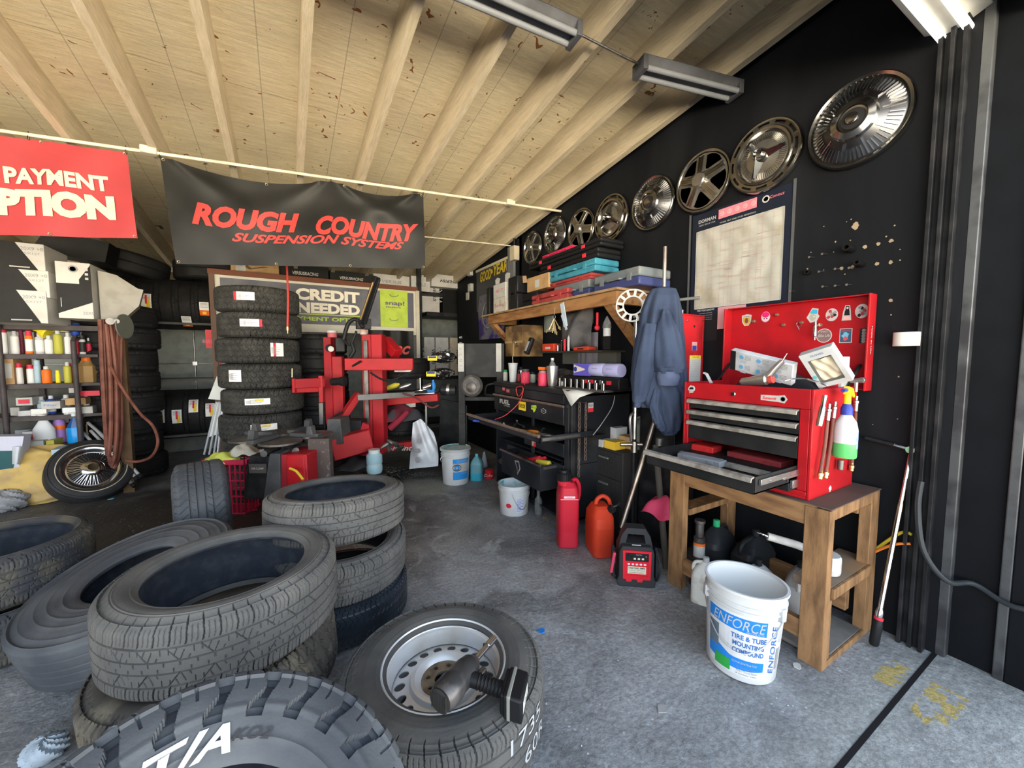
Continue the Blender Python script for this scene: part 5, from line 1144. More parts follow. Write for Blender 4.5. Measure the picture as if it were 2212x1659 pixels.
# first bucket (with lid), blue jug
p=Fl(985,1050);t3,rad3=bucket((p.x+.05,p.y+.13,0),.132,.148,.36,'white bucket with lid and blue tire-picture label beside the blue jug')
g=MB();g.lathe([(.158,.345),(.160,.35),(.160,.368),(.150,.372),(.145,.366),(0,.368)],48,ms=[0,0,0,1,1]);g.build('lid',[white,mat('soapy_lid',(.5,.62,.62),.4,c2=(.15,.4,.42),sc_=12)],t3,local=True)
az3=math.atan2(-p.y,-p.x)+.45;g=MB();Wc=wrapb(az3,.16,rad3);Wd=wrapb(az3,.16,rad3,.002)
band(g,Wc,-.09,.09,.07,.115,0);band(g,Wc,-.09,.09,-.02,.07,1);band(g,Wc,-.09,.09,-.10,-.02,0);disc(g,Wd,-.05,.025,.045,2,24);disc(g,wrapb(az3,.16,rad3,.0028),-.05,.025,.028,0,24);disc(g,wrapb(az3,.16,rad3,.0034),-.05,.025,.009,1,12)
g.text('EZ-FORCE',(0,0,0),UX,UZ,.022,1,w=.12,shear=.3,warp=lambda x,y:Wd(x+.01,y+.092));g.text('TIRE LUBE',(0,0,0),UX,UZ,.01,1,w=.08,warp=lambda x,y:Wd(x+.03,y-.035))
g.build('label',[flat('label_azure',(.03,.27,.68),.4),paper,flat('tyre_print',(.1,.1,.11),.6)],t3,local=True,smooth=0)
g=MB();a_=az3-1.5;g.tube([(.15*math.cos(a_),.15*math.sin(a_),.30),(.175*math.cos(a_),.175*math.sin(a_),.27),(.165*math.cos(a_),.165*math.sin(a_),.24),(.15*math.cos(a_),.15*math.sin(a_),.23)],.0025,6,sm=4);g.build('bail_handle',steel,t3,local=True)
p=Fl(1030,1040);jug((p.x+.03,p.y+.06,0),.13,.13,.28,flat('blue_jug',(.18,.42,.48),.35,trans=.2),flat('teal_cap',(.15,.5,.55),.4),'blue-tinted plastic gallon jug beside the lidded white bucket',rz=-.7,fillm=flat('blue_fluid',(.05,.38,.52),.25),fill=.3)
p=Fl(1058,1036);can_=thing('soda_box','crushed red soda carton on the floor beneath the black tool cabinet','carton',(p.x+.02,p.y+.05,0));MB().lathe([(.05,0),(.055,.01),(.05,.09),(.03,.1)],9,(p.x+.02,p.y+.05,0)).build('carton_body',flat('soda_red',(.55,.02,.03),.3),can_);g=MB();g.text('Coke',(p.x-.02,p.y-.005,.05),Vector((.87,-.5,0)),UZ,.03,0,shear=.3);g.build('script',paper,can_,smooth=0)
g=MB();p=Fl(1085,1028);g.grid(cloth((p.x+.08,p.y+.05,.01),.2,.14,.09,.014,14,8),18,18);single(g,'red_wrapper',flat('wrapper_red',(.35,.015,.02),.3),'crumpled dark red plastic wrapper right of the soda carton','wrapper')
g=MB();p=Fl(1050,1010);g.lathe([(.045,0),(.012,.17),(.008,.18)],20,(p.x,p.y+.05,0));single(g,'white_funnel',flat('pale_blue_funnel',(.55,.62,.75),.4),'pale upturned funnel standing behind the blue jug','funnel')
# ================================================================ RED MACHINE BEHIND THE JACKET
q=1.60;xb=2.39;xa=Yp(1466,700,q).x;yf_=Xp(1378,700,xa).y;zt_=Yp(1528,682,q).z; 
wbm=thing('wheel_balancer','red machine hood with yellow warning label behind the hanging blue jacket','wheel balancer',((xa+xb)/2,(q+yf_)/2,0))
g=MB();g.bb((xa,q,1.14),(xb,yf_,zt_));g.build('hood',mat('hood_red',(.40,.015,.02),.35,c2=(.28,.015,.018)),wbm,bevel=.006)
g=MB();g.bb((xa+.02,q+.02,0),(xb-.02,yf_-.02,1.14));g.build('pedestal',blackm,wbm,bevel=.004)
g=MB();g.bb((xb-.015,q-.006,1.14),(xb,q,zt_));g.bb((xa,q-.004,zt_-.01),(xb,q,zt_));g.build('edge_trim',red,wbm,bevel=.002)
g=MB();c_=Yp(1501,796,q-.001);g.quad(c_,UX,UZ,.115,.17,0);g.quad(c_+UZ*.075-UY*.001,UX,UZ,.11,.02,1);g.text('! CAUTION',c_+UZ*.075-UY*.003,UX,UZ,.011,2)
for i in range(9):g.text('wear safety glasses and keep hands clear',c_+UZ*(.05-.013*i)-UY*.003,UX,UZ,.005,3,w=.09)
g.build('warning_label',[flat('label_grey2',(.5,.5,.48),.6),yellow,blk,greyink],wbm,smooth=0)
g=MB();g.quad(Yp(1500,748,q-.001),UX,UZ,.05,.055,0);g.quad(Yp(1500,752,q-.003),UX,UZ,.04,.03,1);g.build('small_decal',[flat('decal_pink',(.55,.25,.25),.6),navyink],wbm,smooth=0)
for (x,y) in ((1483,692),(1517,691)):MB().lathe([(.008,0),(.008,.008),(0,.011)],14,Yp(x,y,q),-UY).build('bolt_head',chrome,wbm)
MB().lathe([(.008,0),(.007,.002),(0,.002)],14,Yp(1500,705,q),-UY).build('hole_plug',blk,wbm)
# stand: chrome posts, rod and adapter ring
sd=thing('parts_stand','chrome-posted stand with a cross rod, behind the blue jacket','stand',(2.03,1.80,0))
c0=Sp(1376,655,2.62);bx_,by_=c0.x,c0.y
g=MB();g.cyl((bx_,by_,Sp(1376,808,2.62).z),(bx_,by_,Sp(1376,690,2.62).z),.019);g.lathe([(.012,0),(.022,.01),(.022,.03),(.008,.04)],16,(bx_,by_,Sp(1376,690,2.62).z));g.build('chrome_post',chrome,sd)
g=MB();g.cyl((bx_,by_,.02),(bx_,by_,Sp(1376,808,2.62).z),.015);g.box((bx_,by_,.015),(.3,.3,.03));g.build('base_post',blackm,sd)
g=MB();a,b=Sp(1390,655,2.6),Sp(1512,643,2.45);g.cyl(a,b,.006);g.cyl(a+(b-a)*.62,b,.010,m=1);g.build('cross_rod',[flat('satin_alloy',(.5,.5,.5),.28,.9),flat('rod_grip',(.12,.12,.12),.4)],sd)
g=MB();a=Sp(1434,640,2.6);g.cyl((a.x,a.y,1.0),(a.x,a.y,Sp(1434,535,2.6).z),.012,n=16);g.build('tall_pipe',mat('pipe_grey',(.30,.27,.25),.45,.6,c2=(.2,.17,.15)),sd)
g=MB();a,b=Sp(1474,735,2.5),Sp(1472,672,2.5);g.cyl(a,b,.013);g.ball(b,.014,12);g.build('short_post',chrome,sd)
g=MB();z1=Sp(1370,960,2.5);p1=Sp(1371,925,2.5);g.cyl(p1-UZ*.07,p1+UZ*.14,.014);g.tube([p1+UX*-.03-UZ*.08,p1+UX*-.045+UZ*.06,p1+UX*-.02+UZ*.10,p1+UX*.01+UZ*.09],.008,8,sm=4);g.cyl(z1-cR*.09,z1+cR*.05,.012);g.cyl(z1-UZ*.05,z1+UZ*.02,.02);g.build('clamp_handle',steel,sd)
g=MB();rg=Sp(1367,660,2.55);n_=Vector((-.75,-.65,.05)).normalized();uu=n_.cross(UZ).normalized();vv=uu.cross(n_) * -1
hl=[]
for i in range(12):
    a_=2*PI*i/12+.1;pts=[((.066+.0)*math.cos(a_-.13),.066*math.sin(a_-.13)),(.066*math.cos(a_+.13),.066*math.sin(a_+.13)),(.100*math.cos(a_+.18),.100*math.sin(a_+.18)),(.100*math.cos(a_-.18),.100*math.sin(a_-.18))]
    hl.append(pts)
g.plate(circ2(0,0,.108,n=48),[circ2(0,0,.056,n=36)]+hl,rg,uu,vv,n_*.008);tag(g.build('spacer_ring',flat('cast_white',(.32,.32,.31),.45,.3)),'slotted alloy wheel spacer ring hanging on the stand left of the blue jacket','spacer ring')
# ================================================================ JACKET
jm=mat('jacket_blue',(.040,.056,.098),.9,c2=(.027,.038,.07),sc_=5,bump=.3,bsc=200)
jk=thing('jacket','faded navy hooded jacket hanging in folds over the stand beside the red chest','jacket',Sp(1425,930,2.45))
def jsec(py,hw,cxp,fold,dep,ph,D=2.45):
    c=Sp(cxp,py,D);return c,hw*D/838,fold,dep,ph
keys=[(619,6,1435,0,.2),(624,26,1434,.03,.6),(640,34,1432,.12,.7),(670,42,1429,.22,.7),(720,48,1426,.30,.7),(770,53,1423,.36,.65),(820,58,1422,.22,.6),(855,56,1424,.25,.5),(880,45,1432,.25,.5)]
def interp(t):
    k_=t*(len(keys)-1);i=min(int(k_),len(keys)-2);q_=k_-i;q_=q_
    return [keys[i][j]*(1-q_)+keys[i+1][j]*q_ for j in range(5)]
def jf(u,v):
    py,hw,cxp,fo,dp=interp(v);D=2.45;c=Sp(cxp,py,D);a_=2*PI*u
    w_=hw*D/838;f_=1+fo*(math.sin(a_*6+1.2+v*1.0)*.7+math.sin(a_*11+v*3)*.4)
    return c+cR*w_*math.cos(a_)*(1+.25*(f_-1))+Vector((cF.x,cF.y,0))*w_*dp*math.sin(a_)*f_
g=MB();g.grid(jf,96,60,cu=True);g.build('jacket_body',jm,jk,smooth=60)
def limb(pts,rs,nm,m=jm,fold=.12,sq=.75,n=40,L_=50,D=2.38,cuff=None):
    P3=[Sp(x,y,D) for x,y in pts]
    def f_(u,v):
        k_=v*(len(P3)-1);i=min(int(k_),len(P3)-2);q_=k_-i;q2=q_*q_*(3-2*q_);c=P3[i].lerp(P3[i+1],q_);r=(rs[i]*(1-q_)+rs[i+1]*q_)*D/838;a_=2*PI*u
        f2=1+fold*(math.sin(a_*4+v*5)*.6+math.sin(a_*7-v*9+1)*.4)
        return c+cR*r*math.cos(a_)*(1+.3*(f2-1))+Vector((cF.x,cF.y,0))*r*sq*math.sin(a_)*f2+Vector((0,0,.004*math.sin(v*40+a_*2)*fold*5))
    g=MB();g.grid(f_,n,L_,cu=True);return g.build(nm,m,jk,smooth=60)
limb([(1438,668),(1442,720),(1444,790),(1444,806)],[7,26,34,27],'upper_sleeve',D=2.34,fold=.2)
limb([(1442,803),(1443,815),(1443,832)],[23,25,21],'cuff',mat('cuff_blue',(.075,.095,.16),.9),fold=.05,D=2.33,L_=8)
limb([(1405,700),(1392,800),(1383,850),(1379,868)],[14,21,17,13],'left_sleeve',D=2.36)
limb([(1378,866),(1376,880)],[8,7],'left_cuff',fold=.04,L_=6,D=2.36)
limb([(1440,815),(1448,850),(1450,890),(1448,925),(1444,938)],[26,30,27,20,14],'hem_fold',fold=.25,D=2.40)
limb([(1420,840),(1415,880),(1422,910),(1432,930)],[9,12,12,9],'hood_edge',fold=.2,D=2.37)
# leaning iron pipe
g=MB();a,b=Sp(1417,900,2.6),Sp(1352,1108,2.55);a=b+(a-b)*1.25;g.cyl(b+(b-a)*.12,a,.016);single(g,'iron_pipe',mat('raw_pipe',(.26,.23,.2),.35,.9,c2=(.15,.12,.1)),'long bare iron pipe leaning behind the jump starter','pipe')
g=MB();a=Vector((1.98,1.52,0));g.cyl(a,a+Vector((.12,.2,.72)),.02);single(g,'grey_pole',flat('dusty_pole',(.06,.055,.05),.8),'dark dusty pole leaning at the left leg of the stand','pole')
# ================================================================ WICKER DRAWERS
wx,wy0,wy1,wz=2.03,1.95,2.30,.62
wk=thing('drawer_unit','black woven plastic drawer tower under the parts boxes','drawers',((wx+2.38)/2,(wy0+wy1)/2,0))
wm=flat('woven_black',(.028,.027,.027),.6)
MB().bb((wx+.012,wy0,0),(2.38,wy1,wz)).build('frame',wm,wk,bevel=.004)
for i in range(3):
    z0=.03+i*.195;g=MB();g.bb((wx,wy0+.015,z0),(wx+.02,wy1-.015,z0+.185))
    for r_ in range(9):
        for c_ in range(8):
            if (r_+c_) % 2:g.box((wx-.001,wy0+.035+c_*.040,z0+.016+r_*.019),(.004,.034,.013))
            else:g.box((wx-.001,wy0+.035+c_*.040,z0+.016+r_*.019),(.002,.016,.018))
    d=g.build('drawer',wm,wk,bevel=0);MB().bb((wx-.014,(wy0+wy1)/2-.05,z0+.13),(wx-.004,(wy0+wy1)/2+.05,z0+.145)).build('handle',flat('pewter',(.3,.3,.3),.35,.7),d,bevel=.003)
carton((2.04,2.16,wz),(2.14,2.30,wz+.055),white,'small white parts box on the wicker drawers, front left',tx='BRAKE',tm=redink)
carton((2.05,2.04,wz),(2.16,2.15,wz+.06),flat('box_yellow',(.7,.45,.04),.5),'small yellow parts box beside the white ones on the wicker drawers')
t=carton((2.16,2.14,wz),(2.28,2.28,wz+.14),white,'open white parts box standing behind the small white one',tx='PARTS',tm=redink)
carton((2.17,2.00,wz),(2.29,2.12,wz+.09),card,'little open cardboard box at the back of the wicker drawers')
jug((2.30,1.99,wz),.12,.17,.27,flat('murky_green',(.16,.19,.16),.5),bj,'murky green-grey jug on the wicker drawers behind the jacket sleeve',rz=1.2)
bt=Vector((2.26,1.80,0));t=thing('oil_tin','blue rectangular tin with pale label on the floor behind the jump starter','tin',bt)
MB().box((bt.x,bt.y,.14),(.12,.17,.28)).build('body',flat('tin_blue',(.03,.04,.32),.3),t,bevel=.004);MB().lathe([(.02,.28),(.02,.31),(0,.31)],14,bt).build('cap',redink,t)
g=MB();g.quad((bt.x-.0615,bt.y+.02,.14),-UY,UZ,.08,.15,0,th=-.001);g.quad((bt.x,bt.y-.0865,.13),UX,UZ,.08,.15,0,th=-.001);g.build('label',flat('label_pale_blue',(.55,.6,.7),.5),t,smooth=0)
# ================================================================ BLACK TOOL CABINET
fx=1.75;ky0,ky1=2.20,3.34;kz=1.03
kc=thing('black_tool_cabinet','long black roller tool cabinet with open drawers and racing stickers','tool cabinet',(2.06,2.77,0))
kb=mat('cabinet_black',(.014,.015,.018),.3,c2=(.03,.032,.036),sc_=3)
g=MB();g.bb((fx+.005,ky0,.08),(2.38,ky0+.02,kz));g.bb((fx+.005,ky1-.02,.08),(2.38,ky1,kz));g.bb((2.36,ky0,.08),(2.38,ky1,kz));g.bb((fx,ky0,kz-.02),(2.38,ky1,kz));g.bb((fx,ky0,.08),(2.38,ky1,.10));g.bb((fx+.05,ky0,.5),(2.38,ky1,.51));g.bb((fx,ky0+.0,.08),(fx+.02,ky0+.05,kz));g.bb((fx+.02,ky0+.5,.1),(fx+.04,ky0+.53,.9))
g.build('body',kb,kc,bevel=.003)
g=MB();g.bb((fx-.02,ky0-.01,kz-.0),(2.385,ky1+.01,kz+.035));g.build('top_tray',mat('tray_black',(.02,.02,.022),.6),kc,bevel=.006)
for (x,y) in ((fx+.06,ky0+.06),(fx+.06,ky1-.06),(2.32,ky0+.06),(2.32,ky1-.06)):MB().cyl((x,y-.015,.04),(x,y+.015,.04),.04).build('castor',black,kc)
g=MB();g.bb((fx-.012,ky0+.05,.80),(fx+.01,ky1,kz-.085));d1=g.build('drawer',kb,kc,bevel=.003)
bronze=mat('bronze_trim',(.45,.36,.30),.3,.8,c2=(.25,.2,.18),sc_=12,stretch=(1,6,1))
g=MB();g.cyl((fx-.02,ky0+.04,kz-.088),(fx-.02,ky1,kz-.088),.011,n=12);g.build('drawer_trim',bronze,d1)
g=MB();g.bb((fx-.008,ky0+.05,kz-.075),(fx+.01,ky1,kz-.004));d2=g.build('drawer',kb,kc,bevel=.003)
def onf(x,y,off=.014):return Xp(x,y,fx-off)
g=MB();o=onf(1090,868);g.text('FUEL',o,-UY,UZ,.042,0,w=.19,bold=.03);g.text('OFF-ROAD',o-UZ*.034-UY*.04,-UY,UZ,.013,0,w=.11)
SM=[paper,yellow,blk,ygreen,flat('silver_ink',(.4,.4,.4),.4)];g.build('white_logo_decal',SM,d1,smooth=0);g=MB();o=onf(1128,877);g.quad(o,-UY,UZ,.115,.075,1,th=-.0008);g.text('TAYLOR',o-UX*.002,-UY,UZ,.035,2,w=.10,bold=.03)
g.build('yellow_sticker',SM,d1,smooth=0);g=MB();o=onf(1153,882);g.prism([(-.04,-.01),(-.01,-.015),(0,-.035),(.02,-.02),(.04,.01),(.035,.03),(-.035,.02)],o,-UY,UZ,-UX*.0008,3);g.text('DIRTY LIFE',o-UX*.002+UZ*.006,-UY,UZ,.015,2,w=.065)
g.build('lime_sticker',SM,d1,smooth=0);g=MB();o=onf(1174,888);g.prism([(-.035,-.008),(0,-.022),(.035,-.008),(.035,.01),(0,.022),(-.035,.01)],o,-UY,UZ,-UX*.0008,4);g.prism([(-.031,-.006),(0,-.018),(.031,-.006),(.031,.008),(0,.018),(-.031,.008)],o-UX*.001,-UY,UZ,-UX*.0006,2);g.text('MICKEY T',o-UX*.0025,-UY,UZ,.010,4,w=.05)
g.build('silver_sticker',SM,d1,smooth=0)
g=MB();o=onf(1088,840,.01);g.quad(o,-UY,UZ,.05,.03,0,th=-.0008);g.text('MSD',o-UX*.002,-UY,UZ,.014,1);g.quad(o-UY*.08-UZ*.012,-UY,UZ,.06,.032,0,th=-.0008);g.text('HOLLEY',o-UX*.002-UY*.08-UZ*.012,-UY,UZ,.012,1,w=.05);g.build('stickers',[flat('dusty_red',(.45,.06,.07),.5),paper],d2,smooth=0)
# side stickers, post and chains
g=MB();o=Yp(1276,880,ky0-.001);g.quad(o,UX,UZ,.05,.07,0);g.quad(o-UZ*.02-UY*.001,UX,UZ,.05,.03,1);g.text('FLEX',o+UZ*.015-UY*.003,UX,UZ,.016,2,w=.04);g.build('side_sticker',[paper,redink,blk],kc,smooth=0)
g=MB();g.bb((fx-.0,ky0-.035,.12),(fx+.035,ky0-.002,kz-.02));g.build('corner_post',blackm,kc,bevel=.003)
for j,(xx,lab) in enumerate(((1252,'rusty chain hanging at the cabinet corner, left of the pair'),(1266,'rusty chain hanging at the cabinet corner, right of the pair'))):
    p=Yp(xx,870,ky0-.05);L_=.56 if j == 0 else .42;g=MB();n_=int(L_/.030)
    for i in range(n_):
        zc=p.z-.015-i*.030;pts=[(.009*math.cos(a_),.021*math.sin(a_)) for a_ in [2*PI*k_/10 for k_ in range(10)]]
        g.tube([Vector((p.x+(q_[0] if i % 2 else 0),p.y+(0 if i % 2 else q_[0]),zc+q_[1])) for q_ in pts],.0032,6,closed=True)
    g.cyl((p.x,p.y,p.z),(p.x,ky0,p.z+.0),.004);single(g,'chain',mat('rusty_chain',(.16,.12,.10),.5,.6),lab,'chain','chains at the cabinet corner',kind=None)
# open drawers
def odrawer(xf,z,h_,y0,y1,nm,trim=bronze,lines=True):
    g=MB();g.bb((xf,y0,z-h_),(xf+.012,y1,z));g.bb((xf,y0,z-h_),(fx+.2,y0+.008,z-.006));g.bb((xf,y1-.008,z-h_),(fx+.2,y1,z-.006));g.bb((xf,y0,z-h_),(fx+.3,y1,z-h_+.006));d=g.build('open_drawer',kb,kc,bevel=.002)
    g=MB();g.cyl((xf-.006,y0-.004,z),(xf-.006,y1+.004,z),.012,n=10);g.build('drawer_trim',trim,d)
    g=MB();g.bb((xf+.02,y0-.008,z-.035),(fx+.05,y0-.001,z-.015));g.build('slide_rail',steel,d);return d
o1=Xp(1165,942,1.45);o2=Xp(1011,895,1.45);zD=(o1.z+o2.z)/2
odrawer(1.45,zD,.05,o1.y,o2.y,'a')
o3=Xp(1189,1035,1.5);o4=Xp(1050,955,1.5);zE=(o3.z+o4.z)/2;zE=.50
o3=Vector((1.5,max(2.12,o3.y),0));dd=odrawer(1.60,zE,.20,2.34,o4.y-.1,'b',steel)
g=MB();o=Xp(1118,1010,1.597);g.prism([(-.05,.05),(.02,.06),(.045,.0),(.0,-.06),(-.01,-.01)],o,-UY,UZ,-UX*.001,0);g.prism([(-.03,.04),(.015,.045),(.03,.0),(.0,-.04),(-.0,.0)],o-UX*.001,-UY,UZ,-UX*.001,1);g.build('outline_decal',[greyink,kb],dd,smooth=0)
g=MB();g.bb((fx-.005,ky0+.05,.56),(fx+.01,ky0+.6,.66));d3=g.build('drawer',kb,kc,bevel=.003);g=MB();o=Vector((fx-.007,ky0+.45,.60));g.quad(o,-UY,UZ,.06,.07,0,th=-.001);g.prism([(-.02,-.03),(-.02,.02),(.02,.02),(.02,.0),(.0,.0),(0,-.03)],o-UX*.001,-UY,UZ,-UX*.001,1);g.build('red_sticker',[redink,paper],d3,smooth=0)
g=MB();g.bb((fx-.005,ky0+.05,.36),(fx+.01,ky0+.9,.50));g.build('drawer',kb,kc,bevel=.003)
# tools lying in the upper drawer (each countable one its own)
def tool(kind,p,ang,m2,lab,s_=1.0,grp='hand tools in the open cabinet drawer'):
    t=thing(kind,lab,'tool',p,rotz(ang),grp)
    if kind == 'screwdriver':
        MB().lathe([(.008,0),(.013,.01),(.013,.08),(.007,.095)],10,(0,0,.013),(1,0,0)).build('handle',m2,t,local=True);MB().cyl((.095,0,.013),(.20*s_,0,.013),.0035).build('blade',chrome,t,local=True)
    elif kind == 'wrench':
        g=MB();g.box((.08,0,.004),(.16,.014,.006));g.lathe([(.008,0),(.016,0),(.016,.007),(.008,.007),(.008,0)],14,(.165,0,.001));g.prism([(-.02,-.015),(.0,-.015),(.01,0),(0,.015),(-.02,.015),(-.008,.006),(-.008,-.006)],(0,0,.001),UX,UY,UZ*.006);g.build('wrench_body',m2,t,local=True)
    elif kind == 'pliers':
        for s2 in (-1,1):MB().tube([(0,0,.01),(.05,s2*.022,.01),(.13,s2*.018,.01)],.007,8,sm=4).build('handle',m2,t,local=True)
        MB().prism([(-.05,-.003),(.0,-.014),(.01,0),(0,.014),(-.05,.003)],(0,0,.003),UX,UY,UZ*.012).build('jaws',steel,t,local=True)
    return t
tb_blue=flat('tool_blue',(.02,.08,.42),.4);tb_red=flat('tool_handle_red',(.4,.05,.02),.4);tb_amb=flat('tool_amber',(.45,.15,.02),.3)
zt2=zD-.043
rq=random.Random(11)
L1=[('pliers',3.05,.05,2.4,tb_blue,'blue-handled pliers crossed at the far end of the upper open drawer'),('pliers',2.98,.10,1.9,tb_blue,'second pair of blue-handled pliers in the upper open drawer, nearer the middle'),('wrench',2.92,.16,.4,chrome,'chrome spanner next to the blue-handled pliers'),
      ('screwdriver',2.72,.13,.9,black,'black-handled screwdriver mid-way along the upper open drawer'),('screwdriver',2.62,.16,1.3,black,'second black-handled screwdriver nearer the chains'),('wrench',2.5,.10,1.7,dsteel,'dark spanner in the middle of the upper open drawer'),
      ('wrench',2.42,.18,.8,dsteel,'dark spanner crossing another near the right of the upper drawer'),('screwdriver',2.38,.14,1.9,tb_amb,'amber-handled screwdriver in the upper open drawer'),('wrench',2.30,.08,1.2,steel,'steel spanner nearest the chains in the upper drawer'),('pliers',2.24,.16,2.0,dsteel,'dark steel pliers nearest the chains in the upper drawer')]
for k_,y_,dx_,a_,m_,lb in L1:tool(k_,(1.47+dx_,y_,zt2),a_,m_,lb)
zt3=zE-.19
tool('pliers',(1.70,2.8,zt3+.05),1.2,redink,'red-handled pliers standing out of the lower open drawer',grp='tools in the lower open drawer')
g=MB();g.lathe([(.03,0),(.032,.02),(.032,.15),(.02,.16),(.02,.2)],18,(1.68,2.66,zt3+.13),(.2,-.6,.2));single(g,'red_grease_tube',redink,'red tube lying on the lower open drawer','tube')
g=MB();g.lathe([(.022,0),(.024,.01),(.024,.12),(.015,.13)],18,(1.68,2.50,zt3+.17),(.25,-.9,.05));single(g,'yellow_can',flat('can_yellow',(.55,.45,.05),.4),'yellow and black can lying at the right of the lower drawer','can')
MBc=MB();MBc.grid(cloth((1.73,2.75,zt3+.05),.2,.7,.10,.015,13,4),24,40);single(MBc,'tool_jumble',dsteel,'jumble of dark parts filling the lower open drawer','parts',kind='stuff')
# ---- on top of the cabinet
zk=kz+.036
def on_k(px,x):return Xp(px,830,x).y
def kcan(px,x,r,h_,body,capm,txt,**k):return can((x,on_k(px,x),zk),r,h_,body,capm,txt,**k)
p=Vector((1.86,on_k(1108,1.86),zk));t=thing('foam_cup','white foam drink cup with straw on the black cabinet','cup',p)
MB().lathe([(.030,0),(.032,.01),(.044,.17),(.047,.172),(.047,.18),(0,.182)],28,p).build('cup_body',white,t);MB().cyl(p+UZ*.18,p+UZ*.24+UX*-.004,.003,n=8).build('straw',paper,t)
kcan(1092,1.9,.022,.11,white,greenp,'small white bottle with green base left of the foam cup',name='bottle',cat='bottle',lab=paper)
kcan(1135,1.86,.042,.13,flat('pinkred',(.6,.05,.1),.4),flat('dark_cap',(.05,.05,.05),.4),'red and black spray can behind the cable loop, left of the cut red can',lab=None)
kcan(1172,1.82,.036,.125,flat('pinkred',(.6,.05,.1),.4),flat('mid_grey',(.2,.2,.22),.4),'red and grey tin just left of the metal tumbler',caph=.1,name='tin_can',cat='can')
p=Vector((1.86,on_k(1193,1.86),zk));t=thing('metal_tumbler','brushed metal tumbler holding a plastic bottle on the black cabinet','tumbler',p)
MB().shell([(.034,0),(.036,.01),(.047,.16),(.047,.165),(.044,.163),(.034,.02),(0,.02)],32,p).build('tumbler_body',flat('brushed_steel',(.45,.45,.44),.3,.8),t)
bottle(p+UZ*.03,.026,.20,glassy,white,'clear plastic bottle standing inside the metal tumbler',neck=.4)
g=MB();p=Vector((1.87,on_k(1172,1.87),zk+.14));g.box(p,(.03,.07,.025),rotz(.3));g.cyl(p,p-UZ*.04,.012);single(g,'orange_trigger',orange,'orange spray trigger head above the red and grey tin','spray head')
for i,(px,x,r,h_,m_,lb) in enumerate(((1150,1.98,.03,.10,flat('sage',(.35,.4,.36),.5),'pale green jar behind the red cans on the cabinet'),(1125,2.02,.028,.14,steel,'silver can behind the foam cup'),(1213,1.95,.03,.05,flat('pale_lime',(.5,.55,.4),.5),'pale lime tape roll beside the tumbler'),(1120,1.93,.02,.10,flat('mar',(.3,.04,.04),.5),'narrow dark red bottle right of the foam cup'))):
    kcan(px,x,r,h_,m_,black,lb,name='jar',cat='jar')
g=MB();y_=on_k(1140,1.80);g.tube([(1.80,y_+.05,zk+.1),(1.76,y_-.02,zk+.03),(1.72,y_-.04,zk-.06),(1.715,y_+.02,zk-.1),(1.715,y_+.05,zk-.03),(1.715,y_-.06,zk-.02),(1.70,y_-.03,zk-.14),(1.60,y_+.02,zk-.25),(1.52,y_+.08,zD)],.0035,6,sm=6);single(g,'red_cable',flat('cable_red',(.5,.05,.05),.4),'thin red cable looping down over the cabinet drawers','cable')
# sockets rail
y0_,y1_=on_k(1330,1.9),on_k(1213,1.86);sr=thing('socket_rail','black socket rail with a row of chrome deep sockets on the cabinet edge','socket set',((1.84),(y0_+y1_)/2,zk))
MB().bb((1.80,y0_,zk),(1.88,y1_,zk+.012)).build('rail',dsteel,sr,bevel=.002)
for i in range(15):
    y_=y0_+.03+(y1_-y0_-.06)*i/14;h_=.075 if i > 4 or i % 2 else .06;MB().lathe([(.010,.01),(.0105,h_),(.007,h_),(.007,h_-.02)],14,(1.82+.02*(i % 2),y_,zk)).build('socket',flat('socket_chrome',(.15,.15,.155),.3,1),sr)
for i in range(11):pass
p0_=Vector((2.05,on_k(1225,2.05),zk+.045));p1_=Vector((2.05,on_k(1348,2.05),zk+.045));dd_=p1_-p0_
t=thing('tool_case','long black hard case with red badges behind the chrome sockets','case',((p0_+p1_)/2-UZ*.045));g=MB();g.prism([(-.045,-.04),(.045,-.04),(.05,-.02),(.05,.02),(.04,.042),(-.04,.042),(-.05,.02),(-.05,-.02)],p0_,UX,UZ,dd_);g.build('shell',black,t,bevel=.006)
g=MB(); 
for f_,w_ in ((.52,.10),(.85,.05)):g.quad(p0_+dd_*f_-UX*.052+UZ*.005,-UY,UZ,w_,.028,0,th=-.001)
for i in range(3):
    for j in range(4):g.quad(p0_+dd_*(.70+.012*i)-UX*.052+UZ*(-.01+.008*j+(.004 if i % 2 else 0)),-UY,UZ,.006,.004,1,th=-.001)
g.build('badges',[redink,paper],t,smooth=0)
zc_=zk+.14;t=thing('hand_towel_pack','blue and white pack of paper towel rolls lying on the black case','towel pack',(2.05,(p0_.y+p1_.y)/2-.1,zk+.09))
ya,yb=Xp(1248,790,2.05).y,Xp(1344,785,2.05).y
g=MB();g.prism([(-.045,-.05),(.045,-.05),(.045,.045),(-.045,.045)],(2.05,ya,zc_),UX,UZ,UY*((yb-ya)*.37),0); 
for i in range(2):g.lathe([(.046,0),(.05,.008),(.05,abs(yb-ya)*.31-.008),(.046,abs(yb-ya)*.31)],20,(2.05,ya+(yb-ya)*(.37+.315*i),zc_),(0,-1,0),m=1)
g.build('wrap',[flat('pack_violet',(.12,.10,.50),.4),flat('pack_pale',(.45,.45,.75),.35)],t)
g=MB();g.prism([(.0,-.03),(.13,-.005),(.13,.005),(0,.035)],(2.003,ya-.01,zc_),-UY,UZ,-UX*.001,0);g.text('cleaning system',(2.0,ya+(yb-ya)*.52,zc_+.01),-UY,UZ,.009,1);g.text('cleaning system',(2.0,ya+(yb-ya)*.84,zc_+.01),-UY,UZ,.009,1)
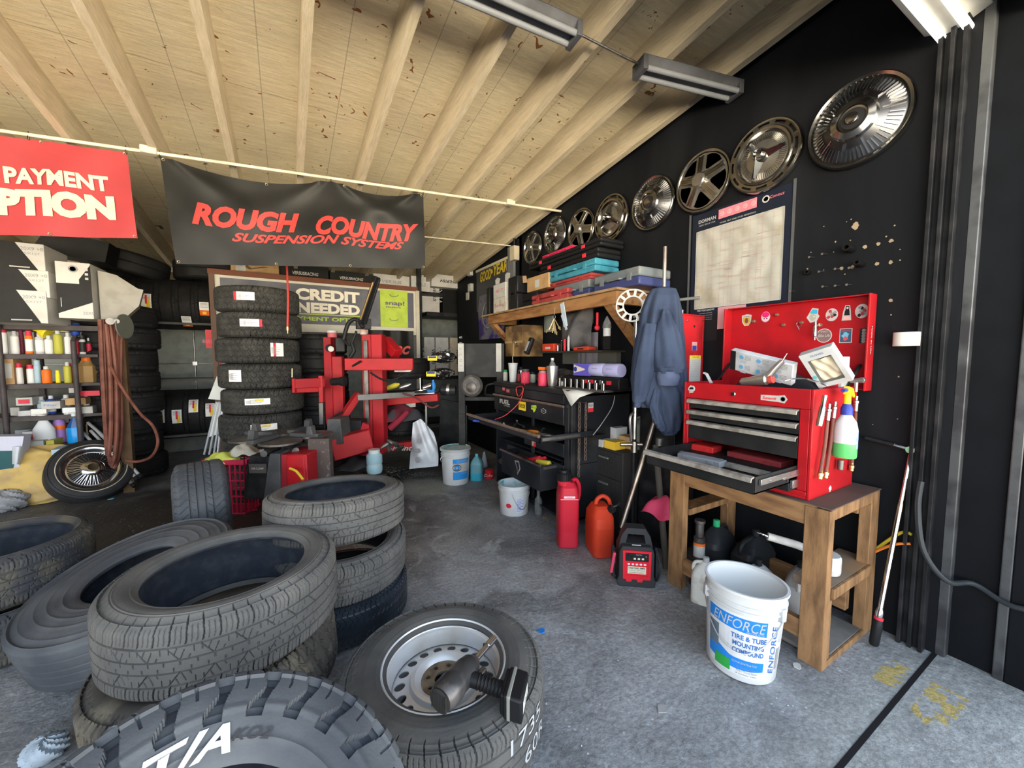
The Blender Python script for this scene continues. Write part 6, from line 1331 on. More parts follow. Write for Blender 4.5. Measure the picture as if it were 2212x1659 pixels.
g.lathe([(.02,0),(.02,.001),(0,.001)],18,(2.001,ya-.03,zc_),(-1,0,0),1);g.build('print',[flat('cream_print',(.7,.62,.55),.5),navyink],t,smooth=0)
g=MB();p=Xp(1240,855,1.76);p2=Xp(1228,890,1.72);g.add([Vector((1.90,Xp(1295,853,1.9).y,zk+.002)),Vector((1.80,Xp(1215,850,1.8).y,zk+.002)),Vector((1.725,Xp(1215,855,1.725).y,zk-.0)),Vector((1.722,Xp(1234,882,1.722).y,zk-.11)),Vector((1.728,Xp(1252,865,1.73).y,zk-.04))],[(0,1,2,4),(2,3,4)]);single(g,'paper_sheet',paper,'white paper sheet drooping over the right front corner of the cabinet','paper',solid=.001)
g=MB();g.tube([Yp(1328,855,2.15),Yp(1322,880,2.12),Yp(1300,915,2.1),Yp(1281,940,2.1)],.003,6,sm=5);single(g,'thin_cable',flat('cable_pale',(.3,.3,.3),.5),'thin pale cable hanging down the cabinet side','cable')
# dark clutter between cabinet and wall shelf
g=MB();g.grid(cloth((2.2,2.9,zk),.3,.8,.12,.02,15,3),30,50);single(g,'parts_heap',mat('grimy_parts',(.05,.05,.048),.5,.4,c2=(.12,.12,.11),sc_=25),'heap of small grimy parts at the back of the cabinet top','parts',kind='stuff')
# ================================================================ WOOD WALL SHELF
sx0,syn,syf,sz=2.0,2.0,4.17,1.79
ws=thing('wall_shelf','pine wall shelf with angled brackets loaded with tool cases','shelf',(2.2,3.1,1.6))
shw=mat('shelf_pine',(.33,.17,.07),.65,c2=(.2,.09,.035),sc_=4,stretch=(5,1,5))
MB().bb((sx0,syn,sz-.018),(XW-.03,syf,sz)).build('board',mat('shelf_board',(.34,.22,.11),.7,c2=(.16,.10,.06),sc_=5),ws,bevel=.002)
MB().bb((sx0+.03,syn+.03,sz-.11),(sx0+.07,syf-.12,sz-.018)).build('front_rail',shw,ws,bevel=.003)
MB().bb((sx0+.07,syn+.03,sz-.11),(XW-.03,syn+.07,sz-.018)).build('end_rail',shw,ws,bevel=.003)
MB().bb((sx0+.07,syf-.16,sz-.11),(XW-.03,syf-.12,sz-.018)).build('end_rail',shw,ws,bevel=.003)
for y_,nm in ((syn+.12,'a'),(syf-.18,'b')):MB().beam((sx0+.05,y_,sz-.10),(XW-.03,y_,sz-.42),.04,.09,up=(0,1,0)).build('bracket',shw,ws,bevel=.003)
def sp_(px,x):return Xp(px,650,x).y
def case(px0,px1,x0,x1,z0,h_,m,lab,m2=None,lat=None,handle=False,group=None,nm='tool_case',bev=.012):
    ya,yb=sp_(px0,x0),sp_(px1,x0);ya,yb=max(ya,yb),min(ya,yb)
    t=thing(nm,lab,'case',((x0+x1)/2,(ya+yb)/2,z0),None,group)
    MB().bb((x0,yb,z0),(x1,ya,z0+h_*.48)).build('lower_shell',m2 or m,t,bevel=bev);MB().bb((x0,yb,z0+h_*.5),(x1,ya,z0+h_)).build('upper_shell',m,t,bevel=bev)
    for f_ in (.2,.8):MB().bb((x0-.006,yb+(ya-yb)*f_-.02,z0+h_*.3),(x0+.002,yb+(ya-yb)*f_+.02,z0+h_*.72)).build('latch',lat or m,t,bevel=.002)
    if handle:MB().tube([(x0,yb+(ya-yb)*.35,z0+h_*.5),(x0-.02,yb+(ya-yb)*.37,z0+h_*.5),(x0-.02,yb+(ya-yb)*.63,z0+h_*.5),(x0,yb+(ya-yb)*.65,z0+h_*.5)],.007,8).build('handle',lat or m,t)
    return t
gblu=mat('case_grey_blue',(.12,.14,.155),.45,c2=(.17,.18,.18),sc_=7);dnav=flat('case_navy',(.04,.05,.14),.4)
case(1282,1380,2.06,2.38,sz,.125,gblu,'grey and navy drill case at the right end of the shelf',m2=dnav,handle=True)
case(1196,1272,2.09,2.38,sz,.135,gblu,'grey and navy drill case in the middle of the shelf',m2=dnav,handle=True)
case(1148,1226,2.02,2.08,sz,.09,mat('case_dusty_red',(.33,.05,.05),.5,c2=(.2,.03,.03),sc_=12),'small dusty red case at the front edge of the shelf',handle=True)
case(1118,1160,2.10,2.36,sz,.15,black,'low black case behind the small red one at the shelf left')
case(1097,1117,2.04,2.30,sz,.34,black,'tall black case standing on end beside the white boxes')
case(1180,1276,2.12,2.38,sz+.14,.05,mat('case_red2',(.33,.05,.05),.5),'flat red case under the teal one')
case(1183,1285,2.12,2.38,sz+.195,.10,mat('case_teal',(.05,.24,.33),.5,c2=(.03,.17,.25),sc_=12),'teal tool case in the tall pile',handle=True)
case(1165,1290,2.13,2.38,sz+.30,.075,black,'black case with red latches, lower of two at the pile top',lat=redink)
case(1142,1296,2.13,2.38,sz+.38,.065,black,'black case with red latches, upper of two at the pile top',lat=redink)
case(1170,1235,2.16,2.36,sz+.447,.035,flat('case_pink',(.6,.03,.10),.4),'flat pink-red case on the very top of the pile')
ya=sp_(1135,2.08);yb=sp_(1180,2.08);t=carton((2.10,yb,sz+.155),(2.28,ya,sz+.29),card,'open cardboard box tilted on the cases, white label');g=MB();g.quad((-.092,.0,.06),-UY,UZ,.07,.07,0,th=-.001);g.build('label',paper,t,local=True,smooth=0)
g=MB();g.prism([(0,0),(.08,.01),(.09,.08),(.02,.07)],(-.09,(ya-yb)/2,.10),UY,UZ,UX*.002);g.build('flap',flat('flap_tan',(.5,.33,.2),.8),t,local=True,smooth=0)
ya,yb=sp_(1066,2.03),sp_(1092,2.03)
t=carton((2.03,yb,sz),(2.20,ya,sz+.16),mat('grubby_box',(.5,.47,.42),.7,c2=(.36,.33,.28),sc_=12),'lower white box with red script at the left end of the shelf',tx='Beretta',printm=None,tm=flat('script_red',(.35,.04,.08),.6),th=.035)
t=carton((2.03,yb+.01,sz+.162),(2.18,ya,sz+.31),paper,'upper open white box marked in red at the left end of the shelf',tx='ABC 37',tm=redink,th=.035);g=MB();g.prism([(-.08,0),(.0,0),(.02,.05),(-.04,.07),(-.09,.05)],(-.075,0,.15),-UY,UZ,UX*.002);g.prism([(.0,0),(.09,.0),(.11,.10),(.04,.12),(.0,.1)],(-.0,0,.15),-UY,UZ,UX*.002);g.build('flaps',paper,t,local=True,smooth=0)
ya=sp_(1052,2.06);g=MB();g.bb((2.05,ya-.08,sz),(2.34,ya,sz+.32));single(g,'black_folder',black,'thin black case standing at the far left end of the shelf','case',bevel=.01)
g=MB();g.bb((2.12,2.05,sz),(2.40,2.28,sz+.006));single(g,'black_tray',black,'thin black tray lying at the bare right end of the shelf','tray')
# ---- under the shelf
ya,yb=Xp(1092,740,2.12).y,Xp(1128,740,2.12).y
oldw=mat('stained_ply',(.30,.19,.08),.8,c2=(.10,.06,.03),sc_=6,lo=.4,hi=.6)
t=thing('wooden_cabinet','stained plywood pigeonhole cabinet under the left of the shelf','cabinet',(2.25,(ya+yb)/2,1.28));z0=Xp(1100,770,2.12).z;z1=Xp(1100,705,2.12).z
g=MB();g.bb((2.12,yb,z0),(2.38,ya,z1));g.build('box',oldw,t,bevel=.002);g=MB();g.bb((2.112,yb,(z0+z1)/2-.02),(2.12,ya,(z0+z1)/2));g.bb((2.112,(ya+yb)/2-.01,z0),(2.12,(ya+yb)/2+.01,(z0+z1)/2));g.build('divider',flat('pale_ply',(.4,.27,.13),.8),t)
g=MB();g.ball((2.10,yb+.1,(z0+z1)/2-.02),.012,10);g.tube([(2.11,yb+.06,z0+.1),(2.10,yb+.08,z0+.12),(2.10,yb+.1,z0+.1)],.004,6);g.build('hook',steel,t)
t=thing('phone','black desk phone handset hanging in front of the plywood cabinet','phone',Xp(1143,765,2.02));a=Xp(1150,730,2.06);b=Xp(1137,765,2.02);g=MB();g.beam(b,a,.06,.045,up=(-1,0,0));g.build('handset',black,t,bevel=.014,segs=3);g=MB();g.beam(b+(a-b)*.2-UX*.026,b+(a-b)*.8-UX*.026,.025,.004,up=(-1,0,0));g.build('keypad',flat('pale_key',(.3,.32,.34),.3),t)
# low shelf with chargers
y0_,y1_=Xp(1300,760,2.15).y,Xp(1165,760,2.15).y;zz=Xp(1230,758,2.15).z
t=thing('low_shelf','dark narrow shelf on the wall holding red chargers','shelf',(2.3,(y0_+y1_)/2,zz-.1));MB().bb((2.15,y0_,zz-.015),(XW-.01,y1_,zz)).build('board',flat('shelf_dark',(.035,.033,.03),.7),t);MB().bb((2.36,y0_+.05,zz-.12),(XW-.01,y1_-.1,zz-.015)).build('back_board',flat('shelf_board_grey',(.10,.10,.09),.8),t)
def lowbox(px0,px1,h_,m,lab,x=2.18,dep=.1,nm='charger',cat='charger',z=None):
    ya,yb=Xp(px0,750,x).y,Xp(px1,750,x).y;z=zz if z is None else z;t=thing(nm,lab,cat,(x+dep/2,(ya+yb)/2,z));MB().bb((x,yb,z),(x+dep,ya,z+h_)).build('case',m,t,bevel=.008);MB().bb((x-.003,yb+(ya-yb)*.3,z+h_*.3),(x+.001,yb+(ya-yb)*.7,z+h_*.6)).build('badge',paper if h_ > .05 else black,t);return t
lowbox(1171,1196,.075,flat('charger_red',(.55,.05,.02),.4),'red battery charger, left on the low dark shelf')
lowbox(1238,1270,.035,flat('charger_red',(.55,.05,.02),.4),'flat red tool on the low dark shelf, right of the bottles',nm='flat_tool',cat='tool')
for i,(px,h_,m_,lb) in enumerate(((1198,.06,paper,'tiny white-labelled bottle beside the red charger'),(1205,.07,steel,'tiny steel bottle on the low shelf'),(1213,.10,black,'slim black tube on the low shelf'),(1220,.12,redink,'slim red tube on the low shelf'),(1228,.14,white,'tall white silicone tube on the low shelf'))):
    p=Vector((2.2,Xp(px,750,2.2).y,zz));can(p,.012,h_,m_,black if i % 2 else white,lb,name='tube',cat='tube',cap=False)
g=MB();c_=Xp(1245,710,2.3);g.grid(lambda u,v:c_+Vector((-.10*math.sin(PI*u)*math.sin(PI*v)**.6-.01*math.sin(u*14+v*6),(u-.5)*.42,(v-.5)*.34+.02*math.sin(u*8))),30,24);single(g,'grey_bag',mat('bag_grey',(.12,.115,.12),.8,c2=(.07,.07,.075),sc_=9),'grey tool bag hanging on the wall under the shelf','bag')
g=MB();c_=Xp(1270,760,2.36);g.grid(lambda u,v:c_+Vector((-.03*math.sin(PI*u)-.006*math.sin(u*20),(u-.5)*.26,(v-.5)*.34)),24,12);single(g,'mauve_rag',flat('mauve',(.17,.16,.19),.9),'mauve-grey rag hanging below the grey bag','rag')
g=MB();c_=Xp(1267,668,2.34);g.grid(lambda u,v:c_+Vector((-.05*math.sin(PI*u)*math.sin(PI*v)-.012*math.sin(u*17)*math.sin(v*13),(u-.5)*.2,(v-.5)*.26)),26,26);single(g,'green_bundle',mat('olive_bundle',(.06,.08,.035),.8,c2=(.03,.04,.02),sc_=30),'olive green bundle hung under the shelf','bundle')
g=MB();c_=Xp(1185,700,2.3);g.grid(lambda u,v:c_+Vector((-.02*math.sin(PI*u),(u-.5)*.16,(v-.5)*.16)),12,12);single(g,'plastic_bag',flat('murky_plastic',(.2,.23,.22),.25),'small clear-green plastic bag behind the brass bolts','bag')
# bundle of brass valve stems
kp=Xp(1197,690,2.02);rq=random.Random(5)
for i in range(9):
    a_=-.9+1.8*i/8+rq.uniform(-.1,.1);l_=.10+.05*rq.random();d_=Vector((rq.uniform(-.25,.05),math.sin(a_)*.75,-math.cos(a_))).normalized()
    g=MB();g.lathe([(.004,0),(.0045,l_*.8),(.011,l_*.81),(.011,l_*.86),(.006,l_*.87),(.006,l_)],10,kp+UZ*rq.uniform(-.01,.01),d_);single(g,'brass_bolt',flat('brass_pale',(.62,.5,.28),.3,.6),'brass bolt in the bunch hanging from the shelf rail','bolt','bunch of brass bolts')
g=MB();g.tube([(kp.x,kp.y+.015*math.cos(a_),kp.z+.02+.022*math.sin(a_)) for a_ in [2*PI*k_/14 for k_ in range(14)]],.002,6,closed=True);g.cyl(kp+UZ*.04,(sx0+.03,kp.y,sz-.06),.0025);single(g,'key_ring',steel,'wire ring holding the brass bolts on the shelf rail','ring')
g=MB();a=Xp(1214,655,2.01);b=Xp(1222,705,2.02);g.beam(a,b,.045,.01,up=(-1,0,0));g.beam(b+(a-b)*.5+Vector((-.006,.02,0)),b-UZ*.03+Vector((-.006,-.02,0)),.022,.006,up=(-1,0,0));single(g,'blister_pack',flat('blister',(.42,.5,.58),.3),'pale blue blister pack hanging from the shelf rail','pack')
t=thing('plastic_tube_bag','clear bag with a white roll and a black card hanging from the bracket','bag',Xp(1312,750,2.1));a=Xp(1311,712,2.1);MB().cyl(a+UZ*.04,a-UZ*.05,.028).build('white_roll',white,t);MB().box(a-UZ*.10,(.01,.07,.10)).build('black_card',black,t);MB().lathe([(.004,.0),(.03,.05),(.035,.09)],12,a+UZ*.10,(0,0,-1)).build('bag_top',glassy,t)
g=MB();p=Xp(1290,708,2.15);g.ball(p,.022,14);g.cyl(p,p+UZ*.12,.010);single(g,'red_bulb',redink,'small red bulb hanging behind the clear bag','bulb')
g=MB();q0=Xp(1345,690,2.08);g.tube([q0+UZ*.08,q0+UY*.03-UZ*.02,q0-UZ*.07-UY*.01,q0-UY*.035+UZ*.0,q0+UZ*.06],.004,6,sm=5);single(g,'brown_cord',flat('cord_brown',(.12,.05,.03),.6),'loop of brown cord hanging at the shelf bracket','cord')
# ================================================================ PARTITION WALL
gx=XW-.034
def pw(x,y,o=0):return Xp(x,y,gx-o)
a,b,c2_,d2_=pw(1032,580),pw(1112,520),pw(1112,640),pw(1032,655)
t=thing('tire_brand_sign','dark sign with yellow GOODYEAR lettering on the partition wall','sign',(gx,a.y,1.95))
yA,yB_=pw(1030,600).y,pw(1104,600).y
g=MB();g.bb((gx-.004,yB_,1.95),(gx,yA,2.50));g.build('panel',flat('sign_dark',(.05,.055,.06),.3),t);MB().bb((gx-.016,yB_,2.50),(gx-.004,yA,2.53)).build('top_trim',flat('sign_cream',(.6,.55,.4),.4),t);MB().bb((gx-.008,yB_,1.95),(gx-.004,yB_+.10,2.50)).build('blue_band',navyink,t)
g=MB();o=pw(1061,590,.006);g.text('GOOD',Vector((gx-.006,o.y+.17,o.z)),-UY,UZ,.14,0,w=.34,bold=.03,shear=.2);g.text('YEAR',Vector((gx-.006,o.y-.25,o.z+.02)),-UY,UZ,.14,0,w=.38,bold=.03,shear=.2);g.prism([(-.05,-.02),(.02,.0),(.0,.05),(-.03,.04)],Vector((gx-.006,o.y-.03,o.z)),-UY,UZ,-UX*.001,0);g.build('lettering',flat('sign_yellow',(.6,.45,.03),.5),t,smooth=0)
g=MB();o=pw(1110,600);g.bb((gx-.03,o.y-.04,2.12),(gx,o.y+.10,2.62));single(g,'grey_conduit_box',flat('panel_grey',(.14,.15,.155),.5),'tall grey metal trunking on the wall right of the yellow-lettered sign','trunking')
o=pw(1117,545);g=MB();g.bb((gx-.07,o.y-.05,o.z-.10),(gx,o.y+.05,o.z+.06));g.tube([(gx-.04,o.y,o.z+.06),(gx-.04,o.y+.0,o.z+.25),(gx-.03,o.y+.06,o.z+.35)],.012,8,sm=4,m=1);single(g,'junction_box',[flat('box_cream',(.45,.40,.30),.5),black],'cream junction box with black cable beside the farthest hubcap','junction box')
for (x,y,lb) in ((1019,588,'white wall box on the partition, highest of three'),(1020,622,'white wall box on the partition, middle of three'),(1011,640,'white wall plate on the partition, lowest of three')):
    o=pw(x,y);g=MB();g.bb((gx-.05 if y < 630 else gx-.015,o.y-.05,o.z-.055),(gx,o.y+.05,o.z+.055));g.bb((gx-.056 if y < 630 else gx-.02,o.y-.02,o.z-.02),(gx-.01,o.y+.02,o.z+.02));single(g,'switch_box',paper,lb,'switch box','white boxes on the partition',bevel=.003)
o0,o1=pw(1035,650),pw(1090,730);g=MB();g.grid(lambda u,v:Vector((gx-.01-.04*math.sin(PI*u)-.008*math.sin(u*13+v*5),o0.y+(o1.y-o0.y)*u,o0.z+.05+(o1.z-o0.z-.05)*v)),30,30,m=0);single(g,'plastic_cover',mat('smoky_plastic',(.12,.12,.15),.2,c2=(.05,.03,.16),sc_=4,lo=.5,hi=.55),'smoky plastic sheet with purple patch hanging on the partition','plastic sheet')
g=MB();o=pw(1054,680,.06);g.tube([Vector((gx-.06,o.y+.16*math.cos(a_),o.z+.17*math.sin(a_))) for a_ in [2*PI*k_/24 for k_ in range(24)]],.005,6,closed=True);g.tube([Vector((gx-.06,o.y-.1,o.z+.1)),Vector((gx-.06,o.y,o.z)),Vector((gx-.06,o.y+.12,o.z-.05))],.004,6);single(g,'wire_hoop',flat('hoop_grey',(.3,.3,.3),.4),'grey wire hoop hanging over the smoky plastic sheet','hoop')
# ================================================================ BLACK STEEL RACK (cart) with guard panel
cD=4.1;c00=Sp(990,742,cD);c01=Sp(1083,742,cD);wv_=(c01-c00);wv_.z=0;wl_=wv_.length;wu=wv_.normalized();wn=Vector((wu.y,-wu.x,0));wn=wn if wn.dot(cF) > 0 else -wn
ck=thing('steel_rack','black steel rack with upright panel and two white strips, left of the tool cabinet','rack',(c00.x+.2,c00.y,0))
def cp(u,z,d_=0):return Vector((c00.x,c00.y,0))+wu*u+wn*d_+UZ*z
zt_=c00.z;zp=Sp(990,815,cD).z;zsh=Sp(1000,858,cD).z;zs2=Sp(1000,868,cD).z
rk_m=mat('rack_black',(.018,.019,.020),.55,c2=(.035,.035,.035),sc_=6)
def cbox(u0,u1,z0,z1,d0,d1,nm,m=rk_m,bv=.003):
    g=MB();vs=[cp(u,z,d_) for z in (z0,z1) for u,d_ in ((u0,d0),(u1,d0),(u1,d1),(u0,d1))];g.add(vs,[(3,2,1,0),(4,5,6,7),(0,1,5,4),(1,2,6,5),(2,3,7,6),(3,0,4,7)]);return g.build(nm,m,ck,bevel=bv)
cbox(.0,wl_,zp,zt_,.0,.02,'upright_panel');cbox(-.0,.07,.7,zt_,-.03,.03,'post');cbox(wl_-.05,wl_+.03,.5,zt_,-.03,.03,'post');cbox(0,wl_,zsh-.04,zsh,-.02,.35,'shelf_plate');cbox(.0,.05,0,.75,.3,.35,'leg');cbox(wl_-.05,wl_,0,zt_,.3,.35,'leg');cbox(.0,.07,.0,.7,-.03,.02,'leg')
cbox(.0,.062,zp+.06,zt_-.0,-.034,-.031,'white_strip',paper,0);cbox(wl_-.055,wl_+.0,zp+.06,zt_,-.034,-.031,'white_strip',paper,0)
g=MB()
for i in range(6): 
    g.text('SD0G3B'[i],cp(.03,zp+.12+.06*i,-.0355),UZ,-wu,.03,0)
g.build('strip_print',greyink,ck,smooth=0)
pt_=Sp(968,870,3.95);g=MB();lean_=Vector((.05,.0,0));a=Vector((pt_.x-.02,pt_.y,0)); 
g.add([Fl(944,1002),Fl(983,1006),Sp(1000,872,4.35),Sp(953,862,4.35)],[(0,1,2,3)]); 
vv_=[Vector((v.x,v.y,v.z)) for v in g.v];n_=Vector((.02,.04,0));g.add([v+n_ for v in vv_],[(3,2,1,0)]);g.f += [(0,4,5,1),(1,5,6,2),(2,6,7,3),(3,7,4,0)];g.mi += [0]*4
lowz=min(v.z for v in g.v)
single(g,'leaning_panel',rk_m,'dark flat panel leaning between the white sack and the steel rack','panel')
al=thing('alternator','greasy grey alternator with pulley on the steel rack shelf','alternator',cp(.16,zsh,.05));g_m=mat('greasy_cast',(.09,.085,.08),.6,.3,c2=(.16,.15,.14),sc_=14)
MB().lathe([(.04,0),(.10,.02),(.115,.05),(.115,.12),(.09,.15),(.04,.16)],26,cp(.15,zsh+.115,.0),(wn*-1)+Vector((0,0,.1))).build('housing',g_m,al)
g=MB()
for i in range(8):a_=2*PI*i/8;g.ball(cp(.15+.08*math.cos(a_),zsh+.115+.08*math.sin(a_),-.12),.018,8)
g.build('mounting_lugs',g_m,al);MB().lathe([(.05,0),(.05,.02),(.035,.03),(.05,.04),(.02,.05)],20,cp(.15,zsh+.115,-.15),wn*-1).build('pulley',dsteel,al)
g=MB();g.tube([cp(.28,zsh+.03,.02),cp(.3,zsh+.12,.05),cp(.42,zsh+.13,.05),cp(.5,zsh+.06,.02),cp(.44,zsh+.02,-.02),cp(.32,zsh+.02,.0)],.014,8,closed=True,sm=4);single(g,'rubber_hose_loop',black,'black rubber hose loop beside the alternator','hose')
carton(cp(.08,zsh+.22,.25),cp(.2,zsh+.26,.32),card,'small cardboard carton at the back of the steel rack')
# ================================================================ PIPE, BANNERS, CEILING LAMPS
pA,pB_=Vector((-2.6,3.89,cz(3.89)-.02)),Vector((XW,3.2,cz(3.2)-.02))
def onpipe(px):      # point of the pipe seen at image column px
    lo,hi=0.0,1.0
    for _ in range(40):
        m_=(lo+hi)/2;P=pA.lerp(pB_,m_)-Vector((0,0,CH));x=CX+FPX*P.dot(cR)/P.dot(cF)
        if x < px:lo=m_
        else:hi=m_
    return pA.lerp(pB_,lo)
g=MB();g.cyl(pA,pB_,.011,n=12); 
pi_=single(g,'conduit_pipe',mat('pipe_cream',(.55,.5,.38),.45),'cream conduit pipe under the rafters that the banners hang from','pipe')
WM[pi_.name]=Matrix.Translation(pi_.location)
for px in (322,1102):
    p=onpipe(px);MB().box(p+UZ*.01,(.09,.06,.05)).build('junction_fitting',mat('pipe_cream',(.55,.5,.38),.45),pi_,bevel=.01)
g=MB();a,b=Vector((1.2,4.3,cz(4.3)-.02)),Vector((XW-.02,4.15,cz(4.15)-.02));g.cyl(a,b,.008);single(g,'conduit_pipe',mat('pipe_cream',(.55,.5,.38),.45),'thinner conduit farther back, above the boxes','pipe')
pu=(pB_-pA).normalized();ph=Vector((pu.x,pu.y,0)).normalized();pn=Vector((ph.y,-ph.x,0))    # pn faces the camera
def banner(px0,px1,z1a,z1b,mats_,name,lab,sag,tilt0,wob,words):
    A0=onpipe(px0)-UZ*.02;A1=onpipe(px1)-UZ*.02;L_=(A1-A0).length
    t=thing(name,lab,'banner',(A0+A1)/2)
    def P(u,v,off=0):
        top=A0.lerp(A1,u);s_=sag(u);top=top-UZ*s_
        bot_z=z1a+(z1b-z1a)*u;z=top.z+(bot_z-top.z)*v
        return Vector((top.x,top.y,z))+ph*tilt0(u,v)+pn*(wob(u,v)+off)
    g=MB();g.grid(lambda u,v:P(u,v),90,40);o=g.build('cloth',mats_[0],t,smooth=60)
    g=MB()
    for (s_,u0,u1,v0,v1,m_,b_,sh) in words:
        g.text(s_,(0,0,0),UX,UZ,v1-v0,m_,w=u1-u0,bold=b_,shear=sh,warp=lambda x,y,u0=u0,u1=u1,v0=v0,v1=v1:P((u0+u1)/2+x,(v0+v1)/2-y,.006))
    g.build('lettering',mats_[1:],t,smooth=0)
    g=MB();q_=[(0.01,.02),(.99,.02),(.99,.98),(.01,.98),(.35,.02),(.65,.02),(.35,.98),(.65,.98)]
    for u,v in q_:g.tube([P(u,v,.004)+ph*.008*math.cos(a_)+UZ*.008*math.sin(a_) for a_ in [2*PI*k_/10 for k_ in range(10)]],.002,5,closed=True)
    g.build('eyelets',flat('brass_dull',(.4,.32,.18),.4,.8),t)
    g=MB()
    for px in (px0,(px0*.35+px1*.65),px1):
        p=onpipe(min(px,1200));g.tube([p+UZ*.02,p-UZ*.03+pn*.012,p-UZ*.03-pn*.012,p+UZ*.02],.002,5)
    g.build('zip_ties',black,t)
    return t
zb1=lambda px,py:None
def zat(px,py):     # height on the banner plane for an image point
    P0=pA;d=ray(px,py);n_=pn;t_=(P0-Vector((0,0,CH))).dot(n_)/d.dot(n_);return CH+d.z*t_
blkv=mat('black_vinyl',(.010,.010,.0097),.45,c2=(.016,.016,.0155),sc_=3)
redv=flat('banner_red_ink',(.46,.035,.03),.5)
def sagb(u):
    return .085*(math.sin(PI*min(1,u/.60))**1 if u < .60 else .75*math.sin(PI*(u-.60)/.40))*1.0
def wobb(u,v):
    r_=0
    for u0,a_ in ((.0,.8),(.60,1.0),(1.0,.8)):
        dx=u-u0;an=math.atan2(abs(dx),v+.08);r_ += a_*math.exp(-((an-.55)/.22)**2)*.035*(1-.5*v)
    return r_+.012*math.sin(u*9+v*3)-.012*math.sin(u*30)*math.sin(v*9)*.3+.02*math.sin(u*5+1)*v
banner(345,914,zat(375,572),zat(918,580),[blkv,redv],'black_banner','black vinyl banner with red lettering sagging from the ceiling pipe',sagb,lambda u,v:.06*v*(1-u)+.01*v,wobb,
       [('ROUGH',.075,.46,.36,.60,0,.05,.35),('COUNTRY',.52,.97,.40,.63,0,.05,.35),('SUSPENSION SYSTEMS',.20,.90,.635,.735,0,.03,.45)])
rv=mat('red_vinyl',(.29,.038,.042),.4,c2=(.24,.032,.036),sc_=2);crm=flat('banner_cream',(.56,.50,.33),.5)
banner(-330,272,zat(-330,500),zat(291,517),[rv,crm],'red_banner','red vinyl banner with cream payment lettering cut off by the left edge',lambda u:.012*math.sin(PI*u*3)**2,lambda u,v:.045*v*u,lambda u,v:.012*math.sin(u*17+v*4)*(1-v*.4)+.03*v,
       [('EASY PAYMENT',.27,.905,.30,.47,0,.04,0),('OPTION',.33,.92,.52,.80,0,.07,0)])
# fluorescent fittings
alu=mat('lamp_housing',(.085,.088,.10),.5,.2,c2=(.06,.06,.066));tubew=flat('fluorescent_tube',(.19,.20,.22),.45)
def lamp(A,B,lab,ms=alu,m2=tubew,drop=0,w_=.11):
    A=Vector(A);B=Vector(B);d=(B-A).normalized();s_=d.cross(UZ).normalized();up=s_.cross(d);L_=(B-A).length
    t=thing('fluorescent_lamp',lab,'ceiling lamp',(A+B)/2)
    g=MB();g.prism([(-.03,.0),(.03,.0),(.035,.02),(w_/2,.045),(w_/2,.05),(-w_/2,.05),(-w_/2,.045),(-.035,.02)],A,s_,up,d*L_);g.build('housing',ms,t,bevel=.002)
    for q_ in (-1,1):MB().cyl(A+d*.02+s_*q_*.036-up*.008,B-d*.02+s_*q_*.036-up*.008,.0145,n=14).build('tube',m2,t)
    for e in (A,B-d*.03):g=MB();g.prism([(-w_/2,-.025),(w_/2,-.025),(w_/2,.05),(-w_/2,.05)],e,s_,up,d*.03);g.build('lamp_holder',ms,t,bevel=.003)
    return t
zl=cz(1.6)-.08
e1=Fl(1245,84,zl);e0=Fl(1010,-18,zl);dl=(e1-e0).normalized();lamp(e1-dl*1.25,e1,'fluorescent strip lamp running out of the top edge above the black banner')
f0=Fl(1378,150,zl);f1_=Fl(1690,262,zl);lamp(f0,Vector((XW-.02,f1_.y,zl)),'fluorescent strip lamp ending at the black wall above the three-blade hubcap')
g=MB();g.cyl(e1+UZ*.03,f0+UZ*.03,.006);single(g,'lamp_conduit',dsteel,'thin dark conduit joining the two ceiling strip lamps','conduit')
h0=Sp(2075,82,1.62);h1=Sp(1900,-60,1.62);zz3=h0.z;h1=Fl(1925,-30,zz3) if False else h1;h1.z=zz3
lamp(h0+Vector((.0,.0,0)),Vector((h0.x-1.25,h0.y+.02,zz3)),'big white strip lamp at the top right corner beside the door track',flat('white_enamel',(.62,.60,.54),.4),flat('daylight_glow_tube',(1,.97,.9),.4,emit=.6),w_=.19)  # tube emission is added to stand in for daylight falling on this lamp
a=Yp(352,488,5.6);b=Yp(250,478,5.6);lamp(Vector((a.x,a.y,a.z)),Vector((a.x-1.2,a.y,a.z)),'short strip lamp seen far back between the two banners')
# ================================================================ FRAMED SIGN BEHIND THE CHANGER
fy_=5.55;F00=Yp(463,603,fy_);F11=Yp(897,618,fy_);F01=Yp(470,705,fy_);zt_=(F00.z+F11.z)/2;zb_f=Yp(880,708,fy_).z
fs=thing('framed_banner','wood-framed credit banner with green panel behind the tire machine','sign',((F00.x+F11.x)/2,fy_,0))
X0,X1=F00.x,F11.x
MB().bb((X0,fy_,zb_f-.1),(X1,fy_+.01,zt_)).build('backing',flat('sign_white',(.55,.53,.46),.7),fs)
MB().bb((X0-.06,fy_-.02,zt_-.01),(X1+.03,fy_+.03,zt_+.05)).build('top_rail',flat('rail_brown',(.16,.06,.035),.6),fs,bevel=.003)
MB().bb((X0-.05,fy_-.02,0),(X0,fy_+.02,zt_)).build('post',flat('post_brown',(.13,.08,.06),.7),fs);MB().bb((X1,fy_-.02,0),(X1+.05,fy_+.02,zt_)).build('post',flat('post_cream',(.5,.46,.38),.7),fs)
g=MB();W_=X1-X0;g.bb((X0+.05,fy_-.006,zb_f),(X1-.03,fy_-.001,zt_-.04),0)
gx0,gx1=Yp(821,650,fy_).x,Yp(880,650,fy_).x;g.bb((gx0,fy_-.009,zb_f+.0),(gx1,fy_-.0062,zt_-.02),1)
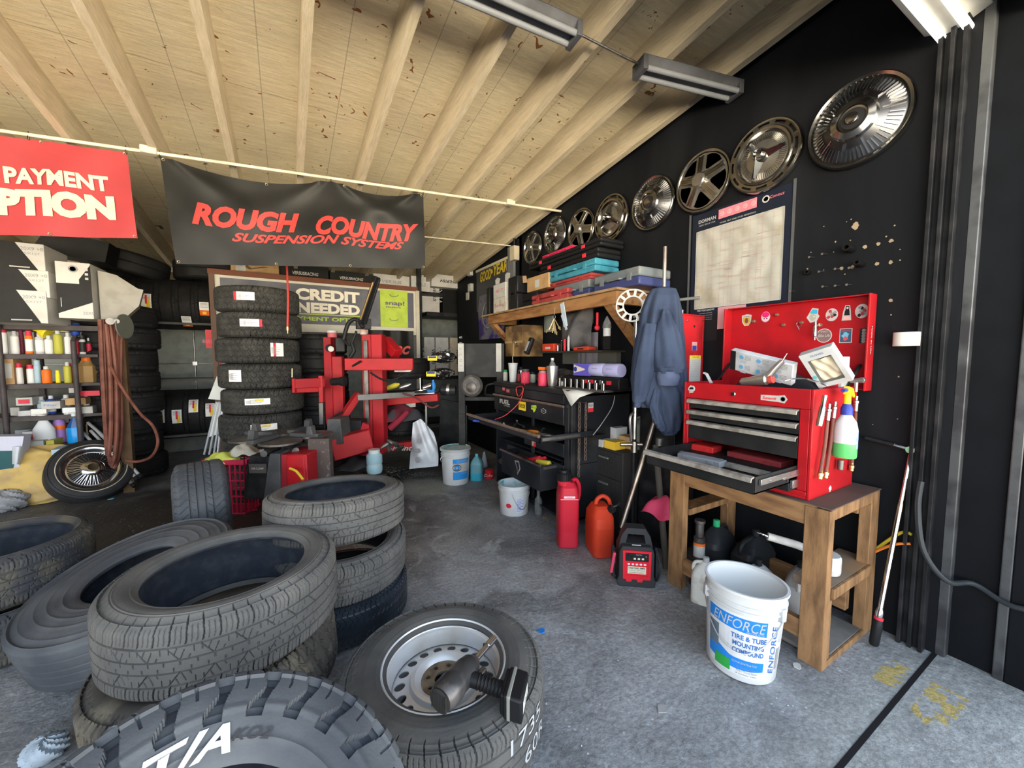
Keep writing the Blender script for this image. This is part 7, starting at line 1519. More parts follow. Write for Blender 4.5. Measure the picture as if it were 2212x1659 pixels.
def ft(s_,x,y,h_,w_,m_,b_=.03):g.text(s_,Yp(x,y,fy_-.011),UX,UZ,h_,m_,w=w_,bold=b_)
pxm=lambda a_,b_:abs(Yp(b_,650,fy_).x-Yp(a_,650,fy_).x)
ft('NO',575,643,.13,pxm(525,628),1,.05);ft('CREDIT',710,639,.145,pxm(640,778),2,.05);ft('NEEDED',712,667,.13,pxm(645,780),2,.05);ft('PAYMENT OPTIONS',712,690,.05,pxm(620,800),1,.03)
g.bb((Yp(520,680,fy_).x,fy_-.012,Yp(700,681,fy_).z),(Yp(780,680,fy_).x,fy_-.007,Yp(700,680,fy_).z+.006),1)
ft('snap!',853,656,.075,pxm(832,874),3,.03);ft('FINANCE',850,664,.02,pxm(833,865),3)
for yy in (636,688):c_=Yp(851,yy,fy_-.012);g.tube([c_+Vector((.06*math.cos(a_),0,.03*math.sin(a_))) for a_ in [PI+PI*k_/8 for k_ in range(9)]],.004,5,m=3)
g.build('print',[mat('banner_slate',(.10,.105,.13),.5,c2=(.14,.145,.17),sc_=4),mat('banner_lime',(.42,.55,.07),.5,c2=(.34,.46,.06)),flat('banner_white',(.75,.72,.62),.5),flat('banner_violet',(.12,.10,.16),.5)],fs,smooth=0)
# second black banner draped right below it
g=MB();q0,q1=Yp(795,712,fy_-.05),Yp(893,712,fy_-.05);zq=Yp(850,775,fy_).z
g.grid(lambda u,v:Vector((q0.x+(q1.x-q0.x)*u,fy_-.05+.02*math.sin(u*16)*(1-v),q0.z+(zq-q0.z)*v)),40,10);g.text('RC',Vector((q1.x-.16,fy_-.08,zq+.12)),UX,UZ,.12,1,w=.22,shear=.4,bold=.06)
single(g,'black_banner',[mat('black_vinyl',(.03,)*3,.4),flat('banner_coral',(.7,.12,.10),.5)],'draped black banner with a coral logo below the green panel','banner')
# ================================================================ BOXES ON THE HIGH RACK BEHIND
by_=5.9
rkb=thing('storage_rack','black steel rack behind the framed sign holding wheel boxes','rack',(1.5,by_+.3,0))
zr=Yp(700,611,by_).z;zr2=Yp(950,678,by_+.2).z
xl,xr_=Yp(500,610,by_).x,3.2
MB().bb((xl,by_,zr-.05),(2.2,by_+.5,zr)).build('shelf_plate',blackm,rkb);MB().bb((1.9,by_,zr2-.06),(xr_+.6,by_+.5,zr2)).build('shelf_plate',blackm,rkb);MB().bb((1.9,by_,.95),(xr_+.6,by_+.5,1.0)).build('shelf_plate',blackm,rkb);MB().bb((1.2,by_,.25),(xr_+.6,by_+.5,.28)).build('shelf_plate',blackm,rkb)
pp=Yp(906,680,by_-.05).x
for x_ in (xl,pp,xr_+.5):MB().bb((x_-.03,by_-.08,0),(x_+.03,by_-.02,zr+.35 if x_ > 0 else zr)).build('post',blackm,rkb)
boxw=mat('box_white',(.52,.51,.49),.75,c2=(.45,.44,.42));boxk=mat('box_black',(.010,.010,.010),.5)
def wbox(px0,px1,z0,h_,m,lab,tx=None,tm=None,dep=.45,y=by_,vert=False,group=None,stamp=None,tilt=0):
    xa,xb_=Yp(px0,640,y).x,Yp(px1,640,y).x
    t=thing('wheel_box',lab,'box',((xa+xb_)/2,y+dep/2,z0),None,group);w_=xb_-xa-.01
    MB().box((0,0,h_/2),(w_,dep,h_)).build('body',m,t,local=True,bevel=.004,smooth=0)
    g=MB();o=Vector((0,-dep/2-.002,h_/2))
    if tx:
        if vert:g.text(tx,o+UX*.06,UZ*-1,UX,.05,0,w=h_*.38,bold=.02,shear=.2);g.text('VERS',o-UX*w_*.0+UX*.14,UZ*-1 if False else UZ,-UX,.10,1,w=h_*.5)
        else:g.text(tx,o+UZ*.0,UX,UZ,min(.06,h_*.22),0,w=w_*.55,bold=.02,shear=.2)
    if stamp:g.lathe([(.04,0),(.04,.001),(.028,.001),(.028,0)],20,o+Vector((-w_*.3,0,h_*.22)),(0,-1,0),1);g.quad(o+Vector((-w_*.3,.001,0)),UX,UZ,w_*.2,h_*.75,2)
    if g.v:g.build('print',[tm or blk,flat('faint_grey',(.35,.35,.34),.6),paper],t,local=True,smooth=0)
    return t
H1=.20
cz_=cz(by_)
wbox(500,606,zr,.22,card,'cardboard wheel box with white stamp on the high rack','V',flat('brown_print',(.12,.07,.04),.7),stamp=True)
wbox(609,712,zr,.20,boxk,'left black wheel box on the high rack','VERSUSRACING',paper);wbox(713,806,zr,.18,boxk,'right black wheel box on the high rack','VERSUSRACING',paper)
wbox(807,886,zr,.20,boxw,'white wheel box beside the black ones on the high rack','VERSUS',greyink);wbox(888,930,zr-.02,.24,boxw,'white wheel box behind the rack post','VERSUS',greyink)
yb_=by_+.1
hA=Yp(950,598,yb_).z-zr2
for (a_,b_,lb,m_,tx,tm_,vt) in ((911,950,'white upright wheel box on the upper right rack shelf',boxw,'VERSUS',blk,True),(956,1010,'black upright wheel box with white lettering at the partition edge',boxk,'AZAD',paper,True)):
    wbox(a_,b_,zr2,hA,m_,lb,tx,tm_,y=yb_,vert=vt)
hB=zr2-.06-1.0
for i,(a_,b_) in enumerate(((880,908),(914,938),(939,968),(971,990))):wbox(a_,b_,1.0,min(hB,.62),boxw if i < 3 else mat('box_cream',(.5,.45,.35),.8),('narrow white wheel box left of the rack post, lower shelf','white upright wheel box right of the rack post, lower shelf','second white upright wheel box on the lower shelf','cream thin box nearest the partition on the lower shelf')[i],'VERSUS',blk,y=yb_,vert=True)
zT_=zr2+hA+.005
t=wbox(932,1010,zT_,min(.22,cz(by_+.4)-zT_-.02),boxw,'white wheel box lying on top, angled, by the partition','VERSUS',blk,y=by_-.05,stamp=False)
g=MB();g.grid(lambda u,v:Vector((2.55+.5*u,5.75+.1*v,2.55-.0*u+.03*math.sin(u*7)-.05*v)),10,4)
# loose strap
g=MB();a=Sp(620,582,3.6);b=Sp(620,706,3.6);g.tube([a+UZ*.14,a,(a+b)/2+cR*.01,b+cR*.005],.009,8,sm=6);g.cyl(b+cR*.005,b+cR*.005-UZ*.035,.012,m=1);g.cyl(b+cR*.005-UZ*.035,b+cR*.005-UZ*.06,.005,m=1);single(g,'air_hose',[flat('hose_red',(.45,.05,.04),.4),brass],'thin red air hose hanging from above in front of the tall tire stack','hose')
# ================================================================ BACK TYRE RACK
ry=6.0;z_u=Yp(400,697,ry).z;z_l=Yp(400,938,ry).z;z_m=Yp(420,818,ry).z
tr=thing('tire_rack','steel tire rack in front of the grey garage door','rack',(-2.2,ry+.2,0))
rx0,rx1=-4.6,Yp(462,700,ry).x+.1
for z in (z_u,z_l,z_m):
    for y_ in (ry,ry+.42):MB().bb((rx0 if z != z_m else Yp(290,820,ry).x,y_-.02,z-.025),(rx1,y_+.02,z+.0)).build('rail',mat('rack_grey',(.09,.09,.088),.85),tr)
for x_ in (rx0,Yp(250,800,ry).x,rx1+.02):
    for y_ in (ry,ry+.42):MB().bb((x_-.02,y_-.02,0),(x_+.02,y_+.02,z_u+.03)).build('post',blackm,tr)
R_=.30;mB_=tyre_mesh('rack_tyre',R_,.235,.20,pat_street(50,.007),160,30,[rub_dark,wsw,rub_in])
mBig=tyre_mesh('rack_big_tyre',.38,.25,.22,pat_rib(50,.008,(-.5,0,.5)),160,26,[rub_dark,wsw,rub_in])
RX=Matrix.Rotation(PI/2,3,'Y')
lbf=flat('label_orange',(.75,.13,.02),.5)
def rtag(t,ang_,w,h_,kind):
    g=MB();c_=Vector((0,0,0))
    def pt(x,y,dr=0):a_=ang_+y/R_;return ((R_+.002+dr)*math.cos(a_),(R_+.002+dr)*math.sin(a_),x)
    def patch(x0,x1,y0,y1,m,dr=0):
        v=[];N_=5
        for i in range(N_+1):
            y=y0+(y1-y0)*i/N_;v += [pt(x0,y,dr),pt(x1,y,dr)]
        g.add(v,[(2*i,2*i+1,2*i+3,2*i+2) for i in range(N_)],m)
    patch(-w/2,w/2,-h_/2,h_/2,0)
    if kind == 'o':patch(-w/2,w/2,h_*.1,h_/2,1,.001);patch(-w*.2,w*.2,h_*.2,h_*.4,2,.002)
    else:patch(0,w*.35,-h_*.1,h_*.45,2,.001);patch(-w*.1,w*.1,-h_*.4,h_*.2,4,.0015)
    for i in range(4):patch(-w*.4,w*.4,-h_*.42+i*h_*.09,-h_*.42+i*h_*.09+.006,3,.001)
    g.build('paper_label',[lbl,lbf,yellow,greyink,redink],t,local=True,smooth=0)
def rtyre(px,z,lab,kind=None,hh=0.0,me=None,y=None,grp=None,row=0,la=0):
    y=ry+.21 if y is None else y;x=Yp(px,760,y-.2).x
    t=thing('rack_tire',lab,'tire',(x,y,z),RX,grp);put(me or mB_,'casing',None,0,parent=t)
    if kind:rtag(t,math.atan2(-1,0)+hh if False else (-PI/2+hh),.09,.16 if kind != 's' else .05,kind)
    return t
# local frame: axis Z->X world. R: local X -> -Z world ; local Y stays Y. angle of -Y facing camera = -pi/2 ; towards +z = rotate
zc_u=z_u+R_-.075;zc_l=z_l+R_-.07
for i,(px,kd,hh,lb) in enumerate(((232,None,0,'new tire on the upper rack half hidden by the grey box end'),(276,'o',.45,'upper rack tire with low orange and white label'),(328,'v',.0,'upper rack tire with a white and yellow label at mid height'),(367,None,0,'plain new tire on the upper rack without a label'),(408,'s',.8,'upper rack tire with a small label over the shelf rail'),(449,'o',.2,'upper rack tire with tall orange label next to the framed sign'))):
    rtyre(px,zc_u,lb,kd if kd != 's' else 'o',hh)
for i,(px,kd,hh,lb) in enumerate(((262,None,0,'plain dark tire at the hose end of the lower rack'),(302,None,0,'plain tire on the lower rack, second from the hose'),(341,'v',-.05,'lower rack tire with label, leftmost of the four labelled'),(378,'v',.0,'lower rack tire with label, second of the four labelled'),(414,'v',-.4,'lower rack tire with the highest label'),(450,'v',-.2,'lower rack tire with label beside the folded chairs'))):
    rtyre(px,zc_l,lb,kd,hh)
# lying and leaning ones
a=Yp(262,617,ry);put(mBig,'rack_tire','big bare tire lying on the upper row, behind the black and white box',(a.x,ry+.25,zc_u+R_+.14),Matrix.Rotation(.22,3,'Y'),None)
a=Yp(430,610,ry);put(mBig,'rack_tire','bare tire lying flat on the upper row near the framed sign',(a.x+.1,ry+.25,zc_u+R_+.125),None)
a=Yp(290,745,ry-.2);put(mB_,'rack_tire','plain tire standing behind the hose, upper of the pair',(a.x,ry-.1,z_m+R_+.22),RX @ Matrix.Identity(3))
a=Yp(298,790,ry-.2);t=thing('rack_tire','tire with yellow label standing on the middle rail beside the hose','tire',(a.x,ry-.05,z_m+R_-.08),rotz(.3) @ RX);put(mB_,'casing',None,0,parent=t);rtag(t,-PI/2-.1,.09,.14,'v')
for i in range(8):
    a=Yp(275+i*2,760+28*i,5.5);put(mB_,'rack_tire',['top','second','third','fourth','fifth','sixth','seventh','lowest'][i]+' tire of the dark stack right of the hanging brown hoses',(Yp(262,800,5.6).x+.02*math.sin(i*2),5.65,1.72-.225*i),None,'dark tire stack beside the hoses')
for (px,py,lb) in ((690,745,'dark tire behind the machine, top of the middle stack'),(692,785,'dark tire behind the machine, second in the middle stack'),(694,825,'dark tire behind the machine, third in the middle stack'),(696,862,'dark tire behind the machine, fourth in the middle stack'),(698,900,'dark tire behind the machine, lowest of the middle stack')):
    a=Sp(px,py,4.6);put(mB_,'street_tire',lb,(a.x,a.y,a.z),rotz(.5),'middle stack behind the machine')
for (px,py,lb,kd) in ((872,795,'tire with yellow label behind the red arm',1),(862,868,'dark tire with white label low behind the red machine',2),(868,912,'dark tire lying lowest behind the red machine',0)):
    a=Sp(px,py,4.55);t=thing('street_tire',lb,'tire',a,rotz(math.atan2(-a.y,-a.x)+.3));put(mB_,'casing',None,0,parent=t)
    if kd:sticker('l',t,-.3 if kd == 1 else 0,0,.2,.07,R_+.003,None,kd == 1)
g=MB();a,b=Yp(443,712,ry-.1),Yp(462,752,ry-.1);g.bb((a.x,a.y-.002,b.z),(b.x+.03,a.y+.002,a.z));g.text('WARNING',Vector(((a.x+b.x)/2,a.y-.004,b.z+.08)),UX,UZ,.05,1,w=.14);g.bb((a.x+.12,a.y+.0,b.z-.35),(b.x+.06,a.y+.004,b.z),0);single(g,'red_tags',[flat('tag_red',(.6,.06,.07),.5),pink],'red paper tags hanging at the framed sign post','paper tag')
# ================================================================ TYRE CHANGER
rr_m=mat('machine_red',(.36,.014,.02),.48,c2=(.25,.014,.02),sc_=3)
mg=mat('machine_grey',(.05,.052,.055),.5,c2=(.09,.09,.09),sc_=6)
mc=thing('tire_changer','red tire changing machine with black turntable, columns and assist arms','tire changer',(.5,3.9,0))
def Sd(x,y,d):return Sp(x,y,d)
def colm(px0,px1,pyt,pyb,d0,dep,nm,m=rr_m,bv=.008,slant=0):
    a=Sd(px0,pyt,d0);b=Sd(px1,pyt,d0);z1=a.z;z0=Sd((px0+px1)/2,pyb,d0).z;u=(b-a);u.z=0;w_=u.length;u.normalize();n_=Vector((cF.x,cF.y,0)).normalized()
    g=MB();vs=[]
    for z in (z0,z1):
        off=u*slant*(0 if z == z1 else 1);vs += [Vector((a.x,a.y,z))+off,Vector((a.x,a.y,z))+u*w_+off,Vector((a.x,a.y,z))+u*w_+n_*dep+off,Vector((a.x,a.y,z))+n_*dep+off]
    g.add(vs,[(3,2,1,0),(4,5,6,7),(0,1,5,4),(1,2,6,5),(2,3,7,6),(3,0,4,7)]);return g.build(nm,m,mc,bevel=bv)
def barm(p0,p1,w_,h_,nm,m=rr_m,bv=.006):
    g=MB();g.beam(p0,p1,w_,h_);return g.build(nm,m,mc,bevel=bv)
main=colm(800,824,722,985,3.85,.14,'main_column')
colm(780,801,722,985,3.87,.12,'main_column_side',dred)
colm(784,793,735,925,3.84,.02,'guide_rail',dsteel,.003)
colm(697,714,728,925,3.95,.10,'rear_column');colm(714,738,770,905,3.98,.06,'rear_column_web',dred)
barm(Sd(746,787,3.7),Sd(893,787,3.75),.06,.115,'upper_arm',red)
barm(Sd(752,797,3.7),Sd(780,780,3.66),.02,.02,'arm_lever',black)
barm(Sd(832,735,4.1),Sd(858,765,4.0),.10,.10,'head_block',red)
barm(Sd(632,829,3.6),Sd(700,826,3.8),.05,.09,'swing_arm',rr_m);barm(Sd(632,843,3.62),Sd(690,841,3.8),.04,.05,'swing_arm_lower',dred);colm(687,696,812,870,3.75,.04,'swing_post',dred,.003);colm(688,697,870,918,3.75,.03,'swing_tool_post',dsteel,.003)
colm(630,636,818,848,3.58,.03,'swing_end_plate',rr_m,.002);MB().cyl(Sd(631,815,3.6),Sd(631,796,3.6),.006).build('locking_pin',brass,mc)
barm(Sd(772,859,3.6),Sd(895,852,3.9),.02,.055,'grey_arm',mat('arm_grey',(.13,.13,.13),.45,.3),.004)
MB().bb((0,0,0),(.001,.001,.001)) 
barm(Sd(828,868,4.15),Sd(948,858,4.1),.10,.075,'tool_tray',dred);barm(Sd(828,852,4.3),Sd(948,846,4.25),.35,.012,'tray_plate',steel,.002)
barm(Sd(828,967,4.1),Sd(890,960,4.1),.10,.075,'lower_beam',dred); 
g=MB();a=Sd(866,968,4.03);g.text('-Point',a,cR,UZ,.055,0,w=.24,shear=.4,bold=.02);g.build('beam_lettering',paper,mc,smooth=0)
colm(918,922,870,930,4.1,.02,'tray_leg',dsteel,.002)
barm(Sd(738,905,3.9),Sd(775,850,4.0),.10,.06,'brace',dred);barm(Sd(716,968,3.6),Sd(800,945,3.75),.25,.20,'base_block',dred,.01)
g=MB();g.prism([(0,0),(.16,.0),(.16,.30),(.10,.32)],Sd(762,985,3.7),cR,UZ,Vector((cF.x,cF.y,0))*.05);g.build('gusset_plate',rr_m,mc,bevel=.003)
# cylinder, hoses, gas strut
g=MB();a,b=Sd(716,825,3.75),Sd(750,823,3.7);g.lathe([(.028,0),(.036,.01),(.036,.11),(.045,.115),(.048,.15),(.03,.16),(0,.16)],20,a,b-a);g.build('air_cylinder',black,mc)
g=MB();g.box(Sd(734,745,3.8),(.09,.07,.14));g.cyl(Sd(712,752,3.75),Sd(712,752,3.75)-cF*.02,.035,n=20);g.build('control_box',black,mc,bevel=.008);MB().cyl(Sd(716,754,3.7),Sd(716,754,3.68)-cF*.012,.026,n=24).build('gauge',mat('gauge_face',(.4,.4,.36),.3),mc)
g=MB();a,b=Sd(780,700,3.7),Sd(812,602,3.6);g.beam(a,b,.05,.03);g.beam(a+cR*.035,b+cR*.03,.02,.03);g.box(b,(.06,.05,.04),axmat(b-a));g.build('assist_strut',black,mc,bevel=.004)
g=MB();g.cyl(Sd(779,690,3.66),Sd(806,610,3.56),.010);g.build('strut_rod',mat('old_brass',(.4,.28,.12),.3,.8),mc)
g=MB();g.tube([Sd(742,735,3.7),Sd(752,700,3.7),Sd(770,690,3.7),Sd(785,708,3.7)],.02,8,sm=5);g.tube([Sd(742,735,3.7),Sd(757,745,3.7),Sd(770,715,3.7)],.012,8,sm=5);g.box(Sd(785,700,3.75),(.13,.08,.10));g.tube([Sd(760,740,3.7),Sd(765,758,3.7),Sd(757,772,3.7)],.02,8);g.build('roller_arm',black,mc,bevel=.006)
hl_=[((800,805),(835,822),(880,808),(892,800)),((716,900),(722,940),(706,960),(700,900)),((740,890),(715,905),(702,930),(700,960)),((870,850),(900,860),(930,880),(948,875))]
for i,h_ in enumerate(hl_):MB().tube([Sd(x,y,3.62+.05*i) for x,y in h_],.009,8,sm=6).build('air_line',black if i != 3 else flat('hose_maroon',(.12,.03,.03),.5),mc)
# turntable and base
tcn=Sd(612,945,3.15);ztt=tcn.z
MB().lathe([(.06,-.18),(.09,-.16),(.09,-.04),(.14,-.02),(.14,0)],32,tcn).build('turntable_hub',mg,mc)
g=MB();pts=[]
for i in range(96):
    a_=2*PI*i/96;r=.29+.07*math.cos(a_*4+.3)+.0;r=.20+.17*max(0,math.cos(a_*2+.15)**2)**.5;pts.append((r*math.cos(a_),r*math.sin(a_)))
g.plate(pts,[circ2(0,0,.05)],tcn,UX,UY,UZ*.014);g.build('turntable',mat('turntable_steel',(.10,.095,.09),.4,.6,c2=(.2,.18,.16),sc_=12),mc,bevel=.003)
for i in range(4):
    a_=PI/4+.1+i*PI/2;d=Vector((math.cos(a_),math.sin(a_),0));g=MB();g.beam(tcn+d*.08+UZ*.03,tcn+d*.33+UZ*.03,.06,.03);g.prism([(-.03,0),(.03,0),(.015,.07),(-.02,.06)],tcn+d*.27+UZ*.04,d,UZ,d.cross(UZ)*.05);g.build('clamp_jaw',mg,mc,bevel=.003)
for i in range(3):
    a_=-2.0+i*.7;d=Vector((math.cos(a_),math.sin(a_),0));g=MB();g.cyl(tcn+d*.05-UZ*.06,tcn+d*.30-UZ*.06,.025);g.build('clamp_cylinder',dsteel,mc)
b0=Vector((tcn.x,tcn.y,0));n_=Vector((-b0.x-.2,-b0.y,0)).normalized();s_=Vector((-n_.y,n_.x,0))
def wedge(px0,px1,pxb0,pxb1,pyt,pyb,d,m,nm,dep=.3):
    a,b=Sd(px0,pyt,d),Sd(px1,pyt,d);c_,e=Sd(pxb1,pyb,d),Sd(pxb0,pyb,d);c_.z=e.z=max(0,min(c_.z,e.z));vs=[e,c_,b,a];dn=Vector((cF.x,cF.y,0)).normalized()*dep
    g=MB();g.add(vs+[v+dn for v in vs],[(0,1,2,3),(7,6,5,4),(0,4,5,1),(1,5,6,2),(2,6,7,3),(3,7,4,0)]);return g.build(nm,m,mc,bevel=.006)
wedge(604,662,606,668,982,1090,2.85,rr_m,'base_front_red');wedge(618,656,620,662,984,1090,2.845,red,'base_door',.02)
wedge(582,604,565,606,980,1100,2.83,mg,'base_corner');wedge(538,583,524,570,985,1078,2.88,blackm,'base_side_black');wedge(664,710,668,716,948,1065,3.0,mat('spattered_panel',(.07,.055,.05),.6,c2=(.16,.14,.13),sc_=30,lo=.6,hi=.7),'bead_breaker_pad',.06)
g=MB();c_=Sd(557,1012,2.86);g.quad(c_,cR,UZ,.13,.07,0);g.text('RIM CLAMP',c_-cF*.003,cR,UZ,.016,1,w=.09,bold=.02);g.build('nameplate',[flat('plate_dull',(.08,.075,.07),.5),flat('plate_text',(.35,.33,.3),.5)],mc,smooth=0)
g=MB();g.tube([Sd(626,1012,2.8),Sd(640,1018,2.78),Sd(655,1036,2.75)],.009,8,sm=5);g.build('yellow_lever',flat('lever_yellow',(.6,.42,.04),.4),mc)
wedge(706,735,706,740,905,960,3.5,mg,'motor_box',.2);wedge(741,780,741,782,908,945,3.7,black,'reservoir',.15)
# blue jar, spray can on top, tins
p=Sd(809,1010,3.55);t=thing('glass_jar','pale blue glass jar of fluid at the foot of the red column','jar',p);zj0=Sd(809,1021,3.55).z;zj1=Sd(809,970,3.55).z;hj=zj1-zj0
MB().lathe([(.062,zj0),(.070,zj0+.02),(.070,zj0+hj*.3),(.064,zj0+hj*.36),(.070,zj0+hj*.42),(.070,zj0+hj*.75),(.05,zj0+hj*.85),(.05,zj1)],28,(p.x,p.y,0),ms=[0,0,0,1,0,0,1]).build('jar_body',[flat('jar_blue',(.30,.46,.52),.2),flat('jar_clear',(.5,.55,.55),.15)],t)
MB().bb((p.x-.09,p.y-.09,0),(p.x+.09,p.y+.09,zj0)).build('jar_stand',black,t) if zj0 > .02 else None
p=Sd(785,723,3.86);can((p.x,p.y,p.z),.032,.19,paper,flat('cap_tan',(.3,.18,.1),.4),'white spray can standing on top of the red column',cap=True,lab=flat('can_lab',(.5,.3,.25),.5),capr=.6)
p=Sd(718,729,3.97);can((p.x,p.y,p.z),.045,.07,flat('tin_pink',(.5,.12,.14),.5),paper,'small white-lidded tub on top of the rear column',name='tub',cat='tub',caph=.3,capr=1.1)
# tools on the tray
tz=Sd(880,850,4.25); 
for i,(px,py,m_,lb,nm) in enumerate(((836,826,flat('lube_yellow',(.6,.5,.05),.5),'yellow and white tube on the tray','tube'),(862,835,steel,'silver nozzle on the tray','nozzle'),(912,838,mat('foil',(.4,.4,.4),.2,.9),'crumpled foil lump on the tray','foil'))):
    p=Sd(px,843,4.2);g=MB();g.lathe([(.02,0),(.028,.02),(.03,.1),(.01,.14)],14,p+UZ*.02,(.8,-.3,.3));single(g,nm,m_,lb,'shop item')
p=Sd(936,845,4.15);g=MB();g.tube([p-cR*.06,p,p+UZ*.05+cR*.01,p+UZ*.09],.02,10);g.cyl(p+UZ*.08-cR*.0,p+UZ*.12,.012);single(g,'blue_air_tool',flat('tool_azure',(.03,.2,.55),.35),'small bright blue air tool at the end of the red tray','air tool')
p=Sd(908,843,4.15);g=MB();g.cyl(p,p+UZ*.13,.008);g.lathe([(.08,0),(.08,.01),(0,.015)],24,p);single(g,'chrome_cone',chrome,'chrome spindle on a round plate on the red tray','spindle')
g=MB();g.grid(cloth(Sd(865,905,4.25),.5,.35,.16,.03,12,6),30,24);single(g,'rag_pile',mat('maroon_rags',(.12,.02,.03),.9,c2=(.04,.04,.045),sc_=6,lo=.48,hi=.52),'pile of dark maroon rags under the red tray','rags',kind='stuff')
g=MB();g.tube([Sd(842,925,4.05),Sd(862,908,4.05),Sd(880,890,4.1)],lambda q_:.035-.01*q_,10,sm=4);single(g,'maroon_rag',flat('rag_maroon',(.22,.02,.035),.9),'twisted maroon rag on the pile under the tray','rag')
g=MB();g.grid(cloth(Sd(775,1005,3.7),.5,.3,.1,.02,14,9),24,20);single(g,'hose_tangle',black,'dark tangle of hoses at the foot of the machine','hoses',kind='stuff')
g=MB()
for i in range(5):a_=i*1.3;c_=Sd(832+8*i,962+6*math.sin(i*2),3.7);g.lathe([(.012,-.05),(.02,-.02),(.022,.03),(.01,.06)],12,c_,(math.cos(a_),math.sin(a_),.6))
single(g,'air_gun',dsteel,'dark air inflator gun hanging at the red column foot','air gun')
# sack, basket, folding chairs
sk=thing('white_sack','crumpled white plastic sack standing right of the red machine','sack',Fl(915,1010));sh_=mat('sack_white',(.66,.70,.74),.35,c2=(.5,.53,.58),sc_=7,bump=.4,bsc=14)
def sackf(u,v):
    px=886+56*u+(6*math.sin(v*3))*(1-u);top=905+8*abs(u-.35)*3+(25*max(0,u-.45));py=1013+(top-1013)*v-6*u*(1-v);px=884+(62-18*v**2)*u+8*v;d=4.1-.13*math.sin(PI*u)*math.sin(PI*min(1,v*.9+.12))-.02*math.sin(u*17+v*11)*v
    return Sp(px,py,d)
g=MB();g.grid(sackf,36,40)
b_=MB();b_.grid(lambda u,v:sackf(u,v)+Vector((cF.x,cF.y,0))*(.01+.2*math.sin(PI*u)*math.sin(PI*min(1,v*.9+.12))),36,40);g.join(b_)
for v in g.v:v.z=max(v.z,.004)
g.build('sack_body',sh_,sk,smooth=60)
g=MB()
for (px,py,sz_) in ((905,953,.045),(902,974,.045),(901,993,.05)):
    c_=Sp(px,py,3.945);g.prism(blob(0,sz_*.6,int(py)),c_,cR,UZ,cF*.001)
g.build('print_marks',greyink,sk,smooth=0)
bk=thing('red_basket','red plastic shopping basket on the floor behind the standing worn tire','basket',Fl(505,1052));cB=Sp(508,1018,3.3);rb_m=flat('basket_red',(.42,.02,.06),.4)
zb0_=0.0;zt0b=Sp(508,990,3.3).z;bw,bd_=.17,.12
u1_=cR;v1_=Vector((cF.x,cF.y,0)).normalized();cbx=Vector((cB.x,cB.y,0))
g=MB()
for sgn,ax_,ay_,w2,d2 in ((-1,u1_,v1_,bw,bd_),(1,u1_,v1_,bw,bd_)):
    for k_ in range(9):
        x=-1+2*k_/8;g.beam(cbx+ax_*x*w2*.85+ay_*sgn*d2*.85+UZ*.0,cbx+ax_*x*w2+ay_*sgn*d2+UZ*zt0b,.012,.006)
    for k_ in range(6):
        x=-1+2*k_/5;g.beam(cbx+ay_*x*d2*.85+ax_*sgn*w2*.85,cbx+ay_*x*d2+ax_*sgn*w2+UZ*zt0b,.012,.006)
for z in (0.01,zt0b*.35,zt0b*.65):
    f_=.85+.15*z/zt0b;L_=[cbx+u1_*bw*f_*a_+v1_*bd_*f_*b2+UZ*z for a_,b2 in ((-1,-1),(1,-1),(1,1),(-1,1))]
    for i in range(4):g.beam(L_[i],L_[(i+1) % 4],.008,.012)
g.build('grid_sides',rb_m,bk);g=MB();L_=[cbx+u1_*bw*a_+v1_*bd_*b2+UZ*zt0b for a_,b2 in ((-1,-1),(1,-1),(1,1),(-1,1))]
for i in range(4):g.beam(L_[i],L_[(i+1) % 4],.03,.04)
g.build('rim',rb_m,bk,bevel=.004);MB().bb((cbx.x-.15,cbx.y-.1,0),(cbx.x+.15,cbx.y+.1,.01)).build('basket_floor',rb_m,bk)
g=MB();g.grid(cloth((cbx.x-.08,cbx.y-.02,zt0b),.26,.22,.07,.012,12,3),20,18);single(g,'yellow_cloth',flat('cloth_lime',(.55,.62,.12),.8),'lime-yellow cloth lying over the red basket','cloth')
g=MB();g.grid(cloth((cbx.x+.06,cbx.y+.04,zt0b+.03),.22,.2,.08,.012,13,4),20,18);single(g,'plastic_wrap',flat('wrap_grey',(.5,.5,.45),.3),'grey plastic wrapper with yellow mark on the red basket','wrapper')
ch1=thing('folding_chair','white folded chair leaning against the tall tire stack','chair',Sp(462,985,3.9));cw=flat('chair_white',(.55,.58,.57),.5);dch=3.9
def chz(x,y,d=dch):return Sp(x,y,d)
g=MB();g.add([chz(468,812),chz(488,818),chz(484,865),chz(449,862)],[(0,1,2,3)]);n_=cF*.02;g.add([v+n_ for v in g.v[:4]],[(3,2,1,0),]);g.f += [(0,4,5,1),(1,5,6,2),(2,6,7,3),(3,7,4,0)];g.mi += [0]*4;g.build('backrest',cw,ch1,bevel=.004)
g=MB();g.add([chz(466,870),chz(482,870),chz(478,935),chz(450,945)],[(0,1,2,3)]);g.add([v+n_ for v in g.v[:4]],[(3,2,1,0)]);g.f += [(0,4,5,1),(1,5,6,2),(2,6,7,3),(3,7,4,0)];g.mi += [0]*4;g.build('seat',cw,ch1,bevel=.004)
for (xa_,xb2) in ((468,441),(474,452),(480,462),(483,470)):
    a,b=chz(xa_,868),chz(xb2,982);b.z=.02 if False else b.z;MB().cyl(a,b,.010,n=8).build('leg',flat('chair_tube',(.45,.48,.52),.3,.3),ch1)
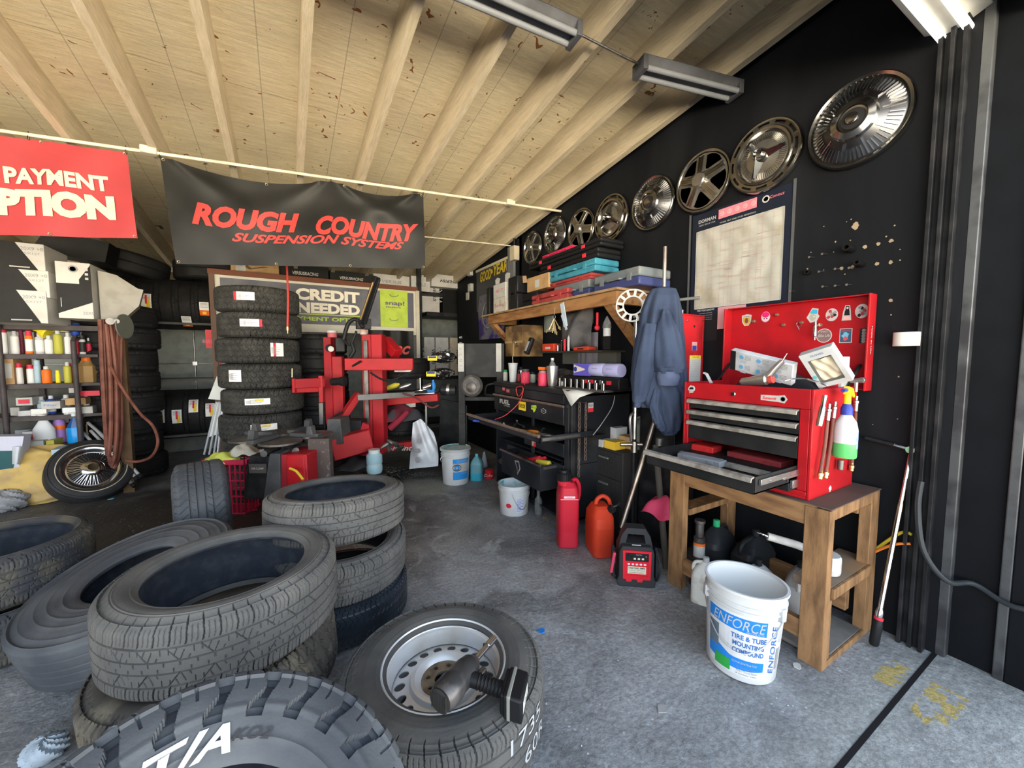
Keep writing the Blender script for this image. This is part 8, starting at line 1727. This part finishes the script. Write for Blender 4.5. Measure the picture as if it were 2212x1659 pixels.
def crump(c,r,sd):
    rq=random.Random(sd);k_=[(rq.uniform(2,7),rq.uniform(0,6),rq.uniform(2,7)) for _ in range(6)]
    def f_(u,v):
        a_,b_=2*PI*u,PI*(v-.5);q_=1+sum(.09*abs(math.sin(round(x)*a_+y+z*b_)) for x,y,z in k_)-.25
        return Vector((c[0]+r[0]*q_*math.cos(b_)*math.cos(a_),c[1]+r[1]*q_*math.cos(b_)*math.sin(a_),max(.002,c[2]+r[2]*q_*math.sin(b_))))
    g=MB();g.grid(f_,40,24,cu=True);return g
# ================================================================ LEFT SHELF RACK
ly=5.3
def Ly(x,y,d=0):return Yp(x,y,ly+d)
lr=thing('shelving_rack','dark steel shelving rack of sprays and cleaners at the left edge','rack',Ly(90,900))
rkm=mat('rack_brown',(.05,.042,.045),.5,c2=(.08,.07,.07),sc_=6)
zS=[Ly(90,y).z for y in (765,829,898,962)]
zt5=Ly(60,700).z
xL,xR=Ly(-90,800).x,Ly(214,800).x
for i,z in enumerate(zS):
    MB().bb((xL,ly,z-.03),(xR if i < 3 else Ly(200,800).x,ly+.42,z)).build('shelf',rkm,lr,bevel=.002)
    MB().bb((xL,ly-.012,z-.045),(Ly(172,800).x,ly,z-.0)).build('shelf_lip',rkm,lr,bevel=.003)
MB().bb((xL,ly,zt5-.05),(Ly(230,700).x,ly+.5,zt5-.0)).build('shelf',rkm,lr,bevel=.002)
for px in (12,170):
    x=Ly(px,850).x;g=MB();zt_=Ly(px,738).z if px == 170 else zt5
    g.cyl((x,ly-.03,0),(x,ly-.03,zt_),.020,n=12)
    if px == 170:g.tube([(x,ly-.03,zt_),(x,ly+.0,zt_+.03),(x,ly+.08,zt_+.03),(x,ly+.4,zt_+.02),(x,ly+.42,0)],.020,10)
    g.build('post',rkm,lr)
MB().bb((xL,ly+.42,0),(xR,ly+.44,1.0)).build('back_panel',mat('rack_back',(.12,.12,.11),.7),lr)
for px in (52,205):x=Ly(px,980).x;MB().bb((x-.02,ly+.38,0),(x+.02,ly+.42,zt5)).build('post',rkm,lr)
MB().bb((xL,ly+.05,.0),(Ly(150,980).x,ly+.45,.10)).build('plinth',mat('grey_wood',(.16,.16,.14),.8),lr)
def C(name):return flat('c_'+name,{'w':(.70,.70,.68),'g':(.42,.44,.45),'r':(.55,.03,.06),'o':(.75,.16,.02),'y':(.75,.62,.03),'b':(.03,.08,.45),'k':(.03,.03,.03),'m':(.20,.03,.06),'ol':(.42,.40,.06),'lb':(.35,.48,.55),'t':(.32,.2,.08),'p':(.30,.17,.48),'gn':(.05,.4,.25),'s':(.5,.5,.52)}[name],.4)
cans=[ # shelf, px, width px, height px, body, cap, label-colour, description, depth
 (0,12,16,62,'w','r',None,'white can with a pink-red trigger cap at the far left of the top can shelf',.10),
 (0,33,21,52,'w','s','w','cream-white spray can, second on the top can shelf',.05),(0,50,12,58,'m','m',None,'slim maroon can behind the cream-white one',.14),
 (0,65,18,54,'o','r','w','orange and red spray can on the top shelf',.06),(0,87,21,50,'s','s','w','silver can under the yellow funnel cap',.05),(0,107,20,44,'w','s',None,'short white spray can left of the yellow-green one',.05),
 (0,127,21,58,'ol','s',None,'olive-yellow spray can with silver shoulder',.05),(0,149,17,52,'w','s',None,'white foam can right of the olive-yellow one',.06),(0,166,14,46,'r','k',None,'dark red small can beyond the post',.06),(0,180,15,46,'w','k','k','black and white labelled can beyond the post',.06),(0,194,14,40,'k','s','r','small black can with orange mark at the right end of the top shelf',.10),
 (1,37,19,48,'w','r',None,'white can with bright red cap, left of the pair on the second shelf',.05),(1,62,19,44,'w','r',None,'white can with bright red cap, right of the pair on the second shelf',.10),(1,78,17,55,'lb','lb',None,'pale blue-grey bottle on the second shelf',.09),(1,96,24,40,'o','s',None,'fat orange can with silver dome on the second shelf',.03),
 (1,122,12,30,'y','y',None,'small lime jar leaning on the second shelf',.08),(1,143,19,50,'ol','s',None,'olive and white spray can at the post on the second shelf',.04),(1,153,14,46,'o','r',None,'orange-red can half behind the post on the second shelf',.10),(1,172,14,44,'lb','s','w','clear bottle with white label right of the post',.06),
 (2,80,21,42,'lb','s',None,'clear grey bottle on the third shelf',.12),(2,101,22,44,'b','s','w','royal blue bottle with white label on the third shelf',.12),(2,134,24,44,'lb','s',None,'cloudy wide bottle on the third shelf',.14),(2,180,16,40,'lb','s','w','white and aqua bottle right of the third shelf box',.14)]
for s_,px,w_,h_,bc,cc,lc,lb,dp in cans:
    a,b=Ly(px-w_/2,800,dp),Ly(px+w_/2,800,dp);r=(b.x-a.x)/2*.92;H_=h_*3.62/838*.93;z=zS[s_]
    can(((a.x+b.x)/2,ly+dp+r,z),r,H_,C(bc),C(cc),lb,lab=C(lc) if lc else None,group='sprays and bottles on the left rack',capr=.55 if cc == 's' else .9,name='spray_can' if s_ < 2 else 'bottle',cat='spray can' if s_ < 2 else 'bottle')
# gold square bottle
p=Ly(187,820,.07);t=thing('gold_bottle','amber square bottle with orange cap on the second shelf right','bottle',(p.x,ly+.1,zS[1]));MB().lathe([(.075,0),(.078,.02),(.078,.16),(.05,.19),(.045,.21)],8,(p.x,ly+.1,zS[1])).build('body',C('t'),t);MB().lathe([(.036,.205),(.034,.27),(0,.27)],16,(p.x,ly+.1,zS[1])).build('cap',C('o'),t)
# yellow funnel cap & yellow cup
g=MB();p=Ly(88,712,.08);g.lathe([(.012,-.03),(.05,.01),(.065,.05),(.06,.06)],20,p,(.9,-.1,-.5));g.ball(p+UZ*.03-UX*.02,.05,14);single(g,'yellow_funnel',C('y'),'bright yellow spout lying on top of the silver can','funnel')
g=MB();p=Ly(131,708,.16);g.lathe([(.06,-.04),(.068,.04),(.0,.04)],20,p);single(g,'yellow_cup',C('y'),'yellow cap behind the olive-yellow can','cap')
g=MB();p=Ly(162,712,.2);g.lathe([(.03,-.06),(.045,.06),(0,.06)],20,p);single(g,'blue_cap_bottle',C('b'),'deep blue cap behind the white foam can','cap')
def lbox(px0,px1,py0,py1,m,lb,dp=0,dep=.25,pm=None,tx=None,tm=None,z=None,nm='carton'):
    a,b=Ly(px0,800,dp),Ly(px1,800,dp);z0=Ly(px0,py1,dp).z if z is None else z;z1=z0+(py1-py0)*3.62/838*.95
    return carton((a.x,ly+dp,z0),(b.x,ly+dp+dep,z1),m,lb,name=nm,printm=pm,tx=tx,tm=tm,face='y')
lbox(165,205,708,764,paper,'white box marked 101 behind the cans right of the post',.22,.18,tx='101',tm=greyink,z=zS[0])
lbox(2,30,768,828,card,'cardboard box with white label at the left of the second shelf',.02,.3,pm=paper,z=zS[1]);lbox(192,214,772,818,paper,'tall white box at the right end of the second shelf',.2,.15,z=zS[1])
lbox(168,212,820,832,C('r'),'flat red and white box sticking out under the second shelf',.02,.3,z=zS[1]-.13)
lbox(135,180,850,866,card,'small brown box on the third shelf over the white cartons',.03,.2,z=zS[2]+.085);lbox(145,162,836,848,paper,'little white box on top of the small brown box',.05,.1,z=zS[2]+.20)
for i,(a_,b_,y0_,y1_,m_,lb,tx,tm_,dp,zz_) in enumerate(((28,64,858,876,paper,'white filter carton with red stripe, left on the third shelf',None,None,.02,.1),(82,124,864,881,paper,'white carton with blue script on the third shelf','Filter',blueink,.0,.06),(130,194,864,880,paper,'long white carton with red end on the third shelf','OIL',redink,.0,.0),(14,34,868,888,paper,'plain white carton at the left end of the third shelf',None,None,.08,0),(58,84,876,890,C('w'),'low white carton under the blue script one',None,None,.02,0),(30,58,880,892,C('s'),'grey carton beneath the red-striped one',None,None,.05,0))):
    lbox(a_,b_,y0_,y1_,m_,lb,dp,.24,tx=tx,tm=tm_,z=zS[2]+zz_,pm=C('r') if i == 0 else None)
# fourth shelf
lbox(36,72,911,938,C('w'),'red and white filter box with rider logo area, fourth shelf',.04,.2,pm=C('r'),z=zS[3]+.02);lbox(24,46,932,955,paper,'small white parts box in front of the red and white one',.0,.1,z=zS[3]);lbox(20,64,900,930,C('g'),'grey carton at the back left of the fourth shelf',.26,.1,z=zS[3])
lbox(108,146,896,912,C('m'),'dark red box at the back of the fourth shelf',.22,.12,z=zS[3]+.16,pm=C('w'));lbox(130,150,914,946,paper,'white box beside the blue spray bottle',.1,.15,z=zS[3]);lbox(176,224,892,920,card,'cardboard box behind the blue spray bottle at the right end',.15,.25,z=zS[3]+.04)
def spray(px,dp,w_,h_,m_,cap_,lb,liquid=None):
    p=Ly(px,900,dp);z=zS[3];t=thing('spray_bottle',lb,'spray bottle',(p.x,ly+dp,z));r=w_*3.62/838/2
    MB().lathe([(r,0),(r*1.02,.02),(r,h_*.5),(r*.45,h_*.75),(r*.3,h_*.86)],20,(p.x,ly+dp,z),sy=.6,ms=[liquid and 1 or 0,liquid and 1 or 0,0,0]).build('body',[m_,liquid or m_],t)
    g=MB();q=Vector((p.x,ly+dp,z+h_*.86));g.lathe([(r*.36,0),(r*.36,.03)],14,q);g.box(q+UZ*.06-UX*.02,(.10,.03,.05));g.tube([q+UZ*.05-UX*.03,q+UZ*.0-UX*.06],.008,6);g.build('trigger_head',cap_,t,bevel=.006);return t
spray(93,.02,34,.30,flat('milky',(.62,.65,.68),.4,trans=.1),C('w'),'milky white spray bottle with red collar on the fourth shelf');spray(160,.0,26,.30,flat('blue_clear',(.02,.10,.32),.15,trans=.3),flat('clear_head',(.6,.65,.68),.2),'bright blue spray bottle on the fourth shelf by the post',flat('azure_fluid',(.01,.25,.65),.15))
p=Ly(124,940,.05);can((p.x,ly+.1,zS[3]),.042,.26,C('p'),C('p'),'violet bottle with orange label on the fourth shelf',name='bottle',cat='bottle',lab=C('p'))
g=MB();g.shell([(.0435,.13),(.0435,.17)],20,(p.x,ly+.1,zS[3]));single(g,'orange_band',C('o'),'orange band round the violet bottle','label')
g=MB();g.grid(cloth((Ly(48,905,.1).x,ly+.15,zS[3]+.23),.28,.2,.08,.01,12,7),16,12);single(g,'black_pouch',black,'small black pouch on the fourth shelf boxes','pouch')
# wheel boxes on top: white with black diagonal faces
def dbox(px0,px1,py0,py1,lb,d,dep,style,side=None,mside=None,rz_=0):
    a,b=Yp(px0,py1,d),Yp(px1,py1,d);z0=a.z if d > 4.9 else a.z;z0=Yp((px0+px1)/2,py1,d).z;z1=Yp((px0+px1)/2,py0,d).z;w_=b.x-a.x;h_=z1-z0
    t=thing('wheel_box',lb,'box',((a.x+b.x)/2,d,z0),rotz(rz_))
    MB().bb((-w_/2,0,0),(w_/2,dep,h_)).build('body',mside or boxw,t,local=True,bevel=.004,smooth=0)
    g=MB();y_=-.002
    if style == 'd':g.prism([(-w_/2,0),(w_*.44,0),(w_*.24,h_),(-w_/2,h_)],(0,y_,0),UX,UZ,UY*.001,0);o=Vector((w_*.39,y_-.001,h_*.80));g.text('20X9 +0',o,UX,UZ,.028,1,w=.13);g.text('5X127',o-UZ*.04,UX,UZ,.018,1,w=.09);g.bb((w_*.18,y_-.002,.02),(w_*.36,y_-.001,.03),2)
    else:
        g.prism([(-w_/2,0.04),(w_*.5,.30*h_+.0),(w_*.5,h_*.97),(w_*.15,h_*.7),(w_*.15,h_*.62),(-w_/2,h_*.62)],(0,y_,0),UX,UZ,UY*.001,0);g.lathe([(.03,0),(.03,.001),(.02,.001),(.02,0)],18,(0,y_-.001,h_*.88),(0,-1,0),1);g.text('20X9',Vector((w_*.36,y_-.001,.10*h_)),UX,UZ,.025,1,w=.07);g.bb((-w_*.4,y_-.002,h_*.2),(-w_*.38,y_-.001,h_*.36),2)
        for i in range(3):g.quad((w_*.38,y_-.002,h_*(.72+.08*i)),UX,UZ,.02,.02,2)
    g.build('print',[boxk,greyink,paper],t,local=True,smooth=0);return t
dA=4.95
dbox(-160,104,622,695,'lowest black and white wheel box at the left edge',dA,.42,'d');dbox(-160,108,576,636,'middle black and white wheel box at the left edge',dA+.01,.42,'d');dbox(-160,98,516,577,'top black and white wheel box at the left edge',dA+.02,.42,'d')
zz0=Yp(50,695,dA).z
t=dbox(127,203,567,688,'upright black and white wheel box beside the left stack',dA-.02,.36,'v')
xg=Yp(203,640,dA).x;z0_,z1_=Yp(210,692,dA).z,Yp(210,582,dA).z;hh_=z1_-z0_
g=MB();g.prism([(0,0.0),(.16,.04),(.26,.16),(.30,.32*1),(.26,hh_*.72),(.12,hh_*.95),(0,hh_)],(xg+.02,dA+.05,z0_),(UX*.75+UY*.3).normalized(),UZ,(UY*.9-UX*.2)*.3,0);single(g,'octagonal_box',mat('grey_carton',(.33,.32,.29),.8,c2=(.27,.26,.23)),'worn grey eight-sided carton right of the upright wheel box','box')
g=MB();p=Yp(133,545,5.5);g.prism([(-.2,0),(.3,-.06),(.34,.14),(-.1,.2)],p,UX,UZ,UY*.3);single(g,'grey_top_box',boxk,'dark box on top behind the upright wheel box','box')
# brown hanging hoses with reel
hrl=thing('air_hose_bundle','long loops of brown air hose hanging beside the left rack','hose',Yp(240,900,4.9))
bh=mat('brown_air_hose',(.17,.065,.045),.45,c2=(.10,.035,.025),sc_=10)
top_=Yp(232,690,4.9)
for i,(xt,xb1,yb1,xb2) in enumerate(((216,228,985,240),(222,232,1005,252),(228,236,960,246),(234,240,930,256),(240,232,1010,262),(226,244,900,250))):
    d=4.88+.02*i;pts=[Yp(xt,690,d),Yp((xt+xb1)/2-1,800,d),Yp(xb1,yb1-60,d),Yp((xb1+xb2)/2,yb1,d),Yp(xb2,yb1-70,d),Yp(xb2-2,800,d),Yp(xt+14+i*2,700,d)]
    MB().tube(pts,.017,8,sm=6).build('hose_loop',bh,hrl)
pts=[Yp(238,790,4.85),Yp(262,835,4.8),Yp(300,890,4.75),Yp(330,920,4.7),Yp(341,955,4.65),Yp(328,985,4.7),Yp(300,997,4.75),Yp(272,995,4.8)];MB().tube(pts,.012,8,sm=6).build('hose_loop',bh,hrl)
g=MB();g.cyl(Yp(238,694,4.95),Yp(238,694,4.8),.03);g.cyl(Yp(256,697,4.95),Yp(252,694,4.75),.02);g.lathe([(.09,0),(.11,.01),(.11,.02),(0,.02)],24,Yp(265,705,4.85),(1,-.3,0),1);single(g,'hose_hook',[dsteel,flat('reel_grey',(.12,.13,.11),.5)],'grey metal reel and hook that carry the brown hoses','hose reel')
x=Yp(268,880,5.0).x;g=MB();g.bb((x-.05,5.02,0),(x+.03,5.1,Yp(268,690,5.0).z));single(g,'timber_post',mat('old_timber',(.13,.08,.045),.8),'old timber post behind the brown hoses','post')
# floor things by the rack
p=Fl(70,1085);t=thing('yellow_sack','crumpled yellow plastic sack on the floor in front of the left rack','sack',(p.x,p.y,0));ys=mat('sack_yellow',(.60,.42,.13),.5,c2=(.42,.30,.14),sc_=7,bump=.6,bsc=11)
def ysf(u,v):
    a_,b_=2*PI*u,PI*(v-.5);e_=lambda q_,k_:abs(q_)**k_*(1 if q_ > 0 else -1);rx=.33*(1-.12*(math.sin(b_) > 0)*math.sin(b_));w_=1+.05*math.sin(v*34+3*math.sin(a_*2))+.04*math.sin(a_*5+v*7)
    return Vector((p.x+rx*e_(math.cos(b_),.45)*e_(math.cos(a_),.6)*w_,p.y+.14*e_(math.cos(b_),.5)*e_(math.sin(a_),.7)*w_+.05*math.sin(b_),max(.002,.235+.235*e_(math.sin(b_),.6)+.03*math.sin(a_*3)*max(0,math.sin(b_)))))
g=MB();g.grid(ysf,64,48,cu=True);g.build('sack_body',ys,t,smooth=60)
p=Fl(28,1100);g=crump((p.x-.03,p.y-.03,.085),(.12,.08,.085),4);single(g,'clear_bag',flat('bag_clear',(.3,.31,.33),.25),'translucent knotted bag at the foot of the yellow sack','bag')
g=MB();a=Yp(0,1060,5.0);g.prism([(-.35,0),(.02,0),(.12,.62),(-.35,.66)],(a.x+.05,4.98,0),UX,UZ,UY*.12,0);g.prism([(-.35,.16),(.0,.16),(.08,.5),(-.35,.54)],(a.x+.05,4.977,0),UX,UZ,UY*.002,1);g.text('0.70',(a.x-.08,4.974,.33),UZ*-1,UX,.16,2,w=.3,bold=.03);single(g,'printed_bag',[flat('bag_lilac',(.55,.56,.68),.4),flat('bag_teal',(.02,.09,.10),.4),paper],'white bag with dark teal panel at the left edge by the rack foot','bag')
g=MB();a=Yp(38,985,5.0);g.grid(lambda u,v:Yp(26+26*u*(1-.3*v),965+38*v,4.98-.05*math.sin(PI*u)),12,12);single(g,'white_rag',flat('rag_white',(.62,.66,.72),.8),'white rag hanging at the rack post above the yellow sack','rag')
def fbox(px0,px1,py0,py1,m,lb,d=5.35,dep=.25,rz_=0):a,b=Yp(px0,py1,d),Yp(px1,py1,d);z0=max(0,a.z);z1=Yp(px0,py0,d).z;return carton((a.x,d,z0),(b.x,d+dep,z1),m,lb,rz=rz_)
fbox(108,150,972,985,C('lb'),'teal and white flat box lying under the rack beside the wheel',5.0,.2,.1);fbox(50,95,955,972,C('g'),'pale grey box under the rack',5.2);fbox(100,118,952,970,C('ol'),'small pale box under the rack, right of the grey one',5.2)
g=MB()
for i,(x0,y0,x1,y1) in enumerate(((190,913,250,965),(200,920,300,1025),(196,930,292,1030),(180,935,285,1045))):
    m_=flat('aluminium_pole',(.6,.62,.63),.3,.5);g=MB();a,b=Yp(x0,y0,5.35-.0*i),Yp(x1,y1,5.0);g.cyl(a,b,.013,n=10);g.cyl(b,b+(b-a).normalized()*.04,.018,n=10,m=1);single(g,'aluminium_pole',[m_,black],['aluminium pole leaning behind the whitewall wheel, topmost','long aluminium pole with black foot reaching past the wheel, upper','long aluminium pole with black foot, middle','aluminium pole with black foot, lowest by the wheel'][i],'pole')
# litter on the floor
for i,(px,py,m_,lb) in enumerate(((1170,1363,blueink,'blue tape scrap on the floor right of the steel wheel'),(1722,1440,paper,'white label scrap beside the big white bucket'),(1430,1533,flat('scrap_grey',(.3,.3,.3),.6),'grey plastic scrap on the open floor'),(240,1078,flat('scrap_teal',(.15,.5,.6),.5),'turquoise scrap in front of the whitewall wheel'),(135,1080,paper,'small white washer beside the yellow sack'),(1198,1150,blueink,'blue bottle cap in front of the tall red jug'),(1180,1118,flat('scrap_brown',(.25,.14,.06),.7),'brown leaf-like scrap beside the glass bottle'))):
    p=Fl(px,py);g=MB();q_=blob(0,.022 if i != 5 else .012,i+60,n=9);g.prism([(x,y*.7) for x,y in q_],(p.x,p.y,.001),UX,UY,UZ*.004);single(g,'floor_scrap',m_,lb,'scrap')
p=Fl(100,1640);g=crump((p.x,p.y,.035),(.05,.045,.035),9);single(g,'crumpled_plastic',flat('crumple_blue',(.30,.36,.42),.4),'crumpled clear plastic on the floor at the bottom left corner','plastic')

# foil packs, motor and crumbs near the steel rack
for (px,py,rx,rz,sd,lb) in ((958,772,.13,.055,3,'upper shiny black foil pack with yellow label beside the steel rack'),(955,806,.12,.05,6,'lower shiny black foil pack with yellow label beside the steel rack')):
    c_=Sp(px,py,4.25);t=thing('foil_pack',lb,'pack',c_-UZ*rz);g=crump(c_,(rx,.10,rz),sd);g.build('foil_wrap',mat('black_foil',(.03,.03,.032),.18,.6,c2=(.45,.44,.42),sc_=16,lo=.56,hi=.6),t)
    g=MB();o=Sp(px-24,py+2,4.12);g.quad(o,cR,UZ,.10,.05,0);g.quad(o+UZ*.012-cF*.002,cR,UZ,.08,.02,1);g.build('label',[yellow,navyink],t,smooth=0)
c_=Sp(966,842,4.15);t=thing('electric_motor','round black motor at the end of the red tray','motor',c_-UZ*.06);MB().lathe([(.03,-.10),(.055,-.09),(.06,0),(.06,.06),(.045,.07),(.012,.08),(.012,.14)],22,c_,-cR).build('motor_housing',blackm,t);MB().lathe([(.064,-.03),(.064,.0)],22,c_,-cR).build('band',steel,t)
g=MB();rq=random.Random(21)
for i in range(420):
    q_=Fl(820+rq.gauss(45,42),1016+rq.gauss(4,7));s_=rq.uniform(.003,.011);a_=rq.random()*6;g.add([Vector((q_.x+s_*math.cos(a_+k_*2.1),q_.y+s_*math.sin(a_+k_*2.1),.002+rq.random()*.008)) for k_ in range(3)],[(0,1,2)])
tag(g.build('white_flakes',flat('flake_white',(.42,.43,.40),.7),smooth=0),'white crumbs scattered on the floor before the red machine','flakes',kind='stuff')
g=MB();rq=random.Random(33)
for i in range(260):
    x,y=rq.uniform(.4,2.2),rq.uniform(.6,4.2);s_=rq.uniform(.0015,.005);a_=rq.random()*6
    if rq.random() < .7 or x > 1:g.add([Vector((x+s_*math.cos(a_+k_*2.1)*(2 if k_ == 0 else 1),y+s_*math.sin(a_+k_*2.1),.002+rq.random()*.003)) for k_ in range(3)],[(0,1,2)])
tag(g.build('floor_grit',flat('grit_white',(.45,.47,.48),.7),smooth=0),'tiny pale grit strewn across the open concrete floor','grit',kind='stuff')
# ================================================================ LIGHT AND CAMERA
w=bpy.data.worlds.new('sky');sc.world=w;w.use_nodes=True;nt=w.node_tree;N=nt.nodes.new;L=nt.links.new
bg=nt.nodes['Background'];tc=N('ShaderNodeTexCoord');sp=N('ShaderNodeSeparateXYZ');L(tc.outputs['Generated'],sp.inputs[0])
rp=N('ShaderNodeValToRGB');mr=N('ShaderNodeMapRange');mr.inputs[1].default_value=-1;mr.inputs[2].default_value=1;L(sp.outputs[2],mr.inputs[0]);L(mr.outputs[0],rp.inputs['Fac'])
E_=rp.color_ramp.elements;E_[0].position=0;E_[0].color=(.2,.19,.17,1);E_[1].position=1;E_[1].color=(.28,.38,.52,1)
for p_,c_ in ((.29,(.2,.19,.17)),(.31,(9.6,8.4,6.3)),(.42,(9.6,8.4,6.3)),(.46,(6.0,5.2,3.9)),(.495,(5.0,4.4,3.4)),(.505,(2.6,2.6,2.55)),(.60,(1.7,1.85,2.0)),(.75,(.7,.85,1.05))):
    e=E_.new(p_);e.color=(*c_,1)
L(rp.outputs['Color'],bg.inputs['Color']);bg.inputs['Strength'].default_value=1.0
cam=bpy.data.cameras.new('camera');co=bpy.data.objects.new('camera',cam);COL.objects.link(co);sc.camera=co
cam.sensor_width=36;cam.lens=FPX/2212*36;cam.clip_start=.02
co.matrix_world=Matrix.Translation((0,0,CH)) @ Matrix((cR,cU,-cF)).transposed().to_4x4()
vs=sc.view_settings;vs.view_transform='Standard';vs.look='None';vs.gamma=1;vs.exposure=1.72;vs.use_curve_mapping=False
cy=sc.cycles;cy.use_denoising=True;cy.max_bounces=8;cy.diffuse_bounces=5;cy.glossy_bounces=4;cy.transmission_bounces=6;cy.caustics_reflective=False;cy.caustics_refractive=False;cy.sample_clamp_indirect=6
